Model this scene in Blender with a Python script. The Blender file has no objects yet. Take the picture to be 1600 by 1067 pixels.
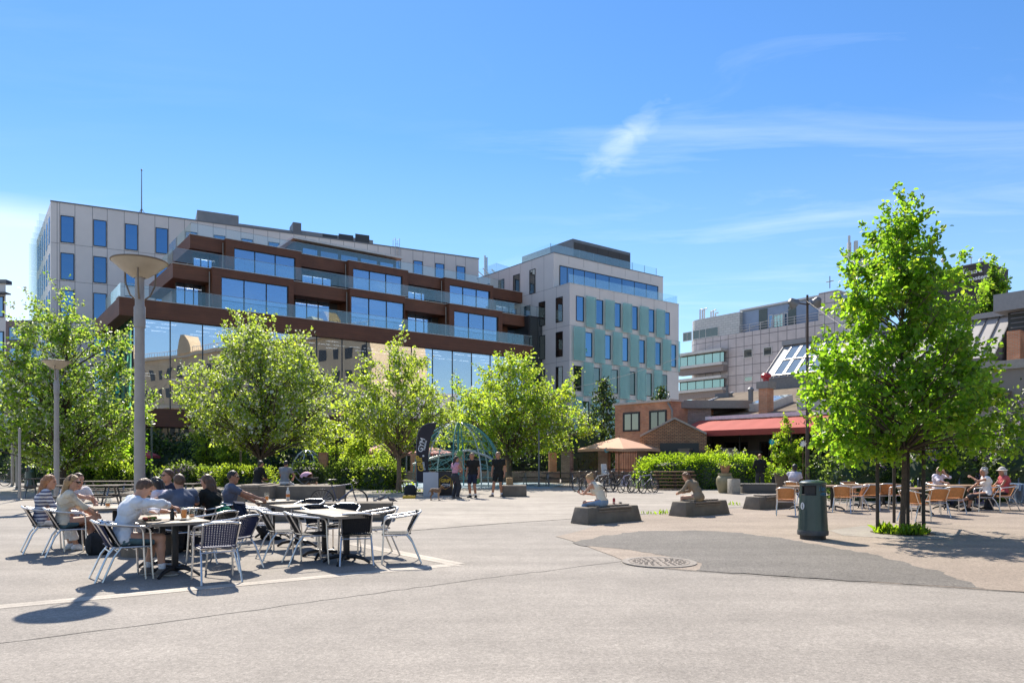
import bpy, bmesh, math, random
import numpy as np
from mathutils import Vector, Matrix, noise as mnoise
R = math.radians
SC = bpy.context.scene
COL = SC.collection
# ------------------------------------------------------------------ camera
F, H, HZ = 1131.0, 1.6, 715.0          # focal length in photo pixels, eye height, horizon row
cam_d = bpy.data.cameras.new('camera'); cam = bpy.data.objects.new('camera', cam_d); COL.objects.link(cam)
cam.location = (0, 0, H); cam.rotation_euler = (R(90), 0, 0)
cam_d.sensor_width = 36; cam_d.lens = 36 * F / 1600; cam_d.shift_y = (HZ - 533.5) / 1600
cam_d.clip_start = 0.1; cam_d.clip_end = 3000
SC.camera = cam
def gp(px, py, z=0.0):
    Y = (H - z) * F / (py - HZ)
    return Vector(((px - 800) * Y / F, Y, z))
def at(px, py, Y):
    return Vector(((px - 800) * Y / F, Y, H + (HZ - py) * Y / F))
# ------------------------------------------------------------------ light
SUN_AZ = math.atan2(-0.32, 0.95); SUN_EL = R(46)
sd = Vector((math.sin(SUN_AZ) * math.cos(SUN_EL), math.cos(SUN_AZ) * math.cos(SUN_EL), math.sin(SUN_EL)))
sl = bpy.data.lights.new('sun', 'SUN'); sl.energy = 4.6; sl.angle = R(0.5); sl.color = (1, 0.92, 0.80)
so = bpy.data.objects.new('sun', sl); COL.objects.link(so); so.rotation_euler = (-sd).to_track_quat('-Z', 'Y').to_euler()
W = bpy.data.worlds.new('World'); SC.world = W; W.use_nodes = True
SC.view_settings.view_transform = 'Standard'; SC.view_settings.look = 'None'
SC.view_settings.gamma = 1; SC.view_settings.exposure = 0.92
SC.render.engine = 'CYCLES'
try:
    SC.cycles.max_bounces = 7; SC.cycles.transparent_max_bounces = 12
    SC.cycles.sample_clamp_indirect = 6; SC.cycles.caustics_reflective = False; SC.cycles.caustics_refractive = False
except Exception: pass
def build_world():
    nt = W.node_tree; N = nt.nodes; L = nt.links; N.clear()
    out = N.new('ShaderNodeOutputWorld'); bg = N.new('ShaderNodeBackground'); bg.inputs[1].default_value = 0.105
    sky = N.new('ShaderNodeTexSky'); sky.sky_type = 'NISHITA'; sky.sun_disc = False
    sky.sun_elevation = SUN_EL; sky.sun_rotation = SUN_AZ
    sky.air_density = 1.3; sky.dust_density = 0.05; sky.ozone_density = 3.0; sky.altitude = 0
    tc = N.new('ShaderNodeTexCoord')
    def math_(op, a, b=None, c=None):
        m = N.new('ShaderNodeMath'); m.operation = op
        for i, v in enumerate((a, b, c)):
            if v is None: continue
            if isinstance(v, (int, float)): m.inputs[i].default_value = v
            else: L.new(v, m.inputs[i])
        return m.outputs[0]
    sep = N.new('ShaderNodeSeparateXYZ'); L.new(tc.outputs['Generated'], sep.inputs[0])
    # saturate the physical sky a little towards azure
    hs = N.new('ShaderNodeHueSaturation'); hs.inputs['Saturation'].default_value = 1.12; hs.inputs['Value'].default_value = 1.0
    L.new(sky.outputs[0], hs.inputs['Color'])
    tint = N.new('ShaderNodeMix'); tint.data_type = 'RGBA'; tint.blend_type = 'MULTIPLY'; tint.inputs[0].default_value = 1
    L.new(hs.outputs[0], tint.inputs[6]); tint.inputs[7].default_value = (0.48, 0.64, 0.82, 1)
    nrm = N.new('ShaderNodeVectorMath'); nrm.operation = 'NORMALIZE'; L.new(tc.outputs['Generated'], nrm.inputs[0])
    # cirrus: project the direction on a high plane, stretched noise
    zc = math_('MAXIMUM', sep.outputs[2], 0.03)
    u = math_('DIVIDE', sep.outputs[0], zc); v = math_('DIVIDE', sep.outputs[1], zc)
    cmb = N.new('ShaderNodeCombineXYZ'); L.new(u, cmb.inputs[0]); L.new(v, cmb.inputs[1])
    mp = N.new('ShaderNodeMapping'); mp.inputs['Scale'].default_value = (0.55, 1.5, 1); mp.inputs['Rotation'].default_value = (0, 0, R(-14)); mp.inputs['Location'].default_value = (3.1, 1.7, 0)
    L.new(cmb.outputs[0], mp.inputs[0])
    n1 = N.new('ShaderNodeTexNoise'); n1.inputs['Scale'].default_value = 1.15; n1.inputs['Detail'].default_value = 9; n1.inputs['Roughness'].default_value = 0.62; n1.inputs['Distortion'].default_value = 0.9
    L.new(mp.outputs[0], n1.inputs['Vector'])
    n2 = N.new('ShaderNodeTexNoise'); n2.inputs['Scale'].default_value = 0.32; n2.inputs['Detail'].default_value = 3
    L.new(cmb.outputs[0], n2.inputs['Vector'])
    r1 = N.new('ShaderNodeMapRange'); r1.inputs[1].default_value = 0.50; r1.inputs[2].default_value = 0.80; L.new(n1.outputs[0], r1.inputs[0])
    r2 = N.new('ShaderNodeMapRange'); r2.inputs[1].default_value = 0.42; r2.inputs[2].default_value = 0.68; L.new(n2.outputs[0], r2.inputs[0])
    cl = math_('MULTIPLY', r1.outputs[0], r2.outputs[0])
    # cloud bank low on the left, and a bright wisp over the right block
    def blob(d, rad, soft):
        d = Vector(d).normalized()
        dp = N.new('ShaderNodeVectorMath'); dp.operation = 'DISTANCE'; L.new(nrm.outputs[0], dp.inputs[0]); dp.inputs[1].default_value = d
        m = N.new('ShaderNodeMapRange'); m.inputs[1].default_value = rad + soft; m.inputs[2].default_value = rad; L.new(dp.outputs[1], m.inputs[0])
        return m.outputs[0]
    ys = math_('MAXIMUM', sep.outputs[1], 0.05); gx = math_('SUBTRACT', math_('DIVIDE', sep.outputs[0], ys), 0.155); gz = math_('SUBTRACT', math_('DIVIDE', sep.outputs[2], ys), 0.437)
    p1 = math_('DIVIDE', math_('ADD', math_('MULTIPLY', gx, .74), math_('MULTIPLY', gz, .67)), 0.055); p2 = math_('DIVIDE', math_('SUBTRACT', math_('MULTIPLY', gz, .74), math_('MULTIPLY', gx, .67)), 0.016)
    mw = N.new('ShaderNodeMapping'); mw.inputs['Scale'].default_value = (26, 10, 60); mw.inputs['Rotation'].default_value = (0, R(-40), 0); L.new(nrm.outputs[0], mw.inputs[0])
    nw = N.new('ShaderNodeTexNoise'); nw.inputs['Scale'].default_value = 1.0; nw.inputs['Detail'].default_value = 6; nw.inputs['Distortion'].default_value = 1.2; L.new(mw.outputs[0], nw.inputs['Vector'])
    dw = math_('ADD', math_('SQRT', math_('ADD', math_('MULTIPLY', p1, p1), math_('MULTIPLY', p2, p2))), math_('MULTIPLY', math_('SUBTRACT', nw.outputs[0], 0.5), 2.2))
    mwr = N.new('ShaderNodeMapRange'); mwr.inputs[1].default_value = 1.5; mwr.inputs[2].default_value = -0.1; L.new(dw, mwr.inputs[0]); wisp = math_('MULTIPLY', mwr.outputs[0], 0.25)
    right = math_('MULTIPLY', blob((0.42, 1, 0.5), 0.10, 0.35), math_('MULTIPLY', r1.outputs[0], 0.15))
    n3 = N.new('ShaderNodeTexNoise'); n3.inputs['Scale'].default_value = 5.0; n3.inputs['Detail'].default_value = 4; L.new(nrm.outputs[0], n3.inputs['Vector'])
    edge = math_('ADD', sep.outputs[2], math_('MULTIPLY', math_('SUBTRACT', n3.outputs[0], 0.5), 0.02))
    bank = N.new('ShaderNodeMapRange'); bank.inputs[1].default_value = 0.29; bank.inputs[2].default_value = 0.262; L.new(edge, bank.inputs[0])
    side = N.new('ShaderNodeMapRange'); side.inputs[1].default_value = -0.40; side.inputs[2].default_value = -0.66; L.new(math_('DIVIDE', sep.outputs[0], math_('MAXIMUM', sep.outputs[1], 0.05)), side.inputs[0])
    bk = math_('MULTIPLY', math_('MULTIPLY', bank.outputs[0], side.outputs[0]), 0.38)
    fill_veil = N.new('ShaderNodeMapRange'); fill_veil.inputs[1].default_value = 0.66; fill_veil.inputs[2].default_value = 0.92; fill_veil.inputs[4].default_value = 0.22; L.new(sep.outputs[2], fill_veil.inputs[0])   # unseen white veil overhead, added for neutral fill light
    bk = math_('ADD', bk, math_('MULTIPLY', fill_veil.outputs[0], math_('ADD', n2.outputs[0], 0.4)))
    hz = N.new('ShaderNodeMapRange'); hz.inputs[1].default_value = 0.40; hz.inputs[2].default_value = 0.10; hz.inputs[4].default_value = 0.15; L.new(sep.outputs[2], hz.inputs[0])   # paler air low down
    bk = math_('ADD', bk, hz.outputs[0])
    tot = math_('MINIMUM', math_('ADD', math_('ADD', math_('MULTIPLY', cl, 0.22), wisp), math_('ADD', bk, right)), 0.9)
    mixc = N.new('ShaderNodeMix'); mixc.data_type = 'RGBA'; L.new(tot, mixc.inputs[0]); L.new(tint.outputs[2], mixc.inputs[6]); mixc.inputs[7].default_value = (7.2, 7.6, 7.8, 1)
    L.new(mixc.outputs[2], bg.inputs[0]); L.new(bg.outputs[0], out.inputs[0])
build_world()
# ------------------------------------------------------------------ materials
MATS = {}
def mat(name, col, rough=0.6, metal=0.0, var=0.12, scale=6.0, bump=0.0, bscale=60.0, spec=0.5, coord='Object', alpha=None, var2=None, trans=0.0, emit=None, coat=0.0):
    if name in MATS: return MATS[name]
    m = bpy.data.materials.new(name); m.use_nodes = True; nt = m.node_tree; N = nt.nodes; L = nt.links
    b = N['Principled BSDF']; b.inputs['Roughness'].default_value = rough; b.inputs['Metallic'].default_value = metal
    b.inputs['Specular IOR Level'].default_value = spec
    if coat: b.inputs['Coat Weight'].default_value = coat
    tc = N.new('ShaderNodeTexCoord')
    n = N.new('ShaderNodeTexNoise'); n.inputs['Scale'].default_value = scale; n.inputs['Detail'].default_value = 5; n.inputs['Roughness'].default_value = 0.62
    L.new(tc.outputs[coord], n.inputs['Vector'])
    r = N.new('ShaderNodeValToRGB'); e = r.color_ramp.elements
    c = Vector(col[:3]); d = Vector(var2[:3]) if var2 else c * (1 + var)
    e[0].position = 0.28; e[1].position = 0.72
    lo = c * (1 - var) if not var2 else c
    e[0].color = (*lo, 1); e[1].color = (*d, 1)
    L.new(n.outputs[0], r.inputs[0]); L.new(r.outputs[0], b.inputs['Base Color'])
    if bump:
        n2 = N.new('ShaderNodeTexNoise'); n2.inputs['Scale'].default_value = bscale; n2.inputs['Detail'].default_value = 4
        L.new(tc.outputs[coord], n2.inputs['Vector'])
        bp = N.new('ShaderNodeBump'); bp.inputs['Strength'].default_value = bump; bp.inputs['Distance'].default_value = 0.02
        L.new(n2.outputs[0], bp.inputs['Height']); L.new(bp.outputs[0], b.inputs['Normal'])
    if trans: b.inputs['Transmission Weight'].default_value = trans
    if emit: b.inputs['Emission Color'].default_value = (*emit[:3], 1); b.inputs['Emission Strength'].default_value = emit[3]
    MATS[name] = m; return m
def glass_mat(name, refl, dark, mirror=0.6, clear=0.0, wav=0.02, wscale=0.35, rough=0.01):
    """coated window glass: part mirror, part see-through or dark"""
    if name in MATS: return MATS[name]
    m = bpy.data.materials.new(name); m.use_nodes = True; nt = m.node_tree; N = nt.nodes; L = nt.links; N.clear()
    out = N.new('ShaderNodeOutputMaterial'); gl = N.new('ShaderNodeBsdfGlossy'); gl.inputs['Color'].default_value = (*refl, 1); gl.inputs['Roughness'].default_value = rough
    if clear: base = N.new('ShaderNodeBsdfTransparent'); base.inputs[0].default_value = (*dark, 1)
    else: base = N.new('ShaderNodeBsdfDiffuse'); base.inputs[0].default_value = (*dark, 1)
    lw = N.new('ShaderNodeLayerWeight'); lw.inputs[0].default_value = 0.35
    mr = N.new('ShaderNodeMapRange'); mr.inputs[3].default_value = mirror; mr.inputs[4].default_value = min(1, mirror + 0.4); L.new(lw.outputs[1], mr.inputs[0])
    oi = N.new('ShaderNodeObjectInfo'); ov = N.new('ShaderNodeMapRange'); ov.inputs[3].default_value = -.09 if mirror > .2 else 0; ov.inputs[4].default_value = .09 if mirror > .2 else 0; L.new(oi.outputs['Random'], ov.inputs[0]); ad = N.new('ShaderNodeMath'); ad.use_clamp = True; L.new(mr.outputs[0], ad.inputs[0]); L.new(ov.outputs[0], ad.inputs[1])
    mx = N.new('ShaderNodeMixShader'); L.new(ad.outputs[0], mx.inputs[0]); L.new(base.outputs[0], mx.inputs[1]); L.new(gl.outputs[0], mx.inputs[2]); L.new(mx.outputs[0], out.inputs[0])
    if wav:
        tc = N.new('ShaderNodeTexCoord'); n = N.new('ShaderNodeTexNoise'); n.inputs['Scale'].default_value = wscale; n.inputs['Detail'].default_value = 1
        L.new(tc.outputs['Object'], n.inputs['Vector']); bp = N.new('ShaderNodeBump'); bp.inputs['Strength'].default_value = wav; bp.inputs['Distance'].default_value = 1.0
        L.new(n.outputs[0], bp.inputs['Height']); L.new(bp.outputs[0], gl.inputs['Normal'])
    MATS[name] = m; return m
def tile_mat(name, c1, c2, mortar, bw, bh, msize, rough=0.7, frame=None, offset=0.5, bump=0.3, noise=0.15, mortar_smooth=0.1, spec=0.5):
    """brick/tile/panel joints laid in metres along the wall (frame=(dir2d)) ; UV = (along, height)"""
    if name in MATS: return MATS[name]
    m = bpy.data.materials.new(name); m.use_nodes = True; nt = m.node_tree; N = nt.nodes; L = nt.links
    b = N['Principled BSDF']; b.inputs['Roughness'].default_value = rough; b.inputs['Specular IOR Level'].default_value = spec
    uv = N.new('ShaderNodeUVMap'); uv.uv_map = 'UVMap'
    br = N.new('ShaderNodeTexBrick'); br.offset = offset; br.inputs['Scale'].default_value = 1
    br.inputs['Color1'].default_value = (*c1, 1); br.inputs['Color2'].default_value = (*c2, 1); br.inputs['Mortar'].default_value = (*mortar, 1)
    br.inputs['Mortar Size'].default_value = msize; br.inputs['Mortar Smooth'].default_value = mortar_smooth
    br.inputs['Brick Width'].default_value = bw; br.inputs['Row Height'].default_value = bh
    L.new(uv.outputs[0], br.inputs['Vector'])
    n = N.new('ShaderNodeTexNoise'); n.inputs['Scale'].default_value = 1.1; n.inputs['Detail'].default_value = 6; L.new(uv.outputs[0], n.inputs['Vector'])
    mr = N.new('ShaderNodeMapRange'); mr.inputs[3].default_value = 1 - noise; mr.inputs[4].default_value = 1 + noise; mr.inputs[1].default_value = .3; mr.inputs[2].default_value = .7; L.new(n.outputs[0], mr.inputs[0])
    mx = N.new('ShaderNodeVectorMath'); mx.operation = 'SCALE'; L.new(br.outputs[0], mx.inputs[0]); L.new(mr.outputs[0], mx.inputs[3])
    L.new(mx.outputs[0], b.inputs['Base Color'])
    if bump:
        bp = N.new('ShaderNodeBump'); bp.inputs['Strength'].default_value = bump; bp.inputs['Distance'].default_value = 0.01; bp.invert = True
        L.new(br.outputs['Fac'], bp.inputs['Height']); L.new(bp.outputs[0], b.inputs['Normal'])
    MATS[name] = m; return m
# ------------------------------------------------------------------ object helpers
def tag(o, label=None, cat=None, group=None, kind=None):
    if label: o['label'] = label
    if cat: o['category'] = cat
    if group: o['group'] = group
    if kind: o['kind'] = kind
    return o
def empty(name, loc=(0, 0, 0), rz=0.0, label=None, cat=None, group=None):
    o = bpy.data.objects.new(name, None); COL.objects.link(o); o.location = loc; o.rotation_euler = (0, 0, rz)
    o.empty_display_size = 0.2
    return tag(o, label, cat, group)
def children(o): return [c for c in COL.objects if c.parent == o]
KIDS = {}
def copy_tree(o, parent=None):
    c = o.copy(); COL.objects.link(c)
    if parent is not None: c.parent = parent; KIDS.setdefault(parent.name, []).append(c)
    for ch in KIDS.get(o.name, []): copy_tree(ch, c)
    return c
def dup(o, loc, rz=0.0, label=None, group=None):
    c = copy_tree(o); c.location = loc; c.rotation_euler = (0, 0, rz)
    if label: c['label'] = label
    if group: c['group'] = group
    return c
class MB:
    def __init__(s): s.v = []; s.f = []; s.m = []; s.uv = []; s.any_uv = False
    def add(s, vs, fs, mi=0, uvs=None):
        o = len(s.v); s.v += [tuple(v) for v in vs]
        for k, f in enumerate(fs):
            s.f.append(tuple(i + o for i in f)); s.m.append(mi)
            s.uv.append(uvs[k] if uvs else None)
        if uvs: s.any_uv = True
        return s
    def frame_box(s, o, ax, ay, az, mi=0, uv=False):
        """o corner, ax, ay, az edge vectors"""
        o, ax, ay, az = Vector(o), Vector(ax), Vector(ay), Vector(az)
        vs = [o, o + ax, o + ax + ay, o + ay, o + az, o + ax + az, o + ax + ay + az, o + ay + az]
        fs = [(3, 2, 1, 0), (4, 5, 6, 7), (0, 1, 5, 4), (1, 2, 6, 5), (2, 3, 7, 6), (3, 0, 4, 7)]
        return s.add(vs, fs, mi)
    def box(s, c, size, rz=0.0, mi=0, rot=None):
        c = Vector(c); M = rot if rot is not None else Matrix.Rotation(rz, 3, 'Z')
        a = M @ Vector((size[0], 0, 0)); b = M @ Vector((0, size[1], 0)); d = M @ Vector((0, 0, size[2]))
        return s.frame_box(c - (a + b + d) / 2, a, b, d, mi)
    def tube(s, pts, r, n=8, mi=0, caps=True, closed=False):
        pts = [Vector(p) for p in pts]; k = len(pts)
        rs = r if isinstance(r, (list, tuple)) else [r] * k
        rings = []; prev = None
        for i, p in enumerate(pts):
            if closed: t = (pts[(i + 1) % k] - pts[i - 1])
            else: t = (pts[min(i + 1, k - 1)] - pts[max(i - 1, 0)])
            t = t.normalized() if t.length > 1e-9 else Vector((0, 0, 1))
            if prev is None:
                a = t.cross(Vector((0, 0, 1)))
                if a.length < 1e-3: a = t.cross(Vector((0, 1, 0)))
            else: a = prev - t * prev.dot(t)
            a.normalize(); b = t.cross(a); prev = a
            rings.append([p + (a * math.cos(2 * math.pi * j / n) + b * math.sin(2 * math.pi * j / n)) * rs[i] for j in range(n)])
        vs = [v for ring in rings for v in ring]; fs = []
        for i in range(k if closed else k - 1):
            i2 = (i + 1) % k
            for j in range(n):
                j2 = (j + 1) % n; fs.append((i * n + j, i * n + j2, i2 * n + j2, i2 * n + j))
        if caps and not closed:
            fs.append(tuple(range(n - 1, -1, -1))); fs.append(tuple((k - 1) * n + j for j in range(n)))
        return s.add(vs, fs, mi)
    def lathe(s, prof, n=24, c=(0, 0, 0), mi=0, caps=True):
        vs = []; fs = []; c = Vector(c)
        for (r, z) in prof:
            for j in range(n): a = 2 * math.pi * j / n; vs.append(c + Vector((r * math.cos(a), r * math.sin(a), z)))
        for i in range(len(prof) - 1):
            for j in range(n):
                j2 = (j + 1) % n; fs.append((i * n + j, i * n + j2, (i + 1) * n + j2, (i + 1) * n + j))
        if caps:
            fs.append(tuple(range(n - 1, -1, -1))); k = len(prof) - 1; fs.append(tuple(k * n + j for j in range(n)))
        return s.add(vs, fs, mi)
    def ell(s, c, r, n=12, m=8, mi=0, rot=None):
        c = Vector(c); vs = []; fs = []
        for i in range(m + 1):
            th = math.pi * i / m
            for j in range(n):
                a = 2 * math.pi * j / n
                p = Vector((r[0] * math.sin(th) * math.cos(a), r[1] * math.sin(th) * math.sin(a), -r[2] * math.cos(th)))
                vs.append(c + (rot @ p if rot is not None else p))
        for i in range(m):
            for j in range(n):
                j2 = (j + 1) % n; fs.append((i * n + j, i * n + j2, (i + 1) * n + j2, (i + 1) * n + j))
        return s.add(vs, fs, mi)
    def prism(s, poly, dvec, mi=0):
        """3D polygon extruded by dvec"""
        n = len(poly); p = [Vector(q) for q in poly]; d = Vector(dvec)
        vs = p + [q + d for q in p]
        fs = [tuple(range(n - 1, -1, -1)), tuple(range(n, 2 * n))] + [(i, (i + 1) % n, n + (i + 1) % n, n + i) for i in range(n)]
        return s.add(vs, fs, mi)
    def build(s, name, mats, parent=None, world=False, smooth=True, angle=35, bevel=0.0, label=None, seg=2):
        me = bpy.data.meshes.new(name)
        me.from_pydata(s.v, [], s.f)
        for m in (mats if isinstance(mats, (list, tuple)) else [mats]): me.materials.append(m)
        me.polygons.foreach_set('material_index', s.m)
        if bevel:
            bm = bmesh.new(); bm.from_mesh(me); bmesh.ops.remove_doubles(bm, verts=bm.verts, dist=1e-5)
            bmesh.ops.recalc_face_normals(bm, faces=bm.faces)
            es = [e for e in bm.edges if len(e.link_faces) == 2 and e.calc_face_angle(0) > R(25)]
            bmesh.ops.bevel(bm, geom=es, offset=bevel, segments=seg, affect='EDGES', profile=0.5); bm.to_mesh(me); bm.free()
        elif not s.any_uv:
            bm = bmesh.new(); bm.from_mesh(me); bmesh.ops.recalc_face_normals(bm, faces=bm.faces); bm.to_mesh(me); bm.free()
        if s.any_uv and not bevel:
            ul = me.uv_layers.new(name='UVMap'); k = 0
            for fi, f in enumerate(s.f):
                u = s.uv[fi]
                for j in range(len(f)):
                    if u: ul.data[k].uv = u[j]
                    k += 1
        if smooth:
            me.polygons.foreach_set('use_smooth', [True] * len(me.polygons)); me.set_sharp_from_angle(angle=R(angle))
        me.update()
        o = bpy.data.objects.new(name, me); COL.objects.link(o)
        if parent is not None:
            o.parent = parent; KIDS.setdefault(parent.name, []).append(o)
            if world: o.location = -abs_loc(parent)
        if label: o['label'] = label
        return o
def abs_loc(o):
    l = Vector(o.location)
    while o.parent: o = o.parent; l = l + Vector(o.location)
    return l
UX = Vector((0.794, 0.607, 0)).normalized(); VX = Vector((-UX.y, UX.x, 0)); ZZ = Vector((0, 0, 1))
class Facade:
    """vertical plane through p0 along d; out = outward normal. Coordinates: t along, z up, o outward."""
    def __init__(s, p0, d, flip=False):
        s.p = Vector((p0[0], p0[1], 0)); s.d = Vector((d[0], d[1], 0)).normalized()
        s.n = Vector((s.d.y, -s.d.x, 0)) * (-1 if flip else 1)
    def shift(s, o, t=0.0):
        q = Facade(s.p + s.n * o + s.d * t, s.d); q.n = s.n; return q
    def t(s, px):
        k = (px - 800) / F; return (k * s.p.y - s.p.x) / (s.d.x - k * s.d.y)
    def z(s, px, py):
        t = s.t(px); Y = s.p.y + t * s.d.y; return H + (HZ - py) * Y / F
    def P(s, t, z, o=0.0): return s.p + s.d * t + s.n * o + ZZ * z
    def box(s, mb, t0, t1, z0, z1, o0, o1, mi=0):
        mb.frame_box(s.P(t0, z0, o0), s.d * (t1 - t0), s.n * (o1 - o0), ZZ * (z1 - z0), mi); return mb
    def uvbox(s, mb, t0, t1, z0, z1, o0, o1, mi=0):
        """box whose faces carry metre UVs"""
        v = [s.P(t0, z0, o0), s.P(t1, z0, o0), s.P(t1, z0, o1), s.P(t0, z0, o1), s.P(t0, z1, o0), s.P(t1, z1, o0), s.P(t1, z1, o1), s.P(t0, z1, o1)]
        fs = [(3, 2, 6, 7), (0, 1, 5, 4), (1, 2, 6, 5), (3, 0, 4, 7), (4, 5, 6, 7), (0, 1, 2, 3)]
        us = [[(t0, z0), (t1, z0), (t1, z1), (t0, z1)], [(t0, z0), (t1, z0), (t1, z1), (t0, z1)], [(o0, z0), (o1, z0), (o1, z1), (o0, z1)],
              [(o1, z0), (o0, z0), (o0, z1), (o1, z1)], [(t0, o0), (t1, o0), (t1, o1), (t0, o1)], [(t0, o0), (t1, o0), (t1, o1), (t0, o1)]]
        mb.add(v, fs, mi, us); return mb
    def quad(s, mb, t0, t1, z0, z1, o, mi=0):
        mb.add([s.P(t0, z0, o), s.P(t1, z0, o), s.P(t1, z1, o), s.P(t0, z1, o)], [(0, 1, 2, 3)], mi); return mb
def window_part(fc, root, t0, t1, z0, z1, o, glass, frame_m, fw=0.06, depth=0.10, mull=(), trans=(), sill=None, name='window'):
    """framed window: glass pane object with child frame; o = outward position of the wall face"""
    g = MB(); fc.box(g, t0 + fw * .5, t1 - fw * .5, z0 + fw * .5, z1 - fw * .5, o + 0.005, o + 0.025)
    w = g.build(name, glass, root, world=True)
    f = MB(); d0, d1 = o + 0.0, o + depth
    fc.box(f, t0, t0 + fw, z0, z1, d0, d1); fc.box(f, t1 - fw, t1, z0, z1, d0, d1)
    fc.box(f, t0 + fw, t1 - fw, z0, z0 + fw, d0, d1); fc.box(f, t0 + fw, t1 - fw, z1 - fw, z1, d0, d1)
    for mt in mull: fc.box(f, mt - fw * .4, mt + fw * .4, z0 + fw, z1 - fw, d0, d1 - 0.015)
    for mz in trans: fc.box(f, t0 + fw, t1 - fw, mz - fw * .4, mz + fw * .4, d0, d1 - 0.03)
    f.build('frame', frame_m, w, world=True)
    return w
# ------------------------------------------------------------------ ground
def asphalt(name, c, speck=0.35, stain=0.12, bump=0.25):
    m = bpy.data.materials.new(name); m.use_nodes = True; nt = m.node_tree; N = nt.nodes; L = nt.links
    b = N['Principled BSDF']; b.inputs['Roughness'].default_value = 0.88; b.inputs['Specular IOR Level'].default_value = 0.3
    tc = N.new('ShaderNodeTexCoord'); co = tc.outputs['Object']
    def noise(sc, det=3, rough=0.6):
        n = N.new('ShaderNodeTexNoise'); n.inputs['Scale'].default_value = sc; n.inputs['Detail'].default_value = det; n.inputs['Roughness'].default_value = rough
        L.new(co, n.inputs['Vector']); return n.outputs[0]
    def rng(v, a, b2, lo, hi):
        r = N.new('ShaderNodeMapRange'); r.inputs[1].default_value = a; r.inputs[2].default_value = b2; r.inputs[3].default_value = lo; r.inputs[4].default_value = hi
        L.new(v, r.inputs[0]); return r.outputs[0]
    def mul(a, b2):
        x = N.new('ShaderNodeMath'); x.operation = 'MULTIPLY'; L.new(a, x.inputs[0]); L.new(b2, x.inputs[1]); return x.outputs[0]
    fine = noise(75, 2, 0.8)
    vo = N.new('ShaderNodeTexVoronoi'); vo.inputs['Scale'].default_value = 42; L.new(co, vo.inputs['Vector'])
    chips = rng(vo.outputs['Color'], 0.0, 1.0, 1 - speck * 0.5, 1 + speck * 0.5)
    f = mul(rng(fine, .25, .75, 1 - speck, 1 + speck), chips)
    f = mul(f, rng(noise(0.35, 6, 0.65), .3, .7, 1 - stain, 1 + stain * .8))
    f = mul(f, rng(noise(2.7, 5, 0.7), .3, .7, 1 - stain * .7, 1 + stain * .5))
    f = mul(f, rng(noise(24, 2, 0.7), .3, .7, 1 - speck * .38, 1 + speck * .38)); f = mul(f, rng(noise(0.9, 3, 0.75), .35, .65, .94, 1.04))
    # oily drips, gum spots
    v2 = N.new('ShaderNodeTexVoronoi'); v2.inputs['Scale'].default_value = 2.1; v2.inputs['Randomness'].default_value = 1; L.new(co, v2.inputs['Vector'])
    f = mul(f, rng(v2.outputs['Distance'], 0.02, 0.045, 0.66, 1.0))
    v3 = N.new('ShaderNodeTexVoronoi'); v3.inputs['Scale'].default_value = 1.5; L.new(co, v3.inputs['Vector'])
    f = mul(f, rng(v3.outputs['Distance'], 0.012, 0.03, 1.5, 1.0))
    # faint long wheel streaks
    mp = N.new('ShaderNodeMapping'); mp.inputs['Scale'].default_value = (0.12, 1.3, 1); mp.inputs['Rotation'].default_value = (0, 0, R(-22)); L.new(co, mp.inputs[0])
    ns = N.new('ShaderNodeTexNoise'); ns.inputs['Scale'].default_value = 1.0; ns.inputs['Detail'].default_value = 4; L.new(mp.outputs[0], ns.inputs['Vector'])
    f = mul(f, rng(ns.outputs[0], .35, .65, 0.89, 1.06))
    sc = N.new('ShaderNodeVectorMath'); sc.operation = 'SCALE'; sc.inputs[0].default_value = c; L.new(f, sc.inputs[3]); L.new(sc.outputs[0], b.inputs['Base Color'])
    bp = N.new('ShaderNodeBump'); bp.inputs['Strength'].default_value = bump; bp.inputs['Distance'].default_value = 0.012; L.new(fine, bp.inputs['Height']); L.new(bp.outputs[0], b.inputs['Normal'])
    MATS[name] = m; return m
M_ASPH = asphalt('worn_asphalt', (0.278, 0.250, 0.220))
M_TAN = asphalt('tan_asphalt', (0.300, 0.245, 0.198))
M_PATCH = asphalt('new_asphalt', (0.160, 0.146, 0.130), speck=0.5)
M_PALE = asphalt('pale_paving', (0.325, 0.29, 0.25), speck=0.2, stain=0.16, bump=0.1)
M_STRIP = asphalt('stone_strip', (0.48, 0.43, 0.37), speck=0.2, stain=0.15, bump=0.1)
M_JNT = mat('strip_joint_dirt', (0.20, 0.175, 0.15), 0.95, var=0.3)
M_CRACK = mat('crack', (0.085, 0.075, 0.066), 0.95, var=0.3)
def sheet(name, pts, z, m, kind='structure'):
    b = MB(); b.add([(p[0], p[1], z) for p in pts], [tuple(range(len(pts)))])
    o = b.build(name, m, smooth=False); return tag(o, kind=kind)
def wob(pxs, z=0.0, seed=1, amp=0.03, step=0.5):
    """ground polygon from photo points with slightly irregular edges"""
    rnd = random.Random(seed); P = [gp(*p) for p in pxs]; out = []
    for i, p in enumerate(P):
        q = P[(i + 1) % len(P)]; n = max(1, int((q - p).length / step))
        for k in range(n):
            s = p.lerp(q, k / n); out.append((s.x + rnd.uniform(-amp, amp), s.y + rnd.uniform(-amp, amp)))
    return out
sheet('ground', [(-1500, -1500), (1500, -1500), (1500, 1500), (-1500, 1500)], 0.0, M_ASPH)
sheet('plaza_paving', wob([(520, 836), (640, 829), (780, 818), (1000, 803), (1165, 791), (1270, 785), (1600, 783), (1700, 748), (700, 742), (-200, 742), (-200, 800), (250, 790), (420, 800)], seed=3), 0.004, M_PALE)
sheet('pavement', wob([(905, 848), (870, 838), (1000, 805), (1165, 793), (1270, 787), (1700, 785), (2100, 820), (2300, 971), (1600, 925), (1036, 888), (976, 876)], seed=4), 0.007, M_TAN)
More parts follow.
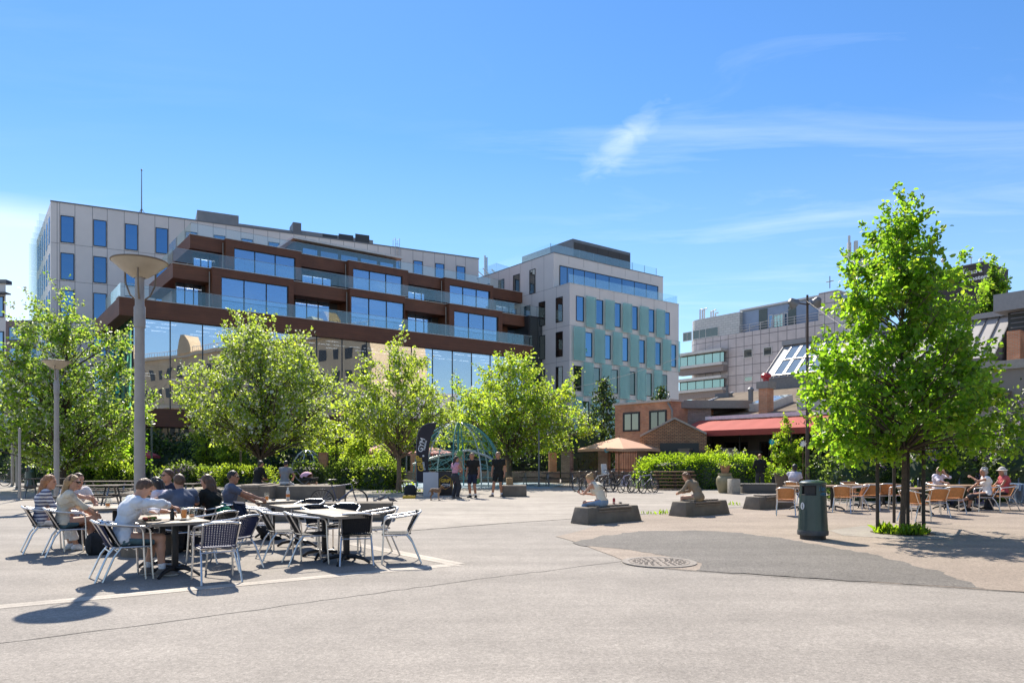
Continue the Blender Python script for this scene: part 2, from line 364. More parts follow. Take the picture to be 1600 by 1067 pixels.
sheet('road_patch', wob([(893, 848), (945, 837), (1000, 830.5), (1090, 829), (1150, 832), (1228, 842), (1372, 868), (1460, 892), (1540, 921), (1400, 912), (1250, 903), (1085, 892), (1096, 881), (1020, 864), (955, 856), (905, 852)], seed=5, amp=0.07, step=0.16), 0.010, M_PATCH)
def ribbon(name, pxs, w, z, m, seed=2, amp=0.012, step=0.15, kind='structure'):
    rnd = random.Random(seed); P = [gp(*p) for p in pxs]; L_ = []; Rr = []
    for i in range(len(P) - 1):
        a, b = P[i], P[i + 1]; n = max(1, int((b - a).length / step)); d = (b - a).normalized(); nn = Vector((-d.y, d.x, 0))
        for k in range(n + (i == len(P) - 2)):
            c = a.lerp(b, k / n) + nn * rnd.gauss(0, amp); ww = w * rnd.uniform(.6, 1.3) if amp else w
            L_.append(c + nn * ww / 2); Rr.append(c - nn * ww / 2)
    b = MB(); n = len(L_)
    b.add([(p.x, p.y, z) for p in L_] + [(p.x, p.y, z) for p in Rr], [(i, i + 1, n + i + 1, n + i) for i in range(n - 1)])
    return tag(b.build(name, m, smooth=False), kind=kind)
ribbon('paving_seam', [(-60, 1014), (0, 1005), (300, 966), (560, 930), (760, 903), (860, 891), (976, 876), (1015, 870)], 0.016, 0.0025, M_CRACK, 3)
ribbon('paving_seam', [(1036, 889), (1250, 904), (1540, 922), (1640, 928)], 0.02, 0.0125, M_CRACK, 4, amp=0.004)
ribbon('paving_seam', [(640, 829), (780, 818), (1000, 803.5), (1165, 791.5)], 0.03, 0.0095, M_CRACK, 5, amp=0.012)
# double stone strip round the cafe terrace
for (a, b, w) in (((-60, 953), (716, 881.5), 0.24), ((716, 881.5), (545, 848), 0.27)):
    ribbon('paving_strip', [a, b], w, 0.003 + .001 * (w > .25), M_STRIP, 9, amp=0.0, step=1.0)
    ribbon('strip_joint', [a, b], 0.007, 0.0055, M_JNT, 11, amp=0.002, step=0.3)
ribbon('strip_edge', [(-60, 957), (714, 883)], 0.008, 0.0058, M_JNT, 12, amp=0.003, step=0.3)
sheet('tree_pit_slab', wob([(1296, 829), (1345, 822), (1420, 824), (1500, 836), (1470, 843), (1400, 842), (1318, 837)], seed=8, amp=0.01), 0.0115, M_PALE)
sheet('tree_pit_soil', [(gp(1410, 833).x + 0.62 * math.cos(a) , gp(1410, 833).y + 0.62 * math.sin(a)) for a in [i * math.pi / 12 for i in range(24)]], 0.0145, mat('soil', (0.09, 0.065, 0.045), 0.95, var=0.4, scale=20, bump=0.4))
sheet('play_surface', wob([(590, 758), (640, 754), (820, 752), (880, 757), (860, 763), (640, 763)], seed=13), 0.012, mat('blue_rubber', (0.22, 0.30, 0.36), 0.9, var=0.15))
# ------------------------------------------------------------------ manhole
def manhole(px, py, label):
    c = gp(px, py); t = empty('manhole_cover', c, 0, label, 'manhole cover')
    iron = mat('cast_iron', (0.23, 0.195, 0.165), 0.8, 0.1, var=0.35, scale=14)
    b = MB(); b.lathe([(0.56, 0.006), (0.56, 0.020), (0.47, 0.020), (0.47, 0.015), (0.455, 0.015)], 40, caps=False); b.build('frame', mat('manhole_ring', (0.26, 0.23, 0.2), 0.9, var=0.25, scale=10), t)
    b = MB(); b.lathe([(0.45, 0.006), (0.45, 0.0185), (0.0, 0.0185)], 40, caps=False)
    for r in (0.10, 0.17, 0.24, 0.31, 0.38):
        n = int(r * 60)
        for k in range(n):
            a = 2 * math.pi * k / n; b.box((r * math.cos(a), r * math.sin(a), 0.022), (0.045, 0.028, 0.008), a)
    b.build('lid', iron, t)
def drain(px, py, rz, label):
    t = empty('drain_grate', gp(px, py), rz, label, 'drain grate'); b = MB(); b.box((0, 0, .004), (1.3, .3, .008)); b.build('pit', mat('pit_black', (.01, .01, .01), .9), t)
    b = MB()
    for k in range(17): b.box((-.6 + k * .075, 0, .012), (.035, .27, .012))
    for y in (-.14, .14): b.box((0, y, .0125), (1.3, .03, .013))
    b.build('grate', mat('grate_iron', (.12, .105, .09), .7, .3, var=.3, scale=12), t)
drain(55, 781, .25, 'iron drain grate in the paving at the far left')
manhole(1030, 879, 'round cast iron manhole cover beside the dark asphalt patch')
# ------------------------------------------------------------------ building materials
M_PANEL = mat('white_panel', (0.70, 0.645, 0.605), 0.45, var=0.06, scale=0.3)
M_JOINT = mat('panel_joint', (0.16, 0.16, 0.17), 0.8, var=0.1)
M_DARK = mat('dark_frame', (0.025, 0.026, 0.028), 0.45, var=0.15)
M_GREYM = mat('grey_metal', (0.17, 0.175, 0.185), 0.5, 0.3, var=0.1, scale=1.5)
M_GLASS_W = glass_mat('office_window_glass', (0.24, 0.42, 0.66), (0.012, 0.03, 0.05), 0.50, wav=0.006)
M_GLASS_T = glass_mat('terrace_glass', (0.46, 0.66, 0.92), (0.62, 0.72, 0.78), 0.46, clear=1, wav=0.006)
M_GLASS_C = glass_mat('curtain_glass', (0.80, 0.86, 0.95), (0.6, 0.68, 0.72), 0.58, clear=1, wav=0.007, wscale=0.4)
M_GLASS_G = glass_mat('shop_glass', (0.7, 0.75, 0.75), (0.35, 0.38, 0.38), 0.28, clear=1, wav=0.02)
M_BAL = glass_mat('balustrade_glass', (0.8, 0.95, 0.95), (0.955, 0.985, 0.98), 0.05, clear=1, wav=0)
M_COPE = mat('coping', (0.55, 0.53, 0.5), 0.4, 0.4, var=0.08)
M_BROWN = tile_mat('brown_cladding', (0.140, 0.051, 0.023), (0.175, 0.064, 0.030), (0.06, 0.025, 0.013), 1.6, 0.09, 0.006, rough=0.6, offset=0.37, bump=0.25, noise=0.12)
M_CEIL = mat('ceiling', (0.55, 0.55, 0.55), 0.8, var=0.03)
M_ROOM = mat('room_wall', (0.32, 0.33, 0.35), 0.8, var=0.2, scale=0.5)
M_LAMP = mat('ceiling_lamp', (0.8, 0.75, 0.72), 0.5, var=0.0, emit=(1.0, 0.84, 0.76, 2.4))
# ------------------------------------------------------------------ brown terraced office
Bf = Facade((-28.9, 55), UX)
def brown():
    t = empty('office_building', Bf.P(0, 0), 0, 'brown clad office with three stepped terraces and a tall glass front', 'building')
    T1 = Bf.t(829); TE = Bf.t(857)
    z_a, z_b, z_mid, z_c = 4.0, 5.4, 8.55, 12.3
    z1 = Bf.z(206, 460); z1 = 13.65
    # tier fascia and base bodies
    b = MB()
    Bf.uvbox(b, -0.9, T1, z_c, z1, -12, 0.35)          # deep fascia over the curtain wall
    Bf.uvbox(b, -0.2, T1, z_a, z_b, -12, 0.30)
    b.build('fascia', M_BROWN, t, world=True)
    b = MB(); Bf.box(b, 0.3, T1 - 0.3, 0, 4.0, -12, -5.5); Bf.box(b, 0.1, T1 - 0.05, z_b, z_c, -12.0, -6.5)
    b.build('core_wall', M_ROOM, t, world=True)
    # floor slab halfway and ceilings
    b = MB(); Bf.box(b, 0.06, T1 - .05, z_mid - 0.25, z_mid + 0.25, -6.5, -0.14); b.build('floor_slab', mat('slab_edge', (0.07, 0.05, 0.045), 0.7), t, world=True)
    b = MB(); Bf.box(b, 0.06, T1 - .05, z_c - 0.06, z_c - 0.002, -6.5, -0.3); Bf.box(b, 0.06, T1 - .05, z_mid - 0.31, z_mid - 0.252, -6.5, -0.3); b.build('ceiling', M_CEIL, t, world=True)
    rnd = random.Random(4); b = MB()
    for zc in (z_c - 0.085, z_mid - 0.335):
        for k in range(24):
            tt = 0.8 + k * (T1 - 2) / 24
            for o in (-1.4, -3.3, -5.2):
                if rnd.random() < 0.6: Bf.box(b, tt, tt + 1.1, zc, zc + 0.02, o, o + 0.16)
    b.build('ceiling_lamp', M_LAMP, t, world=True)
    # curtain wall
    cols = [Bf.t(p) for p in (208, 266, 316.7, 365, 411, 454, 495, 534.6, 572.6, 609, 643, 676, 707, 737, 766, 797, 827)]
    for i in range(len(cols) - 1):
        g = MB(); Bf.box(g, cols[i] + 0.03, cols[i + 1] - 0.03, z_b, z_c, -0.06, -0.03)
        w = g.build('window', M_GLASS_C, t, world=True)
        f = MB(); Bf.box(f, cols[i] - 0.035, cols[i] + 0.035, z_b, z_c, -0.08, 0.02)
        f.build('frame', M_DARK, w, world=True)
    # glass return on the left end, green panes
    Lf = Facade(Bf.P(0, 0), VX, flip=True)
    for k in range(4):
        g = MB(); Lf.box(g, 0.05 + k * 2.6, 2.6 + k * 2.6, z_b, z_c, -0.06, -0.03)
        w = g.build('window', glass_mat('green_pane', (0.35, 0.75, 0.45), (0.02, 0.09, 0.04), 0.5, wav=0.02), t, world=True)
        f = MB(); Lf.box(f, k * 2.6 - 0.04, k * 2.6 + 0.04, z_b, z_c, -0.07, 0.015); f.build('frame', M_DARK, w, world=True)
    # ground floor
    n = 15
    for k in range(n):
        a = 0.2 + k * (T1 - 0.4) / n; c = 0.2 + (k + 1) * (T1 - 0.4) / n
        g = MB(); Bf.box(g, a + 0.04, c - 0.04, 0.15, z_a, -1.05, -1.02); w = g.build('shop_window', M_GLASS_G, t, world=True)
        f = MB(); Bf.box(f, a - 0.04, a + 0.04, 0.0, z_a, -1.1, -0.96); Bf.box(f, a + 0.04, c - 0.04, 0.0, 0.15, -1.1, -0.98); Bf.box(f, a + 0.04, c - 0.04, 2.75, 2.83, -1.09, -0.99); f.build('frame', M_DARK, w, world=True)
    # dark glass link to the white block
    b = MB(); Bf.box(b, T1 + .01, TE + 1.5, 0, 17.1, -6, -0.35); b.build('link_block', M_DARK, t, world=True)
    for (p0, p1) in ((831, 843), (844, 857)):
        g = MB(); Bf.box(g, Bf.t(p0), Bf.t(p1), 0.3, 16.9, -0.34, -0.31); g.build('link_glass', glass_mat('dark_link_glass', (0.35, 0.38, 0.38), (0.02, 0.022, 0.022), 0.25, wav=0.01), t, world=True)
    def tier(zb, off, zt, x_left, fascia_end, bays, recess, tag_):
        fa = Bf.shift(off)
        tl = fa.t(x_left); te = fa.t(fascia_end)
        b = MB(); fa.uvbox(b, tl, te, zt - 1.15, zt, -9.5 - off * 0.3, 0.0); b.build('fascia', M_BROWN, t, world=True)
        bw = MB(); fa.uvbox(bw, tl + 1.0, te - 0.02, zb, zt - 1.15, -9.2 - off * .3, -5.0); bw.build('core_wall', M_ROOM, t, world=True)
        fr = Bf.shift(off + 0.6)
        edges = []
        for (e0, e1, g0, g1) in bays:
            a0, a1, b0, b1 = fr.t(e0), fr.t(e1), fr.t(g0), fr.t(g1); edges.append((a0, a1))
            m = MB()
            fr.uvbox(m, a0, b0, zb, zt - 0.005, -3.4, 0); fr.uvbox(m, b1, a1, zb, zt - 0.005, -3.4, 0); fr.uvbox(m, b0, b1, zt - 0.66, zt - 0.005, -3.4, 0); fr.uvbox(m, b0, b1, zb, zb + 0.12, -3.4, -0.0)
            m.build('bay_frame', M_BROWN, t, world=True)
            n = 3; zg0, zg1 = zb + 0.12, zt - 0.66
            g = MB()
            for k in range(n):
                s0 = b0 + (b1 - b0) * k / n; s1 = b0 + (b1 - b0) * (k + 1) / n; fr.box(g, s0 + 0.03, s1 - 0.03, zg0 + .03, zg1 - .03, -0.22, -0.19)
            w = g.build('window', M_GLASS_T, t, world=True)
            f = MB()
            for k in range(n + 1):
                s = b0 + (b1 - b0) * k / n; s = min(max(s, b0 + 0.035), b1 - 0.035); fr.box(f, s - 0.035, s + 0.035, zg0, zg1, -0.25, -0.13)
            fr.box(f, b0, b1, zg1 - 0.04, zg1, -0.25, -0.12); f.build('frame', M_DARK, w, world=True)
            c = MB(); fr.box(c, b0, b1, zg1 - 0.045, zg1 - 0.01, -4.4, -0.3); c.build('ceiling', M_CEIL, t, world=True)
            lp = MB()
            for k in range(n):
                s = b0 + (b1 - b0) * (k + 0.25) / n
                fr.box(lp, s, s + 0.85, zg1 - 0.075, zg1 - 0.05, -1.9, -1.35); fr.box(lp, s + 0.3, s + 1.4, zg1 - 0.075, zg1 - 0.05, -3.6, -3.48)
            lp.build('ceiling_lamp', M_LAMP, t, world=True)
        rc = Bf.shift(off - 1.5)
        for (g0, g1, door) in recess:
            b0, b1 = rc.t(g0), rc.t(g1)
            g = MB(); n = 3; zg1 = zt - 1.15
            for k in range(n):
                s0 = b0 + (b1 - b0) * k / n; s1 = b0 + (b1 - b0) * (k + 1) / n; rc.box(g, s0 + 0.03, s1 - 0.03, zb + 0.1, zg1, -0.06, -0.03)
            w = g.build('window', M_GLASS_T, t, world=True)
            f = MB()
            for k in range(n + 1): s = b0 + (b1 - b0) * k / n; rc.box(f, s - 0.035, s + 0.035, zb, zg1, -0.1, 0.02)
            rc.box(f, b0, b1, zb, zb + .1, -.1, .015); f.build('frame', M_DARK, w, world=True)
            lp = MB()
            for k in range(2):
                s = b0 + (b1 - b0) * (0.2 + 0.4 * k); rc.box(lp, s, s + 1.3, zg1 - 0.04, zg1 - 0.02, -1.7, -1.58)
            lp.build('ceiling_lamp', M_LAMP, t, world=True)
            if door:
                d1 = rc.t(door); d = MB(); rc.box(d, b1 + 0.04, d1, zb, zg1, -0.3, -0.02); d.build('door', mat('terrace_door', (0.045, 0.035, 0.03), 0.5), t, world=True)
        # remaining recess wall, brown
        m = MB(); rc.uvbox(m, rc.t(x_left) + 0.9, te, zb, zb + 0.02, -0.5, 0.0)
        cuts = sorted([(rc.t(g0), rc.t(door or g1)) for (g0, g1, door) in recess]); s = rc.t(x_left) + 0.9
        for (c0, c1) in cuts + [(te, te)]:
            if c0 - s > 0.1: rc.uvbox(m, s, c0 - 0.04, zb + 0.02, zt - 1.15, -0.4, 0.0)
            s = c1 + 0.02
        m.build('recess_wall', M_BROWN, t, world=True)
        # rain pipes beside the bays
        for (a0, a1) in edges:
            p = MB(); q = fr.P(a0 - 0.12, zb, -0.45); p.tube([q, q + ZZ * (zt - zb - 0.3)], 0.05, 8); p.build('rain_pipe', mat('pipe_metal', (0.30, 0.25, 0.21), 0.4, 0.6), t, world=True)
        # coping
        c = MB(); fa.box(c, tl - 0.04, te, zt, zt + 0.05, -0.3, 0.05)
        for (a0, a1) in edges: fr.box(c, a0 - 0.03, a1 + 0.03, zt + 0.002, zt + 0.048, -0.54, 0.04)
        c.build('coping', M_COPE, t, world=True)
        return fa, tl, te
    z2 = Bf.shift(-1.1).z(270, 411); z3 = Bf.shift(-3.9).z(297, 366)
    tier(z1, -1.1, z2, 270, 866 - 10, [(332, 459, 346, 451), (547, 633, 549, 632), (702, 785, 710, 779)], [(275, 316, 324), (461, 515, 527), (637, 675, 690), (793, 826, None)], 2)
    tier(z2, -3.9, z3, 297, 818, [(353, 471, 366, 462), (545, 638, 552, 629), (695, 771, 703, 766)], [(302, 337, 344), (472, 520, 535), (637, 669, 686), (775, 806, None)], 3)
    c = MB(); Bf.box(c, -0.95, T1 + .02, z1, z1 + 0.05, -0.9, 0.39); c.build('coping', M_COPE, t, world=True)
    # terrace floors
    f = MB(); Bf.box(f, -0.85, T1, z1 - 0.2, z1 - 0.01, -9, 0.3); f.build('terrace_floor', mat('terrace_deck', (0.4, 0.38, 0.36), 0.8), t, world=True)
    # glass balustrades
    def balu(fc, t0, t1, z, o, h=1.05, back=7.0):
        b = MB(); n = max(1, int((t1 - t0) / 2.6))
        for k in range(n):
            s0 = t0 + (t1 - t0) * k / n; s1 = t0 + (t1 - t0) * (k + 1) / n; fc.box(b, s0 + 0.01, s1 - 0.01, z, z + h, o - 0.012, o)
        if back:
            q = Facade(fc.P(t0, 0, o), VX, flip=True)
            for k in range(3): q.box(b, 0.05 + k * back / 3, (k + 1) * back / 3, z, z + h, -0.012, 0)
        b.build('balustrade', M_BAL, t, world=True)
        r = MB(); fc.box(r, t0, t1, z + h, z + h + 0.03, o - 0.03, o + 0.01); r.build('handrail', mat('rail_metal', (0.35, 0.37, 0.37), 0.4, 0.5), t, world=True)
    balu(Bf, -0.8, T1, z1 + 0.05, 0.25)
    balu(Bf.shift(-1.1), Bf.shift(-1.1).t(268), Bf.shift(-1.1).t(852), z2 + 0.05, 0.5, back=6)
    balu(Bf.shift(-3.9), Bf.shift(-3.9).t(300), Bf.shift(-3.9).t(790), z3 + 0.05, -0.4, back=8)
    # dark glazed penthouse
    ph = Bf.shift(-6.3); p0, p1 = ph.t(462), ph.t(619); zt = ph.z(470, 378)
    b = MB(); ph.box(b, p0, p1, z3, zt, -4.5, 0); b.build('penthouse', M_DARK, t, world=True)
    b = MB(); ph.box(b, p0 - 0.5, p1 + 0.4, zt, zt + 0.22, -4.6, 0.7); b.build('penthouse_roof', mat('white_trim', (0.62, 0.6, 0.58), 0.5), t, world=True)
    for (g0, g1) in ((473, 495.5), (501, 528), (533, 558.5), (563.5, 588.5), (594, 614)):
        g = MB(); ph.box(g, ph.t(g0), ph.t(g1), z3 + 0.5, zt - 0.55, 0.004, 0.03); g.build('window', M_GLASS_W, t, world=True)
brown()
# ------------------------------------------------------------------ long white wing
Wf = Facade((-44.6, 70), (0.894, 0.448))
def wing():
    zr = 26.35; t = empty('office_building', Wf.P(0, 0), 0, 'long white panelled office wing rising behind the brown terraces', 'building')
    te = Wf.t(748)
    b = MB()
    p = [Wf.P(0, 0), Wf.P(te, 0), Wf.P(te, 0, -13) , Wf.P(0, 0) + VX * 16]
    b.prism([p[0], p[1], p[2], p[3]], (0, 0, zr)); b.build('wall', M_PANEL, t, world=True, smooth=False)
    c = MB(); Wf.box(c, -0.05, te + .05, zr, zr + 0.12, -0.5, 0.06); c.build('coping', M_GREYM, t, world=True)
    cols = []
    c0 = Wf.t(94.5); c1 = Wf.t(145.5); sp = (Wf.t(243) - c0) / 3; wd = Wf.t(116) - c0
    k = 0; jm = MB()
    tops = [25.15 - 3.62 * i for i in range(7)]
    while True:
        a = c0 + sp * k
        if a + wd > te - 0.3: break
        for i, zt in enumerate(tops):
            if a > Wf.t(330) and i > 0: continue
            if a > Wf.t(262) and i > 2: continue
            window_part(Wf, t, a, a + wd, zt - 2.62, zt, 0.0, M_GLASS_W, M_DARK, 0.07, 0.06)
        for s in (a - 0.06, a + wd + 0.06):
            Wf.box(jm, s - 0.018, s + 0.018, 0, zr - 0.02, 0.002, 0.006)
        k += 1
    for zt in tops: Wf.box(jm, 0.0, te, zt - 2.75, zt - 2.72, 0.0065, 0.010)
    Wf.box(jm, 0.5, .535, 0, zr, .002, .006)
    jm.build('panel_joint', M_JOINT, t, world=True)
    # end face with glass fins
    Ef = Facade(Wf.P(0, 0), VX, flip=True)
    fg = glass_mat('fin_glass', (0.30, 0.36, 0.36), (0.955, 0.975, 0.97), 0.05, clear=1, wav=0)
    for i, zt in enumerate(tops[:6]):
        for j in range(6):
            if i < 5:
                g = MB(); Ef.box(g, 0.9 + j * 2.5, 2.0 + j * 2.5, zt - 2.6, zt, 0.004, 0.03); g.build('window', M_GLASS_W, t, world=True)
            f = MB(); Ef.box(f, 2.15 + j * 2.5 - 0.4, 2.17 + j * 2.5 - 0.4, zt - 3.2, zt + 0.35, 0.12, 0.85); f.build('glass_fin', fg, t, world=True)
    # roof plant, mast, roof lights
    pf = Wf.shift(-4.5)
    b = MB()
    for (p0, p1, y) in ((308, 373, 328.5), (373.5, 456, 343), (471, 583, 356)):
        t0, t1 = pf.t(p0), pf.t(p1); pf.box(b, t0, t1, zr - .1, pf.z((p0 + p1) / 2, y + (12 if p1 - p0 > 70 else 4.2)), -4.0, 0.0)
    b.build('roof_plant', M_GREYM, t, world=True)
    b = MB(); t0, t1 = pf.t(457), pf.t(470); pf.box(b, t0, t1, zr - .1, pf.z(463, 349), -2.0, 0.3); b.build('chimney', mat('dark_grey', (0.10, 0.105, 0.115), 0.5), t, world=True)
    for (p0, p1) in ((504, 527), (529, 552), (555, 577)):
        b = MB(); zt = pf.z((p0 + p1) / 2, 370.5); pf.box(b, pf.t(p0), pf.t(p1), zr + 0.3, pf.z(p0, 364) - .1, 0.005, 0.05); b.build('louvre', M_DARK, t, world=True)
    for px in (118, 158, 196, 243, 279, 317, 365, 399, 431):
        b = MB(); q = Wf.P(Wf.t(px), zr + 0.12, -1.0); b.ell(q + ZZ * 0.08, (0.62, 0.5, 0.16), 12, 6); b.build('roof_light', mat('roof_dome', (0.45, 0.42, 0.4), 0.4), t, world=True)
    m = MB(); q = Wf.P(Wf.t(221), zr, -1.5); zt = Wf.shift(-1.5).z(221, 266)
    m.tube([q, q + ZZ * (zt - zr)], [0.07, 0.04], 6)
    for a in (0.3, 2.4, 4.5): m.tube([q + Vector((0.55 * math.cos(a), 0.55 * math.sin(a), 0.1)), q + ZZ * 1.0], 0.03, 5)
    m.ell(q + ZZ * (zt - zr), (.09, .09, .12), 8, 6); m.build('mast', M_GREYM, t, world=True)
    l = MB(); q = Wf.P(Wf.t(617), zr - 2.2, 0.2); e = Wf.d * 0.5
    for s in (q, q + e): l.tube([s, s + ZZ * 3.3, s + ZZ * 3.3 - Wf.n * 0.9, s + ZZ * 2.3 - Wf.n * 0.9], 0.03, 6)
    for k in range(9): l.tube([q + ZZ * (0.2 + k * .3), q + e + ZZ * (0.2 + k * .3)], 0.018, 5)
    l.build('ladder', mat('galvanised', (0.5, 0.5, 0.5), 0.4, 0.7), t, world=True)
    # lower link with tilted glass roof between wing and block
    lk = MB(); Wf.box(lk, te + .01, te + 9.5, 0, 22.6, -9, -0.4); lk.build('link_wall', M_PANEL, t, world=True, smooth=False)
    rl = MB()
    for k in range(6):
        s = te + 0.3 + k * 1.25; a = Wf.P(s, 25.9, -2.2); c = Wf.P(s + 2.6, 22.9, -0.5)
        rl.tube([a, c], 0.07, 6)
    rl.build('skylight_frame', mat('white_trim', (0.62, 0.6, 0.58), 0.5), t, world=True)
    rg = MB(); rg.add([Wf.P(te + 0.3, 25.85, -2.25), Wf.P(te + 6.5, 25.85, -2.25), Wf.P(te + 9.1, 22.85, -0.55), Wf.P(te + 2.9, 22.85, -0.55)], [(0, 1, 2, 3)]); rg.build('skylight_glass', M_BAL, t, world=True)
    fl = MB(); q = Wf.P(Wf.t(773), 22.6, -3); fl.tube([q, q + ZZ * 5.2], 0.13, 8); q = Wf.P(Wf.t(776), 22.6, -3); fl.tube([q, q + ZZ * 5.0], 0.13, 8); fl.build('flue', mat('steel', (0.55, 0.55, 0.55), 0.25, 0.9), t, world=True)
wing()
# ------------------------------------------------------------------ white block on the right
Cc = (6.09, 76.5); Rf = Facade(Cc, UX); Lf2 = Facade(Cc, VX, flip=True)
def block():
    t = empty('office_building', Rf.P(0, 0), 0, 'white panelled corner office block with narrow windows and green glass screens', 'building')
    zl = Rf.z(890, 442.5); rs = Rf.shift(-2.6); zu = rs.z(865, 395); tR = Rf.t(1060.5); tU = rs.t(1036)
    b = MB(); Rf.box(b, 0, tR, 0, zl, -19, 0); b.build('wall', M_PANEL, t, world=True, smooth=False)
    b = MB(); Rf.box(b, 0.002, tU, zl, zu, -19, -2.6); b.build('top_storey', M_PANEL, t, world=True, smooth=False)
    c = MB(); Rf.box(c, -0.03, tR + .03, zl, zl + 0.07, -2.58, 0.04); c.build('coping', M_COPE, t, world=True)
    c = MB(); Rf.box(c, -0.02, tU + .03, zu, zu + 0.08, -19, -2.56); c.build('roof_edge', M_GREYM, t, world=True)
    z0 = Rf.z(900, 462); hh = 2.68; sp = 3.72
    rows = [[(900, 912), (930, 942), (959, 969.5), (986, 996), (1012, 1022), (1037.5, 1046)],
            [(913, 925), (944, 954), (971, 981), (997, 1007), (1022, 1032), (1047, 1056)],
            [(896, 908), (926, 937), (954, 965), (982, 992), (1008, 1018), (1033, 1042)],
            [(909, 920), (938, 949), (966, 976), (992, 1002), (1018, 1028), (1043, 1052)],
            [(896, 908), (926, 937), (954, 965), (982, 992), (1008, 1018), (1033, 1042)]]
    scr = mat('screen_glass', (0.40, 0.60, 0.58), 0.12, var=0.06, scale=0.6, spec=0.8)
    nt = scr.node_tree
    if 'mixscreen' not in nt.nodes:
        tr = nt.nodes.new('ShaderNodeBsdfTransparent'); tr.inputs[0].default_value = (0.72, 0.92, 0.90, 1)
        mx = nt.nodes.new('ShaderNodeMixShader'); mx.name = 'mixscreen'; mx.inputs[0].default_value = 0.40
        nt.links.new(nt.nodes['Principled BSDF'].outputs[0], mx.inputs[2]); nt.links.new(tr.outputs[0], mx.inputs[1]); nt.links.new(mx.outputs[0], nt.nodes['Material Output'].inputs[0])
    jm = MB()
    for i, row in enumerate(rows):
        zt = z0 - sp * i
        for k, (p0, p1) in enumerate(row):
            a, c = Rf.t(p0), Rf.t(p1); window_part(Rf, t, a, c, zt - hh, zt, 0.0, M_GLASS_W if i < 2 else glass_mat('block_window_low', (0.5, 0.58, 0.56), (0.02, 0.025, 0.03), 0.25, wav=0.012), M_DARK, 0.07, 0.05)  # lower rows: duller glass stands in for the reflection of dark trees
            nx = Rf.t(row[k + 1][0]) if k < 5 else tR
            if k < 5 or i in (1, 3):
                g = MB(); Rf.box(g, c + 0.1, nx - 0.12, zt - hh - (0.55 if i % 2 else 0.5), zt + (0.42 if i else 0.1), 0.30, 0.32)
                w = g.build('glass_screen', scr, t, world=True)
            if i % 2 == 0 and k == 0 and i:
                pass
        if i % 2 == 1:
            g = MB(); Rf.box(g, 0.35, Rf.t(row[0][0]) - 0.1, zt - hh - .5, zt + .4, 0.30, 0.32); g.build('glass_screen', scr, t, world=True)
        for fc, tt in ((Rf, tR), (Lf2, 19.0)): fc.box(jm, 0.01, tt, zt - hh - 0.56, zt - hh - 0.535, 0.002, 0.007)
    for k in range(1, 8): Rf.box(jm, tR * k / 8 - .012, tR * k / 8 + .012, 0, zl, 0.0075, 0.011); rs.box(jm, tU * k / 8 - .012, tU * k / 8 + .012, zl + 2.9, zu, 0.002, 0.006)
    for k in range(1, 9): Lf2.box(jm, 19 * k / 9 - .012, 19 * k / 9 + .012, 0, zl if k < 2 else zu, 0.0075, 0.011)
    Lf2.box(jm, 2.6, 19, zl - .01, zl + .015, .002, .007)
    jm.build('panel_joint', M_JOINT, t, world=True)
    gl2 = glass_mat('shade_window_glass', (0.45, 0.45, 0.42), (0.025, 0.024, 0.022), 0.3, wav=0.01)
    zu_t = Lf2.z(832, 421)
    for (p0, p1) in ((827.5, 836.7), (802, 812), (779, 788), (757, 765)):
        a, c = sorted((Lf2.t(p0), Lf2.t(p1))); window_part(Lf2, t, a, c, zu_t - 2.75, zu_t, 0, gl2, M_DARK, 0.07, 0.05)
    for i in range(5):
        for (p0, p1) in ((868.7, 879.5), (842, 852), (819, 829), (798, 807)):
            a, c = sorted((Lf2.t(p0), Lf2.t(p1))); zt = z0 - sp * i; window_part(Lf2, t, a, c, zt - hh, zt, 0, gl2, M_DARK, 0.07, 0.05)
    # ribbon of terrace doors on the top storey
    zt = rs.z(874, 414.5); a, c = rs.t(874), rs.t(1028)
    window_part(rs, t, a, c, zl + 0.1, zt, 0.0, M_GLASS_W, M_DARK, 0.09, 0.06, mull=[rs.t(p) for p in (886, 896, 913, 930.5, 951.5, 971.5, 991, 1009.5)])
    b = MB(); Rf.box(b, 0.1, tR, zl + .07, zl + 1.05, -0.22, -0.208); q = Facade(Rf.P(tR - .1, 0, -.2), VX); q.box(b, 0.02, 2.4, zl + .07, zl + 1.05, 0, 0.012); b.build('balustrade', M_BAL, t, world=True)
    # roof plant box behind glass balustrade
    pr = Rf.shift(-5.2); p0, p1 = pr.t(895), pr.t(985); zt = pr.z(895, 373)
    b = MB(); pr.box(b, p0, p1, zu + .08, zt, -9.5, 0); b.build('roof_plant', M_GREYM, t, world=True)
    lv = MB()
    for k in range(5):
        s0 = p0 + 0.2 + k * (p1 - p0 - .3) / 5; pr.box(lv, s0, s0 + (p1 - p0) / 5 - 0.12, zu + 0.3, zt - 0.35, 0.004, 0.04)
    lv.build('louvre', mat('brown_louvre', (0.06, 0.05, 0.045), 0.6), t, world=True)
    b = MB(); pb = Rf.shift(-3.4); pb.box(b, 0.3, tU - .3, zu + .08, zu + 1.25, 0, 0.012); q = Facade(pb.P(0.3, 0), VX, flip=True); q.box(b, .02, 12, zu + .08, zu + 1.25, 0, .012); b.build('balustrade', M_BAL, t, world=True)
    r = MB()
    for k in range(9): s = 0.3 + k * (tU - .6) / 8; pb.box(r, s - .02, s + .02, zu + .08, zu + 1.27, -0.05, -0.005)
    r.build('balustrade_post', M_GREYM, t, world=True)
block()
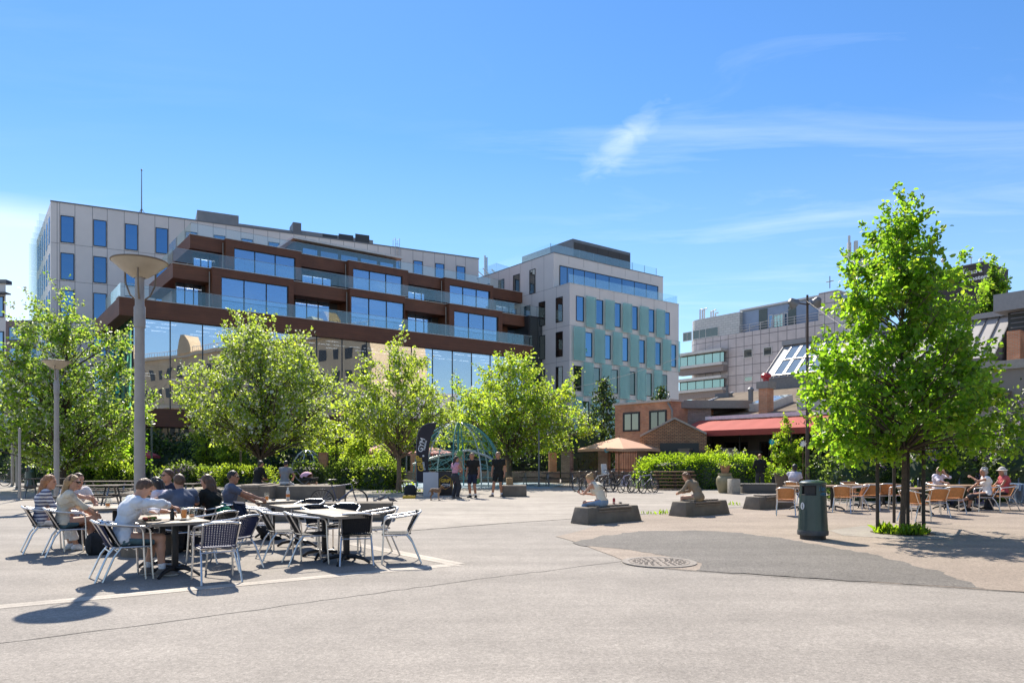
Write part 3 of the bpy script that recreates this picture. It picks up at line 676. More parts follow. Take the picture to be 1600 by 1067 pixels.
# ------------------------------------------------------------------ grey tiled office far right
def grey_office():
    d = (-VX.x, -VX.y); G = Facade((26.7, 112.3), d)
    t = empty('office_building', G.P(0, 0), 0, 'grey tiled office with rounded left corner and ribbon balconies', 'building')
    til = tile_mat('grey_tiles', (0.54, 0.48, 0.455), (0.60, 0.54, 0.515), (0.20, 0.18, 0.175), 1.35, 1.35, 0.05, rough=0.4, offset=0.0, bump=0.1, noise=0.08)
    wb = tile_mat('white_block', (0.52, 0.53, 0.50), (0.58, 0.58, 0.55), (0.36, 0.37, 0.36), 0.8, 0.35, 0.03, rough=0.6, noise=0.06)
    tR = G.t(1292); zw = G.z(1155, 520.5); zt = G.z(1155, 487)
    b = MB(); G.uvbox(b, 2.8, tR + 1.5, 0, zw, -14, 0); b.build('wall', til, t, world=True, smooth=False)
    # rounded corner
    b = MB(); n = 8; c = G.P(2.8, 0, -2.8)
    for (r, z0, z1) in ((2.8, 0, zw), (2.7, zw, zt)):
        for k in range(n):
            a0, a1 = [math.pi / 2 * j / n for j in (k, k + 1)]
            p = [c + (-G.d * math.sin(a) + G.n * math.cos(a)) * r for a in (a1, a0)]
            b.add([p[0] + ZZ * z0, p[1] + ZZ * z0, p[1] + ZZ * z1, p[0] + ZZ * z1], [(0, 1, 2, 3)], 0 if z0 == 0 else 1, [[(-k * .55, z0), (-k * .55 + .55, z0), (-k * .55 + .55, z1), (-k * .55, z1)]])
    q = Facade(c - G.d * 2.8, VX, flip=True); 
    G.uvbox(b, 0.0, 2.8, 0, zw - .01, -14, -2.8, 0); G.uvbox(b, 0.1, 2.8, zw, zt - .01, -14, -2.8, 1)
    b.build('rounded_corner', [til, wb], t, world=True, smooth=True, angle=50)
    b = MB(); tb = G.t(1155); G.uvbox(b, 2.8, tb, zw, zt, -14, -0.1); b.build('parapet_wall', wb, t, world=True, smooth=False)
    ztr = zt + 0.12
    b = MB(); G.box(b, tb, tR + 1.5, zw, ztr, -13, -0.8); b.build('upper_storey', mat('blue_grey_metal', (0.24, 0.30, 0.40), 0.35, 0.3, var=0.1, scale=0.8), t, world=True, smooth=False)
    b = MB(); G.box(b, tb - .3, tR + 1.7, ztr, ztr + 0.25, -13, -0.5); b.build('roof_edge', M_COPE, t, world=True)
    b = MB(); tr0 = G.t(1279); G.uvbox(b, tr0, tR + 1.45, zw, ztr + .35, -8, -0.02); b.build('stair_tower', til, t, world=True, smooth=False)
    dg = glass_mat('grey_office_glass', (0.3, 0.36, 0.36), (0.03, 0.03, 0.03), 0.3, wav=0.01)
    lg = glass_mat('ribbon_glass', (0.6, 0.85, 0.8), (0.10, 0.20, 0.19), 0.4, wav=0.01)
    def win(p0, p1, y0, y1, g=dg, mull=(), o=0.0):
        f = G.shift(o); a, c = f.t(p0), f.t(p1); m = (p0 + p1) / 2
        window_part(f, t, a, c, f.z(m, y1), f.z(m, y0), 0.0, g, M_COPE, 0.1, 0.07, mull=[f.t(x) for x in mull])
    win(1083, 1123, 513, 528, mull=(1093, 1103), o=-0.1); win(1067.5, 1081, 519, 533, mull=(1074,), o=-0.1)
    win(1162, 1176, 545, 559); win(1193, 1206.5, 542, 555.5); win(1163, 1176, 588, 596, lg)
    win(1201, 1208, 492, 512, M_GLASS_W, o=-0.8); win(1209, 1224, 491, 512, lg, mull=(1214, 1219), o=-0.8); win(1225, 1231, 489, 510, M_GLASS_W, o=-.8)
    for (p0, p1, y0, y1) in ((1186, 1199, 483, 515), (1232, 1244, 478, 507)):
        f = G.shift(-0.8); b = MB(); m = (p0 + p1) / 2; f.box(b, f.t(p0), f.t(p1), zw + .02, f.z(m, y0), 0.003, 0.06); b.build('shutter', mat('green_shutter', (0.10, 0.13, 0.12), 0.6), t, world=True)
    # balcony bands on the left with ribbon glass
    for (y0, y1, yb, ye) in ((556, 569, 573.5, 549), (599, 606.5, 612, 590)):
        f = G.shift(0.9); a, c = f.t(1061), f.t(1131); m = 1096
        b = MB(); f.box(b, a, c, f.z(m, yb), f.z(m, yb - 4), -0.9, 0.5); f.box(b, a, c, f.z(m, ye + 4), f.z(m, ye), -0.9, 0.7); b.build('balcony', M_COPE, t, world=True, smooth=False)
        window_part(f, t, a, c, f.z(m, yb - 4), f.z(m, ye + 4), -0.2, lg, M_DARK, 0.1, 0.07, mull=[f.t(x) for x in (1073, 1086, 1099, 1112, 1124)])
        b = MB(); f.box(b, a, c, f.z(m, yb + 10), f.z(m, yb), -0.9, 0.15); b.build('spandrel', mat('brown_tile', (0.26, 0.22, 0.20), 0.6, var=0.15), t, world=True)
    r = MB()
    for k in range(3): r.tube([G.P(tb, zw + .35 * (k + 1), 0.0), G.P(tr0, zw + .35 * (k + 1), 0.0)], 0.035, 5)
    for k in range(8): s = tb + (tr0 - tb) * k / 7; r.tube([G.P(s, zw, 0), G.P(s, zw + 1.1, 0)], 0.04, 5)
    r.build('railing', M_COPE, t, world=True)
    an = MB()
    for (px, hh) in ((1081, 1.9), (1084.5, 1.7), (1087.5, 1.9), (1098, 1.3), (1101.5, 1.4), (1105, .9)):
        q = G.P(G.t(px), zt, -2); an.tube([q, q + ZZ * hh, q + ZZ * hh + G.d * 0.5], 0.12, 7)
    an.build('vent_pipe', mat('white_trim', (0.62, 0.6, 0.58), 0.5), t, world=True)
    an = MB(); q = G.P(G.t(1308), ztr + 1.2, -3)
    for dx in (0, 0.9): an.tube([q + G.d * dx, q + G.d * dx + ZZ * (6.6 - dx)], 0.16, 7); an.box(q + G.d * dx + ZZ * (4.6), (0.4, .4, 2.2))
    an.box(q + ZZ * 2.2 + G.d * 1.6, (2.6, 2, 1.6)); an.build('antenna', M_COPE, t, world=True)
    an = MB(); q = G.P(G.t(1284), ztr + 1.2, -2); an.tube([q, q + ZZ * 1.6], 0.06, 6); an.tube([q + ZZ * .9 - G.d * .5, q + ZZ * .9 + G.d * .5], .06, 6); an.build('antenna', M_GREYM, t, world=True)
grey_office()
# ------------------------------------------------------------------ lettering helper
def text_mesh(s, size, extrude=0.02, bold=0.0, spacing=1.0):
    cu = bpy.data.curves.new('txt', 'FONT'); cu.body = s; cu.size = size; cu.extrude = extrude; cu.offset = bold; cu.space_character = spacing; cu.align_x = 'LEFT'; cu.resolution_u = 3
    o = bpy.data.objects.new('txt', cu); COL.objects.link(o)
    dg = bpy.context.evaluated_depsgraph_get(); me = bpy.data.meshes.new_from_object(o.evaluated_get(dg))
    vs = [v.co.copy() for v in me.vertices]; fs = [tuple(p.vertices) for p in me.polygons]
    bpy.data.objects.remove(o); bpy.data.curves.remove(cu); bpy.data.meshes.remove(me)
    return vs, fs
def put_text(mb, s, o, ax, up, size, extrude=0.02, bold=0.0, mi=0, spacing=1.0, sx=1.0, shear=0.0):
    vs, fs = text_mesh(s, size, extrude, bold, spacing); ax = Vector(ax).normalized(); up = Vector(up).normalized(); n = ax.cross(up); o = Vector(o)
    mb.add([o + ax * (v.x * sx + shear * v.y) + up * v.y + n * v.z for v in vs], fs, mi)
    return max(v.x for v in vs) * sx
def sign_tower():
    Y = 110; c = at(1537, 410, Y); zt = c.z
    A = Facade((c.x, c.y), (0.434, -0.90)); dl = Vector((-0.434, 0.90, 0)); dr = Vector((0.825, 0.565, 0)).normalized(); dl = Vector((-dr.y, dr.x, 0))
    t = empty('tower_building', (c.x, c.y, 0), 0, 'dark brick tower with two white rooftop signs behind the linden', 'building')
    br = tile_mat('dark_brick', (0.045, 0.034, 0.032), (0.055, 0.042, 0.04), (0.03, 0.025, 0.024), 0.9, 0.45, 0.03, rough=0.7, noise=0.1)
    A = Facade((c.x, c.y), dl, flip=True); B = Facade((c.x, c.y), dr)
    b = MB(); B.uvbox(b, 0, 8.5, 0, zt, -11, 0); b.build('wall', br, t, world=True, smooth=False)
    b = MB(); B.box(b, -.05, 8.55, zt, zt + .15, -11.05, .05); b.build('coping', M_GREYM, t, world=True)
    w = MB()
    for k in range(9): B.box(w, 0.8 + k * 0.85, 1.1 + k * .85, zt - 6.0, zt - 3.5, .004, .05)
    w.build('window', M_DARK, t, world=True)
    s = MB(); f = A
    ax = -A.d
    def line(px, py, word, size, icon):
        tt = A.t(px); z = A.z(px, py); o = A.P(tt, z, 0.06)
        put_text(s, word, o, ax, ZZ, size, 0.04, 0.02, sx=1.25)
        q = o - ax * .78
        if icon == 'box':
            for (x0, x1, z0, z1) in ((0, 1.45, 0, .2), (0, 1.45, 1.2, 1.4), (0, .22, .2, 1.2), (1.23, 1.45, .2, 1.2), (.45, 1.0, .42, .62), (.45, .65, .62, 1.0), (.82, 1.02, .62, 1.0)):
                s.frame_box(q + ax * x0 * .46 + ZZ * z0 * .6, ax * (x1 - x0) * .46, A.n * 0.06, ZZ * (z1 - z0) * .6)
        else:
            n = 18; pts = [q + ax * (0.36 + .36 * math.cos(a)) + ZZ * (0.3 + .32 * math.sin(a)) for a in [2 * math.pi * i / n for i in range(n)]]
            s.tube(pts, 0.07, 6, closed=True); s.prism([q + ax * (0.36 + .26 * math.cos(a)) + ZZ * (.3 + .22 * math.sin(a)) for a in [math.pi / 2 + math.pi * i / 9 for i in range(10)]], A.n * .05)
    line(1508, 430, 'entra', .92, 'box'); line(1511, 440, 'posten', .86, 'oval')
    s.build('sign_lettering', mat('sign_white', (0.72, 0.72, 0.72), 0.5, var=0.02), t, world=True)
    an = MB()
    for (k, hh) in ((1.0, 1.0), (2.4, 1.5), (4.2, 1.2), (6.5, 2.0), (8, 1.4)):
        q = A.P(k, zt, -1.5); an.tube([q, q + ZZ * hh], 0.07, 5); an.ell(q + ZZ * hh, (.4, .4, .4) if k in (8, 6.5) else (.25, .25, .08), 8, 6)
    an.build('antenna', M_COPE, t, world=True)
sign_tower()
# ------------------------------------------------------------------ brewery: big roof with skylights, awning wall
Af = Facade((12.0, 46.9), (-VX.x, -VX.y))
M_FELT = mat('roof_felt', (0.19, 0.155, 0.12), 0.95, var=0.25, scale=1.2, bump=0.2, bscale=20, spec=.1)
M_ZINC = mat('pale_zinc', (0.36, 0.34, 0.33), 0.6, 0.0, var=0.08, scale=0.7)
M_BRICK = tile_mat('red_brick', (0.50, 0.16, 0.065), (0.62, 0.25, 0.115), (0.40, 0.31, 0.24), 0.24, 0.078, 0.014, rough=0.85, noise=0.25)
M_BRICK2 = tile_mat('yellow_brown_brick', (0.36, 0.165, 0.085), (0.50, 0.27, 0.145), (0.12, 0.085, 0.06), 0.24, 0.09, 0.018, rough=0.85, noise=0.2)
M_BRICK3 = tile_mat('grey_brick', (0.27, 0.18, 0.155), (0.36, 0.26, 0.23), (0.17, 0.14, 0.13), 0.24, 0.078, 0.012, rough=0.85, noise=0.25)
def roof_quad(mb, pts, th=0.25, mi=0): mb.prism(pts, (0, 0, -th), mi)
def brewery():
    t = empty('brewery_hall', Af.P(0, 0), 0, 'low hall with felt roof, glazed roof monitor and pale metal sheets', 'building')
    tl, tr = -5.7, 16.0
    mo = Af.shift(-12); zb = mo.z(1195, 592); mt = Af.shift(-15); zt = mt.z(1222, 541)
    b = MB(); Af.box(b, tl + .2, tr, 0, 4.15, -26, -2.2); b.build('wall', mat('render_wall', (0.36, 0.32, 0.28), 0.85, var=0.1), t, world=True, smooth=False)
    b = MB(); z0 = 4.2; zr = zb - 0.9
    roof_quad(b, [Af.P(tl, z0, -1.8), Af.P(tr, z0, -1.8), Af.P(tr, zr, -11.8), Af.P(tl, zr, -11.8)], 0.22)
    b.build('roof', M_FELT, t, world=True, smooth=False)
    b = MB(); b.prism([Af.P(tl + .05, z0 - .3, -2.2), Af.P(tl + .05, zr - .25, -11.8), Af.P(tl + .05, zr - .25, -24), Af.P(tl + .05, z0 - .3, -24)], -VX * 0.2); b.build('gable_wall', M_ZINC, t, world=True, smooth=False)
    e = MB(); e.tube([Af.P(tl, z0 + .03, -1.8), Af.P(tl, zr + .03, -11.8)], 0.09, 6); e.build('verge_trim', M_COPE, t, world=True)
    ml = mo.t(1192); mr = mt.t(1583)
    b = MB(); mo.box(b, ml, mr, zr - .5, zb, -8, 0); b.build('monitor_wall', mat('grey_render', (0.22, 0.21, 0.20), 0.8, var=0.15), t, world=True, smooth=False)
    b = MB()
    b.prism([mo.P(ml, zb + .002, 0.05), mo.P(ml, zt, -3), mo.P(ml, zt, -8), mo.P(ml, zb + .002, -8)], mo.d * (mr - ml)); b.build('monitor_roof', M_ZINC, t, world=True, smooth=False)
    b = MB(); mo.box(b, ml - .1, mr + .1, zt, zt + 0.35, -8, -2.75); b.build('ridge_trim', M_ZINC, t, world=True, smooth=False)
    sl = Vector(mo.P(0, zt, -3) - mo.P(0, zb, 0.05)); L_ = sl.length; sdir = sl.normalized(); nn = mo.d.cross(sdir); nn = nn if nn.z > 0 else -nn
    seam = MB(); n = 22; dk = MB()
    for k in range(n + 1):
        s = ml + (mr - ml) * k / n; a = mo.P(s, zb, .05) + nn * 0.01
        (seam if k < 9 else dk).frame_box(a - mo.d * .03, mo.d * .06, sdir * L_, nn * .07)
    seam.build('seam', M_ZINC, t, world=True); dk.build('dark_seam', mat('dark_grey', (0.10, 0.105, 0.115), 0.5), t, world=True)
    sk = glass_mat('skylight_pane', (0.7, 0.8, 0.85), (0.20, 0.25, 0.29), 0.14, wav=0.005)
    for k in range(4):
        for (v0, v1) in ((0.06, 0.47), (0.52, 0.92)):
            s0 = ml + 0.9 + k * 0.95; a = mo.P(s0, zb, .05) + sdir * (L_ * v0) + nn * .06
            g = MB(); g.frame_box(a, mo.d * 0.72, sdir * (L_ * (v1 - v0)), nn * .03); w = g.build('skylight', sk, t, world=True)
            f = MB()
            for dx in (-0.09, 0.73): f.frame_box(a + mo.d * dx, mo.d * .08, sdir * (L_ * (v1 - v0)), nn * .07)
            f.frame_box(a - mo.d * .09 - sdir * .09, mo.d * .9, sdir * .09, nn * .07); f.build('frame', M_COPE, w, world=True)
    rs = Vector((Af.P(0, zr, -11.8) - Af.P(0, z0, -1.8))).normalized(); rn = Af.d.cross(rs); rn = rn if rn.z > 0 else -rn
    def roofpt(px, py):
        k = Vector(((px - 800) / F, 1, (HZ - py) / F)); o = Vector((0, 0, H)); p0 = Af.P(0, z0, -1.8)
        return o + k * ((p0 - o).dot(rn) / k.dot(rn))
    for (px, py, w_, l_, panes) in ((1170, 643, 1.7, 2.6, 2), (1246, 640, 2.9, 2.4, 3)):
        a = roofpt(px, py)
        c = MB(); c.frame_box(a, Af.d * w_, rs * l_, rn * .5); k = c.build('skylight_curb', mat('skylight_frame_pale', (0.55, 0.54, 0.53), 0.4, 0.2), t, world=True)
        for j in range(panes):
            g = MB(); g.frame_box(a + rn * .503 + Af.d * (w_ * (j + .08) / panes) + rs * .12, Af.d * (w_ / panes * .84), rs * (l_ - .24), rn * .02); g.build('pane', sk, k, world=True)
    q = roofpt(1192, 646); c = MB(); zc = Facade((q.x, q.y), Af.d).z(1192, 607)
    Fq = Facade((q.x, q.y), Af.d); Fq.uvbox(c, -0.31, .31, q.z - .4, zc, -.7, 0); k = c.build('chimney', M_BRICK, t, world=True, smooth=False)
    c = MB(); Fq.box(c, -.42, .42, zc, zc + .45, -.8, .1); c.build('chimney_cap', mat('concrete_cap', (0.25, 0.235, 0.215), 0.8), k, world=True)
    c = MB(); c.lathe([(.18, 0), (.18, .2), (.30, .25), (.32, .42), (.2, .55), (0, .58)], 14, Fq.P(0, zc + .45, -.35)); c.build('red_cowl', mat('red_enamel', (0.45, 0.03, 0.04), 0.35), k, world=True)
    q = roofpt(1173, 633); c = MB(); c.lathe([(.17, -.2), (.17, 1.0), (.22, 1.02), (.22, 1.12), (.1, 1.25), (0, 1.26)], 14, q); c.build('vent_pipe', M_GREYM, t, world=True)
    q = roofpt(1136, 620); c = MB(); c.tube([q, q + ZZ * .9], .07, 8); c.box(q - Af.d * .3 + ZZ * .12, (1.3, .5, .35), math.atan2(Af.d.y, Af.d.x)); c.build('roof_vent', M_GREYM, t, world=True)
    # pale rendered wall and brick stack at the right end
    wf = Af.shift(-5.0); b = MB(); w0, w1 = wf.t(1470), wf.t(1760); zw = wf.z(1560, 578)
    wf.box(b, w0, w1, 0, zw, -5, 0); b.build('yard_wall', tile_mat('render_blocks', (0.30, 0.265, 0.22), (0.33, 0.29, 0.245), (0.25, 0.22, 0.19), 1.2, 0.4, .02, rough=.9), t, world=True, smooth=False)
    b = MB(); wf.box(b, w0 - .1, w1, zw, zw + .45, -5, .15); b.build('wall_coping', mat('wall_coping', (0.34, 0.31, 0.27), 0.85), t, world=True)
    sf = Af.shift(-9.5); b = MB(); sf.uvbox(b, sf.t(1573), sf.t(1594), zw, sf.z(1580, 517), -.9, 0); b.build('brick_stack', M_BRICK, t, world=True, smooth=False)
    bf = Af.shift(-13); b = MB(); bf.box(b, bf.t(1575), bf.t(1760), 0, bf.z(1590, 487), -8, 0); b.build('end_wall', M_DARK, t, world=True, smooth=False)
    b = MB(); z_ = bf.z(1590, 487); bf.box(b, bf.t(1562), bf.t(1760), z_, bf.z(1590, 460), -8, 1.0); b.build('concrete_parapet', mat('parapet_concrete', (0.27, 0.27, 0.275), 0.7, var=0.08), t, world=True, smooth=False)
    r = MB()
    for k in range(5): zz = bf.z(1590, 522) + k * .28; r.tube([bf.P(bf.t(1588), zz, .9), bf.P(bf.t(1700), zz, .9)], .03, 5)
    r.build('railing', M_GREYM, t, world=True)
    # shaded front under the awning
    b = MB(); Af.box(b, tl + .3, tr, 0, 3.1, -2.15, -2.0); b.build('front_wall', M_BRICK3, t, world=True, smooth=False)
    for k in range(6):
        s = tl + 1.2 + k * 2.6; window_part(Af.shift(-2.0), t, s, s + 1.7, 0.9, 2.6, 0, M_GLASS_G, M_DARK, .08, .07, mull=(s + .85,))
    rf = MB(); Af.box(rf, tl + 1, tr, 3.15, 3.35, -1.95, -0.4); rf.build('porch_roof', M_ZINC, t, world=True)
brewery()
def awning():
    t0 = Af.t(1087); t1 = Af.t(1330)
    t = empty('awning', Af.P(t0, 0), 0, 'long red fabric awning with white cassette under the felt roof', 'awning')
    zk = Af.z(1100, 656); zf = zk - 0.78
    fab = mat('red_awning_cloth', (0.38, 0.07, 0.05), 0.85, var=0.10, scale=1.2); nt = fab.node_tree
    b = MB(); n = 28; vs = []; fs = []
    for k in range(n + 1):
        s = t0 + (t1 - t0) * k / n; sag = 0.03 * math.sin(k * 1.7)
        vs += [Af.P(s, zk - .02, -.35), Af.P(s, (zk + zf) / 2 - .08 + sag, 1.0), Af.P(s, zf, 2.0), Af.P(s, zf - .34, 2.02)]
    for k in range(n):
        for j in range(3): fs.append((k * 4 + j, k * 4 + 4 + j, k * 4 + 5 + j, k * 4 + 1 + j))
    b.add(vs, fs); b.build('canopy', fab, t, world=True, angle=30)
    c = MB(); Af.box(c, t0 + .6, t1, zk, zk + .22, -.6, -.2); c.build('cassette', mat('awning_white', (0.7, 0.7, 0.72), 0.4), t, world=True)
    a = MB()
    for k in range(6):
        s = t0 + .5 + k * (t1 - t0 - 1) / 5; a.tube([Af.P(s, zk - .3, -.6), Af.P(s + .5, zk - .75, .9), Af.P(s, zf - .05, 1.9)], .04, 6)
    a.build('folding_arm', M_DARK, t, world=True)
    p = MB()
    for k in range(5):
        s = t0 + .8 + k * (t1 - t0 - 1.6) / 4; p.tube([Af.P(s, 0, -.5), Af.P(s, zk, -.5)], .07, 8)
    p.build('post', M_DARK, t, world=True)
awning()
# ------------------------------------------------------------------ small brick houses left of the awning
def brick_house():
    c = Vector((248 * 47 / F, 47, 0)); K = Facade((c.x, c.y), (-VX.x, -VX.y))
    t = empty('brick_house', K.P(0, 0), 0, 'two storey red brick house with flat roof and dark windows', 'house')
    t0 = K.t(961); zt = K.z(1000, 630.5)
    b = MB(); K.uvbox(b, t0, 0, 0, zt, -6, 0); b.build('wall', M_BRICK, t, world=True, smooth=False)
    e = MB(); K.box(e, t0 - .1, .1, zt, zt + .14, -6, .14); e.build('roof_edge', mat('pale_trim', (0.5, 0.45, 0.4), .7), t, world=True)
    for (p0, p1, y0, y1) in ((974, 1000, 644, 674), (1015, 1042, 641, 672)):
        a, d = K.t(p0), K.t(p1); m = (p0 + p1) / 2
        window_part(K, t, a, d, K.z(m, y1), K.z(m, y0), .0, glass_mat('old_window', (.4, .42, .38), (.03, .035, .03), .3, wav=.02), M_DARK, .12, .06, mull=((a + d) / 2,))
    p = MB(); q = K.P(-.15, zt - .1, .1); p.tube([q, q - ZZ * .5 + K.d * .35, q - ZZ * 1.0 + K.d * .35, q - ZZ * 5 + K.d * .35], .07, 8); p.build('rain_pipe', mat('pipe_metal', (0.30, 0.25, 0.21), 0.4, 0.6), t, world=True)
    g = Facade((c.x - .6, c.y + 1.0), (1, 0.02))
    b = MB(); g.uvbox(b, .65, g.t(1111), 0, zt - .4, -4, 0); b.build('side_wing', M_BRICK3, t, world=True, smooth=False)
    b = MB(); g.box(b, .62, g.t(1172), zt - .4, zt + .12, -3, .4); b.build('concrete_fascia', mat('fascia_concrete', (0.22, 0.205, 0.19), .8), t, world=True, smooth=False)
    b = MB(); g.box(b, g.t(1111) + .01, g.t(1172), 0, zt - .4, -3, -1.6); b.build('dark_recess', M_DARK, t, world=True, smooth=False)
brick_house()
def gable_house():
    c = at(1054, 715, 43.5); K = Facade((c.x, c.y), (1, -0.25))
    t = empty('gabled_outbuilding', K.P(0, 0), 0, 'small brown brick outbuilding with pointed gable behind the bright hedge', 'house')
    ap = (0, K.z(1054, 655)); l = (K.t(1000), K.z(1000, 683)); r = (K.t(1104), K.z(1104, 679))
    vs = [K.P(l[0], 0), K.P(r[0], 0), K.P(r[0], r[1]), K.P(0, ap[1]), K.P(l[0], l[1])]; uv = [(l[0], 0), (r[0], 0), r, ap, l]
    b = MB(); b.add(vs + [v - K.n * 5 for v in vs], [(0, 1, 2, 3, 4), (0, 4, 9, 5), (1, 6, 7, 2)], 0, [uv, [(0, 0), (0, l[1]), (5, l[1]), (5, 0)], [(0, 0), (5, 0), (5, r[1]), (0, r[1])]]); b.build('wall', M_BRICK2, t, world=True, smooth=False)
    b = MB()
    for (p, q) in ((l, ap), (ap, r)):
        d = Vector(K.P(q[0], q[1]) - K.P(p[0], p[1])); b.frame_box(K.P(p[0], p[1] + .01, .12), d, -K.n * 5.1, ZZ * .12)
    b.build('roof', mat('gable_sheet', (0.38, 0.33, 0.29), .7), t, world=True, smooth=False)
    o = MB(); K.box(o, K.t(1031), K.t(1092), .3, K.z(1060, 692), .003, .04); o.build('doorway', M_DARK, t, world=True)
gable_house()
# ------------------------------------------------------------------ far left street
def left_street():
    c = at(9, 715, 62); A = Facade((c.x, c.y), (-1, -0.05), flip=True); S = Facade((c.x, c.y), (0.0 - .35, 1))
    t = empty('apartment_building', (c.x, c.y, 0), 0, 'white apartment block cut off by the left edge', 'building')
    zt = H + 272 * 62 / F
    b = MB(); b.prism([A.P(0, 0), A.P(12, 0), A.P(20, 0, -12), A.P(9, 0, -12)], (0, 0, zt)); b.build('wall', M_PANEL, t, world=True, smooth=False)
    b = MB(); A.box(b, -.15, 12, zt, zt + .3, -.6, .2); b.build('roof_edge', M_GREYM, t, world=True)
    for k in range(5):
        window_part(A, t, .15, 2.4, zt - 2.9 - k * 3, zt - 1.1 - k * 3, 0, M_GLASS_W, M_DARK, .08, .06, mull=(1.2,))
    g = MB(); A.box(g, -0.5, 3, zt - 1.0, zt - .9, .1, .9); g.build('balcony', M_GREYM, t, world=True)
    c = at(54, 715, 120); A = Facade((c.x, c.y), (-1, 0.1), flip=True)
    t = empty('office_building', (c.x, c.y, 0), 0, 'distant brown office with blue glass seen past the left tree', 'building')
    zt = H + 215 * 120 / F
    b = MB(); A.box(b, -6, 9, 0, zt, -10, 0); b.build('wall', mat('brown_panel', (0.16, 0.12, 0.12), .6), t, world=True, smooth=False)
    for i in range(6):
        for j in range(4):
            window_part(A, t, -5 + j * 3.4, -2.2 + j * 3.4, zt - 3.3 - i * 3.5, zt - 1.1 - i * 3.5, 0, M_GLASS_W, M_DARK, .1, .06)
    c = at(-8, 715, 90); A = Facade((c.x, c.y), (1, 0.1))
    t = empty('shop_building', (c.x, c.y, 0), 0, 'low pale building behind the poles at far left', 'building')
    b = MB(); A.box(b, -6, 8.5, 0, 7.5, -8, 0); b.build('wall', mat('beige_wall', (0.34, 0.3, 0.26), .8), t, world=True, smooth=False)
    for k in range(5): window_part(A, t, -5 + k * 2.6, -3 + k * 2.6, .8, 3.4, 0, M_GLASS_G, M_DARK, .1, .07); window_part(A, t, -5 + k * 2.6, -3 + k * 2.6, 4.5, 6.6, 0, M_GLASS_W, M_DARK, .1, .07)
left_street()
# ------------------------------------------------------------------ tan building behind the viewer, seen in the glass
def tan_building():
    a = Vector((36, 43, 0)); c = Vector((66, -45, 0)); d = (c - a); A = Facade((a.x, a.y), (d.x, d.y)); L_ = d.length
    if A.n.x > 0: A.n = -A.n
    t = empty('sandstone_building', a, 0, 'sunny tan building with turrets mirrored in the brown office glass', 'building')
    st = mat('tan_stone', (0.62, 0.46, 0.28), .8, var=.12, scale=.3)
    b = MB(); A.box(b, 0, L_, 0, 23.5, -14, 0); b.build('wall', st, t, world=True, smooth=False)
    b = MB()
    for z in (5, 12.2, 22.6): A.box(b, -.2, L_, z, z + .5, 0, .5)
    b.build('cornice', mat('pale_stone', (0.6, 0.5, 0.36), .8), t, world=True, smooth=False)
    w = MB()
    for k in range(int(L_ / 3.4)):
        for z in (1, 6.4, 9.6, 14.5, 18.5): A.box(w, 1 + k * 3.4, 2.5 + k * 3.4, z, z + 2, .01, .05)
    w.build('window', M_DARK, t, world=True)
    for s in (10, 30, 52, 74):
        b = MB(); q = [A.P(s, 23.5, .2), A.P(s + 5, 23.5, .2), A.P(s + 4.2, 26, .2), A.P(s + 3.2, 27.3, .2), A.P(s + 1.8, 27.3, .2), A.P(s + .8, 26, .2)]; b.prism(q, -A.n * 3); b.build('turret', st, t, world=True, smooth=False)
    r = MB()
    for k in range(int(L_ / .8)): r.tube([A.P(k * .8, 23.5, -.3), A.P(k * .8, 24.6, -.3)], .05, 4)
    r.tube([A.P(0, 24.6, -.3), A.P(L_, 24.6, -.3)], .07, 4); r.build('railing', mat('white_trim', (0.62, 0.6, 0.58), 0.5), t, world=True)
tan_building()
# ------------------------------------------------------------------ foliage
def leaf_mat(name, c1, c2, tc, tf=0.5, rough=0.42, spec=0.5):
    """c1..c2 leaf colour range picked per leaf, tc = colour of light coming through"""
    m = bpy.data.materials.new(name); m.use_nodes = True; nt = m.node_tree; N = nt.nodes; L = nt.links
    b = N['Principled BSDF']; b.inputs['Roughness'].default_value = rough; b.inputs['Specular IOR Level'].default_value = spec
    ge = N.new('ShaderNodeNewGeometry')
    r = N.new('ShaderNodeValToRGB'); e = r.color_ramp.elements
    e[0].position = 0.0; e[0].color = (*c1, 1); e[1].position = 1.0; e[1].color = (*c2, 1)
    L.new(ge.outputs['Random Per Island'], r.inputs[0]); L.new(r.outputs[0], b.inputs['Base Color'])
    tr = N.new('ShaderNodeBsdfTranslucent')
    r2 = N.new('ShaderNodeValToRGB'); e = r2.color_ramp.elements; t = Vector(tc)
    e[0].color = (*(t * 0.62), 1); e[1].color = (*(t * 1.2), 1)
    L.new(ge.outputs['Random Per Island'], r2.inputs[0]); L.new(r2.outputs[0], tr.inputs[0])
    mx = N.new('ShaderNodeMixShader'); mx.inputs[0].default_value = tf
    L.new(b.outputs[0], mx.inputs[1]); L.new(tr.outputs[0], mx.inputs[2]); L.new(mx.outputs[0], N['Material Output'].inputs[0])
    MATS[name] = m; return m
M_BARK = mat('bark', (0.085, 0.062, 0.046), 0.95, var=0.35, scale=14, bump=0.6, bscale=25)
M_BARK2 = mat('pale_bark', (0.16, 0.115, 0.08), 0.95, var=0.3, scale=10, bump=0.5, bscale=25)
M_LINDEN = leaf_mat('linden_leaf', (0.045, 0.105, 0.012), (0.085, 0.155, 0.022), (0.42, 0.74, 0.035), 0.60)
M_BEAM = leaf_mat('whitebeam_leaf', (0.065, 0.115, 0.028), (0.12, 0.175, 0.05), (0.62, 0.80, 0.12), 0.58, rough=0.38, spec=0.6)
M_GOLD = leaf_mat('golden_leaf', (0.09, 0.125, 0.015), (0.15, 0.17, 0.025), (0.68, 0.86, 0.055), 0.60)
M_HEDGE = leaf_mat('hedge_leaf', (0.045, 0.10, 0.012), (0.08, 0.155, 0.02), (0.50, 0.74, 0.03), 0.55)
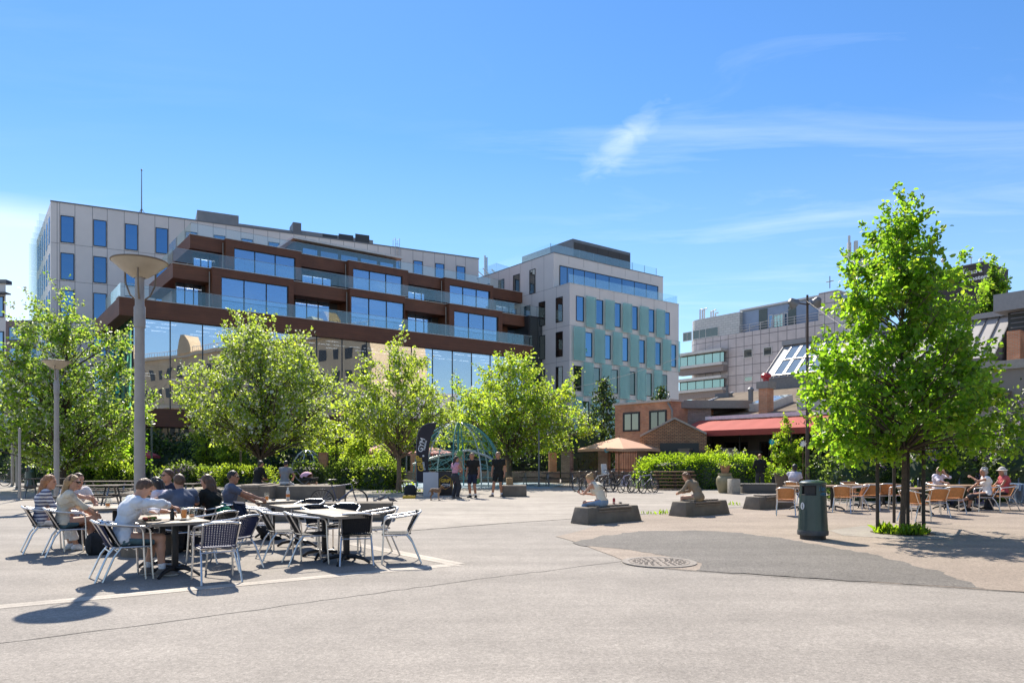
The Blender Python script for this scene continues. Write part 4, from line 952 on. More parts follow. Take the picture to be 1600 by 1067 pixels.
M_SHRUB = leaf_mat('shrub_leaf', (0.035, 0.075, 0.014), (0.065, 0.115, 0.022), (0.36, 0.52, 0.06), 0.5)
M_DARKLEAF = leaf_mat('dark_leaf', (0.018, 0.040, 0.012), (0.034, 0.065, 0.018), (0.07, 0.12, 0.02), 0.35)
M_PALEF = leaf_mat('pale_fleck', (0.45, 0.47, 0.36), (0.58, 0.60, 0.48), (0.55, 0.58, 0.42), 0.35)  # pale flecks: blossom, leaf undersides and leaf gloss put into the colour
M_LILAC = leaf_mat('lilac_flower', (0.30, 0.20, 0.38), (0.46, 0.34, 0.52), (0.4, 0.28, 0.5), 0.35)
def leaves_mesh(name, P, D, S, mats, mi, rnd, parent=None, world=False, round_=0.36, fold=0.18):
    """P positions, D leaf directions, S sizes -> one mesh of folded pointed leaves"""
    n = len(P); P = np.asarray(P, float); D = np.asarray(D, float); D /= np.linalg.norm(D, axis=1)[:, None] + 1e-9
    A = rnd.normal(size=(n, 3)); X = np.cross(D, A); X /= np.linalg.norm(X, axis=1)[:, None] + 1e-9
    Z = np.cross(X, D); S = np.asarray(S)[:, None]
    w = round_
    loc = [(0, 0, 0), (-w * .9, .28, fold), (-w * .8, .68, fold), (0, 1, 0), (w * .8, .68, fold), (w * .9, .28, fold)]
    V = np.stack([P + S * (X * a + D * b + Z * c) for a, b, c in loc], 1).reshape(-1, 3)
    base = np.arange(n)[:, None] * 6
    Fq = np.concatenate([base + np.array([0, 3, 2, 1]), base + np.array([0, 5, 4, 3])], 1).reshape(-1)
    me = bpy.data.meshes.new(name); me.vertices.add(n * 6); me.vertices.foreach_set('co', V.ravel())
    me.loops.add(n * 8); me.loops.foreach_set('vertex_index', Fq); me.polygons.add(n * 2)
    me.polygons.foreach_set('loop_start', np.arange(0, n * 8, 4)); me.polygons.foreach_set('loop_total', np.full(n * 2, 4))
    for m in mats: me.materials.append(m)
    me.polygons.foreach_set('material_index', np.repeat(np.asarray(mi, int), 2))
    me.update(calc_edges=True); me.validate()
    o = bpy.data.objects.new(name, me); COL.objects.link(o)
    if parent is not None: o.parent = parent; KIDS.setdefault(parent.name, []).append(o)
    return o
def tree(name, label, cat, base, prof, mats, weights, nclump, per, leaf, seed, trunk_r=0.12, bark=None, clump_r=0.55, group=None, trunk_top=None, squash=0.8, lean=(0, 0), hollow=0.25, droop=0.35, stems=1, zfork=None):
    """prof: list of (height, radius). A trunk with limbs that reach clumps of leaves through the crown."""
    rnd = np.random.default_rng(seed); pr = random.Random(seed)
    t = empty(name, base, 0, label, cat, group)
    zs = [p[0] for p in prof]; rs = [p[1] for p in prof]; zlo, zhi = zs[0], zs[-1]
    Rz = lambda z: float(np.interp(z, zs, rs))
    # lumpy outline
    ph = rnd.uniform(0, 6.28, 6)
    lump = lambda a, z: 1 + 0.20 * math.sin(3 * a + ph[0] + z * 1.3) + 0.17 * math.sin(5 * a + ph[1] - z * 2.3) + 0.13 * math.sin(2 * a + ph[2] + z * 3.1)
    C = []; tries = 0
    rmax = max(rs)
    while len(C) < nclump and tries < nclump * 60:
        tries += 1
        z = rnd.uniform(zlo, zhi); r = Rz(z)
        if rnd.uniform() > (r / rmax) ** 1.3 + 0.05: continue
        a = rnd.uniform(0, 6.283); q = rnd.uniform(hollow, 1) ** 0.6; rad = max(0.02, r * lump(a, z) * q - clump_r * 0.7)
        p = np.array([rad * math.cos(a) + lean[0] * z, rad * math.sin(a) + lean[1] * z, z])
        if len(C) > 4:
            d = np.min(np.linalg.norm(np.array(C) - p, axis=1))
            if d < clump_r * 0.55: continue
        C.append(p)
    C = np.array(C)
    # wood
    w = MB(); top = trunk_top or (zlo + (zhi - zlo) * 0.85)
    def trunk_pt(z): return Vector((lean[0] * z + 0.06 * math.sin(z * 1.1 + ph[3]), lean[1] * z + 0.06 * math.sin(z * .9 + ph[4]), z))
    for sidx in range(stems):
        off = Vector((0, 0, 0)) if stems == 1 else Vector((pr.uniform(-.25, .25), pr.uniform(-.25, .25), 0))
        n = 12; pts = [trunk_pt(top * k / n) + off for k in range(n + 1)]; rr = [trunk_r * (1.25 if k == 0 else 1.0) * (1 - 0.86 * k / n) + 0.008 for k in range(n + 1)]
        w.tube(pts, rr, 9)
    tw = w
    for c in C:
        cv = Vector(c); hz = math.hypot(c[0], c[1])
        z0 = max(min(zlo * 0.75 + 0.1, 1.6), min(top * .95, c[2] - hz * pr.uniform(.45, 1.0))); z0 = max(z0, zfork or zlo * 0.6)
        a = trunk_pt(z0); mid = a.lerp(cv, .5) + Vector((pr.uniform(-.1, .1), pr.uniform(-.1, .1), pr.uniform(0.0, .25))) * hz * .5
        l = (cv - a).length; r0 = min(trunk_r * .45, 0.007 + 0.010 * l)
        tw.tube([a, a.lerp(mid, .55), mid, mid.lerp(cv, .55), cv], [r0, r0 * .8, r0 * .6, r0 * .42, r0 * .2], 5, caps=False)
        for k in range(3):
            e = cv + Vector((pr.gauss(0, 1), pr.gauss(0, 1), pr.gauss(.2, .7))) * clump_r * .6
            tw.tube([mid.lerp(cv, .4 + .2 * k), e], [r0 * .3, r0 * .1], 4, caps=False)
    w.build('trunk', bark or M_BARK, t)
    # leaves: each clump a few twigs; leaves hang from the twigs
    P = []; D = []; S = []; MI = []
    wts = np.array(weights, float); wts /= wts.sum()
    for c in C:
        k = max(8, int(per * rnd.uniform(.5, 1.5))); ntw = 5
        tips = rnd.normal(size=(ntw, 3)); tips /= np.linalg.norm(tips, axis=1)[:, None]
        out = np.array([c[0] - lean[0] * c[2], c[1] - lean[1] * c[2], 0.25]); out /= np.linalg.norm(out) + 1e-6
        tips = tips + out * 0.5; tips *= clump_r * rnd.uniform(.5, 1.25, (ntw, 1)); tips[:, 2] *= squash
        tips *= rnd.uniform(.6, 1.25); which = rnd.integers(0, ntw, k); s = rnd.uniform(0.0, 1, k)[:, None] ** .7
        pos = c + tips[which] * s + rnd.normal(size=(k, 3)) * clump_r * 0.16
        d = tips[which] / clump_r * .5 + rnd.normal(size=(k, 3)) * .65; d[:, 2] -= droop
        P.append(pos); D.append(d); S.append(leaf * rnd.uniform(.6, 1.25, k)); MI.append(rnd.choice(len(mats), k, p=wts))
    # loose shoots that break the outline
    for j in rnd.integers(0, len(C), int(len(C) * .55)):
        c = C[j]; out = np.array([c[0] - lean[0] * c[2], c[1] - lean[1] * c[2], 0]); rr_ = np.linalg.norm(out)
        if rr_ + .2 < .45 * Rz(c[2]) and c[2] < zlo + .75 * (zhi - zlo): continue
        v = out / (rr_ + .3) * rnd.uniform(.3, 1.0) + np.array([0, 0, rnd.uniform(.3, 1.0)]) + rnd.normal(size=3) * .2; v /= np.linalg.norm(v); l = clump_r * rnd.uniform(1.3, 2.2); k = int(per * .42)
        s = np.sort(rnd.uniform(.1, 1, k))[:, None]; P.append(c + v * l * s + rnd.normal(size=(k, 3)) * clump_r * .10); d = v * .4 + rnd.normal(size=(k, 3)) * .6; d[:, 2] -= droop * .6; D.append(d); S.append(leaf * rnd.uniform(.5, 1.1, k)); MI.append(rnd.choice(len(mats), k, p=wts))
    P = np.concatenate(P); D = np.concatenate(D); S = np.concatenate(S); MI = np.concatenate(MI)
    keep = P[:, 2] > 0.05
    leaves_mesh('crown', P[keep], D[keep], S[keep], mats, MI[keep], rnd, t)
    return t
# big linden on the right with stakes
def zp(py, Y): return H + (HZ - py) * Y / F
B = gp(1410, 834)
tree('linden_tree', 'bright green linden held by dark stakes, tallest tree on the right', 'tree', B,
     [(1.52, 1.0), (1.85, 1.9), (2.45, 2.15), (3.1, 1.9), (4.0, 1.52), (4.9, 1.33), (5.6, 1.2), (6.15, .95), (6.5, .58), (6.85, .12)], [M_LINDEN, M_GOLD, M_SHRUB], [.80, .10, .10], 225, 92, 0.112, 11, 0.050, clump_r=.40, lean=(.004, 0), trunk_top=6.1, zfork=1.75, hollow=.12, squash=.85)
def stakes(px_list, label):
    t = empty('tree_stakes', B, 0, label, 'tree support')
    m = mat('dark_stake', (0.055, 0.042, 0.034), .9, var=.3, scale=9, bump=.3)
    pts = []
    for (px, py) in px_list:
        q = gp(px, py) - B; b = MB(); b.tube([q, q + ZZ * 2.0], .036, 10); b.build('stake', m, t); pts.append(q)
    for (i, j) in ((0, 3), (1, 2), (0, 1), (2, 3)):
        b = MB(); a, c = pts[i] + ZZ * 1.86, pts[j] + ZZ * 1.86; b.tube([a - (c - a).normalized() * .08, c + (c - a).normalized() * .08], .03, 6); b.build('crossbar', m, t)
stakes([(1371, 833), (1397, 817), (1443, 832.5), (1418.5, 832)], 'four dark stakes with crossbars round the linden trunk')
# the four plaza trees
def at_px(px, py): return gp(px, py)
b1 = gp(97, 765); Y1 = b1.y
tree('whitebeam_tree', 'large pale flecked tree behind the slim lamp post at the left', 'tree', b1,
     [(1.1, 1.6), (1.9, 3.2), (3.2, 4.0), (4.6, 4.1), (5.8, 3.7), (7.2, 2.9), (8.4, 1.8), (9.4, .5)], [M_BEAM, M_SHRUB, M_PALEF, M_LINDEN], [.44, .22, .14, .2], 225, 92, .16, 21, .15, clump_r=.75, group='trees round the plaza', lean=(0.03, 0), hollow=.1)
b2 = gp(408, 762)
tree('whitebeam_tree', 'broad blossom flecked tree behind the two people on the stone block', 'tree', b2,
     [(1.9, 1.8), (2.5, 3.8), (3.6, 4.8), (5.0, 4.6), (6.2, 3.7), (7.4, 2.7), (8.4, 1.5), (9.1, .5)], [M_BEAM, M_GOLD, M_PALEF, M_SHRUB], [.42, .24, .24, .10], 225, 95, .16, 22, .14, clump_r=.8, group='trees round the plaza', hollow=.1, lean=(0.0, 0))
b3 = gp(622, 767)
tree('plaza_tree', 'small light green tree left of the black gym flag', 'tree', b3,
     [(1.9, .9), (2.6, 2.4), (3.7, 2.95), (4.8, 2.4), (5.8, 1.5), (6.6, 1.0), (7.3, .3)], [M_BEAM, M_GOLD, M_PALEF], [.42, .44, .14], 110, 90, .14, 23, .12, bark=M_BARK2, clump_r=.6, group='trees round the plaza', hollow=.1)
b4 = gp(797, 757)
tree('plaza_tree', 'wide yellow green tree above the three standing gym people', 'tree', b4,
     [(1.75, 1.6), (2.3, 3.6), (3.2, 4.6), (4.4, 4.3), (5.6, 3.0), (6.6, 2.1), (7.6, .6)], [M_BEAM, M_GOLD, M_LINDEN, M_PALEF], [.30, .48, .14, .08], 205, 95, .16, 24, .15, bark=M_BARK2, clump_r=.8, group='trees round the plaza', hollow=.1)
# slimmer golden trees and bushes in the bed
for (px, py, hh, r, lab, sd, ms) in (
    (330, 752, 4.2, 1.5, 'golden green small tree in the bed left of the broad blossom tree', 31, [M_GOLD, M_SHRUB]),
    (372, 753, 3.5, 1.1, 'low golden sapling in the bed beside a grey pole', 32, [M_GOLD, M_SHRUB]),
    (525, 752, 4.6, 1.5, 'yellow green sapling between the blossom tree and the small tree', 33, [M_GOLD, M_BEAM]),
    (567, 756, 3.6, 1.2, 'yellowish shrub tree behind the low dark shrubs', 34, [M_GOLD, M_BEAM]),
    (165, 760, 2.6, 1.2, 'multi stemmed bright green bush behind the long dark benches', 35, [M_LINDEN, M_GOLD]),
    (205, 757, 3.4, 1.3, 'green bush just left of the tall lamp post', 36, [M_LINDEN, M_SHRUB])):
    tree('small_tree', lab, 'tree', gp(px, py), [(.7, r * .5), (1.3, r), (hh * .6, r * .9), (hh * .85, r * .5), (hh, .15)], ms, [.7, .3], 46, 50, .17, sd, .05, clump_r=.48, group='young trees in the planting bed', stems=3)
# dark larch and small conifers in front of the white block
def conifer(base, hh, r, label, seed, m=M_DARKLEAF, n=3400):
    rnd = np.random.default_rng(seed); t = empty('conifer_tree', base, 0, label, 'tree', 'conifers before the white block')
    w = MB(); w.tube([(0, 0, 0), (0, 0, hh * .97)], [.14, .02], 7); P = []; D = []
    nb = 46
    for k in range(nb):
        z = hh * (.12 + .85 * k / nb); a = k * 2.4; L_ = r * (1 - (z / hh) ** 1.25) * rnd.uniform(.65, 1.15) + .15
        e = np.array([math.cos(a) * L_, math.sin(a) * L_, z + L_ * .18]); w.tube([(0, 0, z), tuple(e)], [.03, .008], 4, caps=False)
        q = int(n / nb * (L_ / r + .3)); s = rnd.uniform(.1, 1.05, q)[:, None]
        P.append(np.array([0, 0, z]) + (e - np.array([0, 0, z])) * s + rnd.normal(size=(q, 3)) * [.14, .14, .12]); dd = rnd.normal(size=(q, 3)) * .6; dd[:, 2] -= .5; D.append(dd)
    w.build('trunk', M_BARK, t); P = np.concatenate(P); D = np.concatenate(D)
    leaves_mesh('crown', P, D, .30 * rnd.uniform(.6, 1.2, len(P)), [m, M_SHRUB], (rnd.uniform(size=len(P)) < .25).astype(int), rnd, t, round_=.2)
conifer(Vector((7.6, 60, 0)), zp(586, 60), 3.3, 'dark larch standing before the white block, left of the brick house', 41)
conifer(Vector((13.2, 64, 0)), zp(600, 64), 2.2, 'dark conifer tip showing over the brick house roof', 42)
# hornbeam column behind the roof
tree('hornbeam_tree', 'narrow columnar tree in front of the dark sign tower', 'tree', Vector((46.5, 70, 0)), [(9, 1.2), (12, 1.7), (15, 1.75), (17.5, 1.3), (19.3, .7), (20.3, .2)], [M_LINDEN, M_SHRUB], [.55, .45], 150, 70, .3, 43, .25, clump_r=.6, squash=1.3)
# hedge / shrub volumes
def bush(name, label, cat, base, size, mats, weights, n, leaf, seed, rz=0.0, core=None, group=None, flowers=None, boxy=1.0, rough=.25):
    """leafy mass: inner body plus leaves on and just under a lumpy surface"""
    rnd = np.random.default_rng(seed); t = empty(name, base, rz, label, cat, group)
    sx, sy, sz = size; e = 1 / (1 + boxy * 2)
    def surf(u, th):  # superellipsoid half
        cx, sx_ = math.cos(th), math.sin(th)
        return cx, sx_
    a = rnd.uniform(0, 2 * math.pi, n); zz = rnd.uniform(0.0, 1, n)
    ca, sa = np.cos(a), np.sin(a)
    p = 2 + 3 * boxy; rr = (np.abs(ca) ** p + np.abs(sa) ** p) ** (-1 / p)
    top = rnd.uniform(size=n) < (.5 if boxy > .5 else .35)
    shr = np.where(top, np.sqrt(rnd.uniform(0, 1, n)), (1 - zz ** (2 + 3 * boxy)) ** (1 / (2 + 3 * boxy)))
    hz = np.where(top, (1 - np.minimum(shr, .999) ** (2 + 3 * boxy)) ** (1 / (2 + 3 * boxy)), zz)
    lump = 1 + rough * .5 * (np.sin(a * 7 + hz * 5 + seed) * .5 + np.sin(a * 13 - hz * 3 + seed * 2) * .35 + np.sin(ca * sx * 3.1 + sa * sy * 4.7 + seed) * .5)
    dep = rnd.uniform(.86, 1.04, n) * lump
    P = np.stack([ca * rr * shr * sx / 2 * dep, sa * rr * shr * sy / 2 * dep, hz * sz * (dep if rough else 1)], 1)
    D = np.stack([ca * shr, sa * shr, hz * 1.1], 1) * .8 + rnd.normal(size=(n, 3)) * .6
    MI = rnd.choice(len(mats), n, p=np.array(weights) / sum(weights))
    if flowers:
        fm, fr = flowers; P2 = []; 
        for k in range(fr):
            i = rnd.integers(0, n); q = 42; P2.append(P[i] * 1.04 + rnd.normal(size=(q, 3)) * [.07, .07, .12])
        P2 = np.concatenate(P2); k2 = len(P2)
        fo = leaves_mesh('flower_heads', P2, rnd.normal(size=(k2, 3)), .07 * rnd.uniform(.7, 1.2, k2), [fm], np.zeros(k2), rnd, t)
    leaves_mesh('foliage', P, D, leaf * rnd.uniform(.6, 1.25, n), mats, MI, rnd, t)
    c = MB(); nu, nv = 28, 7; vs = []; fs = []
    for j in range(nv + 1):
        h_ = j / nv; s_ = (1 - min(h_, .98) ** (2 + 3 * boxy)) ** (1 / (2 + 3 * boxy))
        for i in range(nu):
            aa = 2 * math.pi * i / nu; r_ = (abs(math.cos(aa)) ** p + abs(math.sin(aa)) ** p) ** (-1 / p) * s_ * (.84 + rnd.uniform(-.05, .05))
            vs.append((math.cos(aa) * r_ * sx / 2, math.sin(aa) * r_ * sy / 2, h_ * sz * .86))
    for j in range(nv):
        for i in range(nu): i2 = (i + 1) % nu; fs.append((j * nu + i, j * nu + i2, (j + 1) * nu + i2, (j + 1) * nu + i))
    fs.append(tuple(nv * nu + i for i in range(nu))); c.add(vs, fs); c.build('stems', core or M_DARKLEAF, t, smooth=False)  # added dark inner core, not stems, so the leaf mass isn't see-through
    return t
def hedge_line(name, label, pa, pb, depth, h, mats, weights, n, leaf, seed, group=None, boxy=1.0, core=None, rough=.25, cat='hedge'):
    a, b = gp(*pa), gp(*pb); d = b - a; L_ = d.length; d.normalize(); nn = Vector((-d.y, d.x, 0)); nn = nn if nn.y > 0 else -nn
    return bush(name, label, cat, (a + b) / 2 + nn * depth / 2, (L_, depth, h), mats, weights, n, leaf, seed, math.atan2(d.y, d.x), core, group, None, boxy, rough)
hedge_line('hedge', 'long bright lime green hedge behind the parked bicycles', (992, 763), (1200, 766), 1.7, 1.62, [M_HEDGE, M_GOLD], [.9, .1], 9500, .11, 51)
hedge_line('hedge', 'trimmed green hedge behind the green scooter', (1238, 762), (1378, 766), 1.5, 1.45, [M_HEDGE, M_SHRUB], [.75, .25], 6500, .1, 52)
hedge_line('hedge', 'long low dark hedge bordering the planting bed behind the drinkers', (238, 758), (345, 760), 2.0, .95, [M_SHRUB, M_GOLD, M_DARKLEAF], [.6, .2, .2], 3800, .13, 53, rough=.5)
hedge_line('hedge', 'yellow flecked low hedge behind the man in the grey shirt', (340, 761), (425, 760), 1.8, 1.0, [M_GOLD, M_SHRUB], [.5, .5], 3000, .13, 54, rough=.5)
for (px, py, w_, d_, h_, lab, ms, wt, n, sd, bx) in (
    (548, 763, 2.0, 1.5, 1.25, 'dark green shrub behind the parked road bike', [M_SHRUB, M_DARKLEAF], [.65, .35], 2300, 61, .3),
    (592, 764, 2.3, 1.5, 1.35, 'olive green shrub left of the small tree trunk', [M_SHRUB, M_GOLD], [.75, .25], 2500, 62, .3),
    (512, 752, 2.2, 1.6, 1.9, 'fresh green rounded shrub in the shade behind the pink pram', [M_LINDEN, M_SHRUB], [.5, .5], 2200, 63, .2),
    (480, 755, 2.4, 1.5, 1.2, 'dark shrub behind the pink pram', [M_DARKLEAF, M_SHRUB], [.7, .3], 1800, 64, .3),
    (130, 760, 2.2, 1.6, 1.3, 'ferny green shrub behind the slim lamp post', [M_SHRUB, M_LINDEN], [.7, .3], 2300, 65, .3),
    (185, 761, 2.0, 1.4, 1.1, 'feathery low shrub left of the tall lamp post', [M_SHRUB, M_GOLD], [.7, .3], 2000, 66, .3),
    (285, 760, 1.8, 1.2, 1.15, 'shrub with mauve blossom right of the tall lamp post', [M_SHRUB, M_DARKLEAF], [.7, .3], 1600, 67, .3),
    (50, 753, 3.4, 2.0, 1.7, 'dark clipped shrub behind the left litter bin', [M_DARKLEAF, M_SHRUB], [.7, .3], 2300, 68, .6)):
    bush('shrub', lab, 'shrub', gp(px, py), (w_, d_, h_), ms, wt, n, .13, sd, group='shrubs in the planting beds', boxy=bx, rough=.6, flowers=(M_LILAC, 14) if sd == 67 else None)
# bushes at the brown office's foot; dark colour partly stands for its shaded ground floor
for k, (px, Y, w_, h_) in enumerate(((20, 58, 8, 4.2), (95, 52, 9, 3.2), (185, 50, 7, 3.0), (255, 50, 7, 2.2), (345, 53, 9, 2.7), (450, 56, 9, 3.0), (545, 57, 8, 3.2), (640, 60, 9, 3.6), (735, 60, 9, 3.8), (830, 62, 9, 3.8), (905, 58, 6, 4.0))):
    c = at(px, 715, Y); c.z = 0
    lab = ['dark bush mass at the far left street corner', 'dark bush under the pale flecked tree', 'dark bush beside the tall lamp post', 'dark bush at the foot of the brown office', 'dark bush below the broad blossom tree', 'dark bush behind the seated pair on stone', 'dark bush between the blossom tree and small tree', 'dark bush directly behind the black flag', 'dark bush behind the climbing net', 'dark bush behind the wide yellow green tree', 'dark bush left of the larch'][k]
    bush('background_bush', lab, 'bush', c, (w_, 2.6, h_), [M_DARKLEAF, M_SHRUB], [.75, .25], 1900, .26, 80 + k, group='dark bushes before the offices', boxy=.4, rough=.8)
# right hand background
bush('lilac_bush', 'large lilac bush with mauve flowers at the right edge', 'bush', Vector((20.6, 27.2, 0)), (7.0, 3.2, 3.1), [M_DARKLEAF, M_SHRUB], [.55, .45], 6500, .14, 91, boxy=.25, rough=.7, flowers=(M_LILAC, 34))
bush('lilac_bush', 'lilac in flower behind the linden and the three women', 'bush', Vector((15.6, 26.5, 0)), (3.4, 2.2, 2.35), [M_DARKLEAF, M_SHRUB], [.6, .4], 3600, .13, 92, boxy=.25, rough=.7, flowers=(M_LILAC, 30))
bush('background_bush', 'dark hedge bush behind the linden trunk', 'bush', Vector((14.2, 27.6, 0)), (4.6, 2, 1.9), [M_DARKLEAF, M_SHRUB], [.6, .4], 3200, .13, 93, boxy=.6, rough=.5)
tree('small_tree', 'yellow green bush tree beside the slim floodlight pole', 'tree', gp(1229, 762), [(.5, .4), (1.1, .85), (2.0, .8), (2.9, .5), (3.6, .12)], [M_GOLD, M_LINDEN], [.6, .4], 50, 60, .12, 95, .04, clump_r=.3, stems=3)
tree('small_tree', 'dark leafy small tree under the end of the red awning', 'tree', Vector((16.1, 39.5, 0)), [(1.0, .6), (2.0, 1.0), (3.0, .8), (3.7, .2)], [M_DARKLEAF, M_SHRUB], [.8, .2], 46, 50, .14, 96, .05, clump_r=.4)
def grass_tuft():
    rnd = np.random.default_rng(5); n = 700; r = np.sqrt(rnd.uniform(0, 1, n)) * .45; a = rnd.uniform(0, 6.28, n)
    P = np.stack([B.x + r * np.cos(a) * 1.15, B.y + r * np.sin(a), np.full(n, .02)], 1); D = rnd.normal(size=(n, 3)) * .45; D[:, 2] = 1; hgt = .5 + .9 * np.clip(np.sin(P[:, 0] * 9) * np.sin(P[:, 1] * 7 + 1) + .35, 0, 1)
    o = leaves_mesh('grass', P, D, .155 * hgt * rnd.uniform(.4, 1.3, n), [M_HEDGE, M_GOLD], (rnd.uniform(size=n) < .12).astype(int), rnd, round_=.14); tag(o, kind='stuff')
    n = 260; P = []; 
    for (x, y) in ((633, 769), (612, 770), (1150, 789), (1010, 803), (540, 764), (655, 768)):
        q = gp(x, y); P.append(np.stack([q.x + rnd.normal(size=40) * .5, q.y + rnd.normal(size=40) * .12, np.full(40, .0)], 1))
    P = np.concatenate(P); n = len(P); D = rnd.normal(size=(n, 3)) * .4; D[:, 2] = 1
    o = leaves_mesh('weeds', P, D, .16 * rnd.uniform(.3, 1.1, n), [M_HEDGE], np.zeros(n), rnd, round_=.16); tag(o, kind='stuff')
grass_tuft()
# ------------------------------------------------------------------ street furniture
M_ALU = mat('aluminium', (0.70, 0.68, 0.66), 0.34, 0.95, var=0.05)
M_WEAVE = mat('black_weave', (0.012, 0.013, 0.017), 0.6, var=0.25, scale=40, spec=.25)
M_WEAVEB = mat('navy_weave', (0.012, 0.020, 0.075), 0.55, var=0.25, scale=40, spec=.3)
M_CANE = mat('cane_weave', (0.50, 0.22, 0.075), 0.55, var=0.22, scale=30)
M_CONC = mat('dark_concrete', (0.165, 0.138, 0.108), 0.9, var=0.3, scale=2.2, bump=0.5, bscale=40)
M_CONCT = mat('concrete_top', (0.27, 0.25, 0.225), 0.85, var=0.2, scale=3, bump=0.3, bscale=40)
M_WOOD = mat('weathered_wood', (0.20, 0.165, 0.135), 0.8, var=0.25, scale=7, bump=0.3, bscale=18)
M_DWOOD = mat('dark_slats', (0.085, 0.062, 0.045), 0.8, var=0.3, scale=7, bump=0.3, bscale=18)
M_WOODB = mat('brown_wood', (0.22, 0.125, 0.065), 0.75, var=0.3, scale=6, bump=0.3, bscale=18)
M_TOP = mat('table_laminate', (0.27, 0.22, 0.165), 0.55, var=0.12, scale=5, spec=.3)
M_EDGE = mat('table_edge', (0.22, 0.185, 0.15), 0.6, var=0.1)
M_BLK = mat('black_metal', (0.016, 0.016, 0.018), 0.45, 0.2, var=0.2)
M_POLE = mat('lamp_pole_paint', (0.34, 0.315, 0.29), 0.6, 0.1, var=0.15, scale=3, bump=.1, bscale=30)
def arc_pts(a, b, c, n=6):
    """quadratic bend from a to c round b"""
    a, b, c = Vector(a), Vector(b), Vector(c); return [(a * (1 - t) ** 2 + b * 2 * t * (1 - t) + c * t * t) for t in [i / n for i in range(n + 1)]]
def make_chair(name, label, weave, cat='chair', cane=False):
    t = empty(name, (0, 0, 0), 0, label, cat)
    # seat weave: strands both ways
    s = MB(); n = 15
    for k in range(n):
        y = -.19 + .40 * k / (n - 1); s.box((0, y, .452 - .012 * math.sin(math.pi * k / (n - 1))), (.43, .025, .010))
    for k in range(13):
        x = -.2 + .40 * k / 12; s.box((x, .01, .446), (.024, .41, .009))
    s.box((0, .222, .443), (.45, .03, .028)); s.build('seat', weave, t, smooth=False)
    b = MB(); W_ = .21
    def bp(x, h): 
        cv = (.10 if cane else .045) * (x / W_) ** 2
        return Vector((x * (1 + (.12 * h if cane else .04 * h)), -.205 - .135 * h + cv, .47 + (.30 if not cane else .31) * h))
    nh = 13 if not cane else 16
    for k in range(nh):
        h = .04 + .92 * k / (nh - 1); pts = [bp(-W_ + 2 * W_ * i / 6, h) for i in range(7)]
        for i in range(6):
            d = pts[i + 1] - pts[i]; b.frame_box(pts[i], d, Vector((0, .008, .003)), Vector((0, -.004, .0195 if not cane else .0165)))
    ns = 15 if not cane else 19
    for k in range(ns):
        x = -W_ + 2 * W_ * k / (ns - 1); wdt = .018 if 0 < k < ns - 1 else .026
        p, q = bp(x, 0), bp(x, 1); m = bp(x, .5)
        for (u, v) in ((p, m), (m, q)): b.frame_box(u - Vector((wdt / 2, 0, 0)), Vector((wdt, 0, 0)), v - u, Vector((0, .007, .002)))
    b.build('backrest', weave, t, smooth=False)
    for sgn in (-1, 1):
        f = MB(); f.tube([(sgn * .262, .235, 0), (sgn * .246, .215, .34), (sgn * .240, .205, .60)], .0135, 8); f.build('leg', M_ALU, t)
        r = MB(); r.tube([(sgn * .245, -.355, 0), (sgn * .225, -.22, .32), (sgn * .215, -.13, .44)], .0135, 8); r.build('leg', M_ALU, t)
        a = MB(); pts = [(sgn * .240, .205, .60)] + arc_pts((sgn * .240, .203, .62), (sgn * .240, .195, .685), (sgn * .245, .12, .692), 5) + arc_pts((sgn * .252, -.05, .712), (sgn * .262, -.345, .75), (sgn * .11, -.352, .778), 14) + [(0, -.352, .78)]
        a.tube(pts, [.0135] * 3 + [.0165] * (len(pts) - 3), 12); a.build('armrest', M_ALU, t)
    fr = MB()
    for sgn in (-1, 1): fr.tube([(sgn * .236, .21, .428), (sgn * .218, -.16, .43)], .011, 6)
    fr.tube([(-.243, .213, .40), (.243, .213, .40)], .011, 6); fr.tube([(-.222, -.175, .385), (.222, -.175, .385)], .011, 6); fr.tube([(-.228, .02, .40), (.228, .02, .40)], .009, 6)
    for sgn in (-1, 1): fr.tube([(sgn * .205, -.15, .44), (sgn * .225, -.335, .765)], .011, 6)
    fr.build('seat_frame', M_ALU, t); return t
FACE = lambda d: math.atan2(d[1], d[0]) - math.pi / 2      # yaw so that local +Y looks along d
uF, vF = (UX.x, UX.y), (VX.x, VX.y)
chair0 = make_chair('cafe_chair', '', M_WEAVE); chairN = make_chair('cafe_chair', '', M_WEAVEB)
_used = {}
def place(proto, pos, d, label, group, dz=0.0):
    rz = FACE(d); p = (pos[0], pos[1], dz)
    if proto.name not in _used: _used[proto.name] = 1; o = proto; o.location = p; o.rotation_euler = (0, 0, rz)
    else: o = dup(proto, p, rz)
    o['label'] = label; o['group'] = group; return o
G1 = 'aluminium chairs on the cafe terrace'
CH = {}
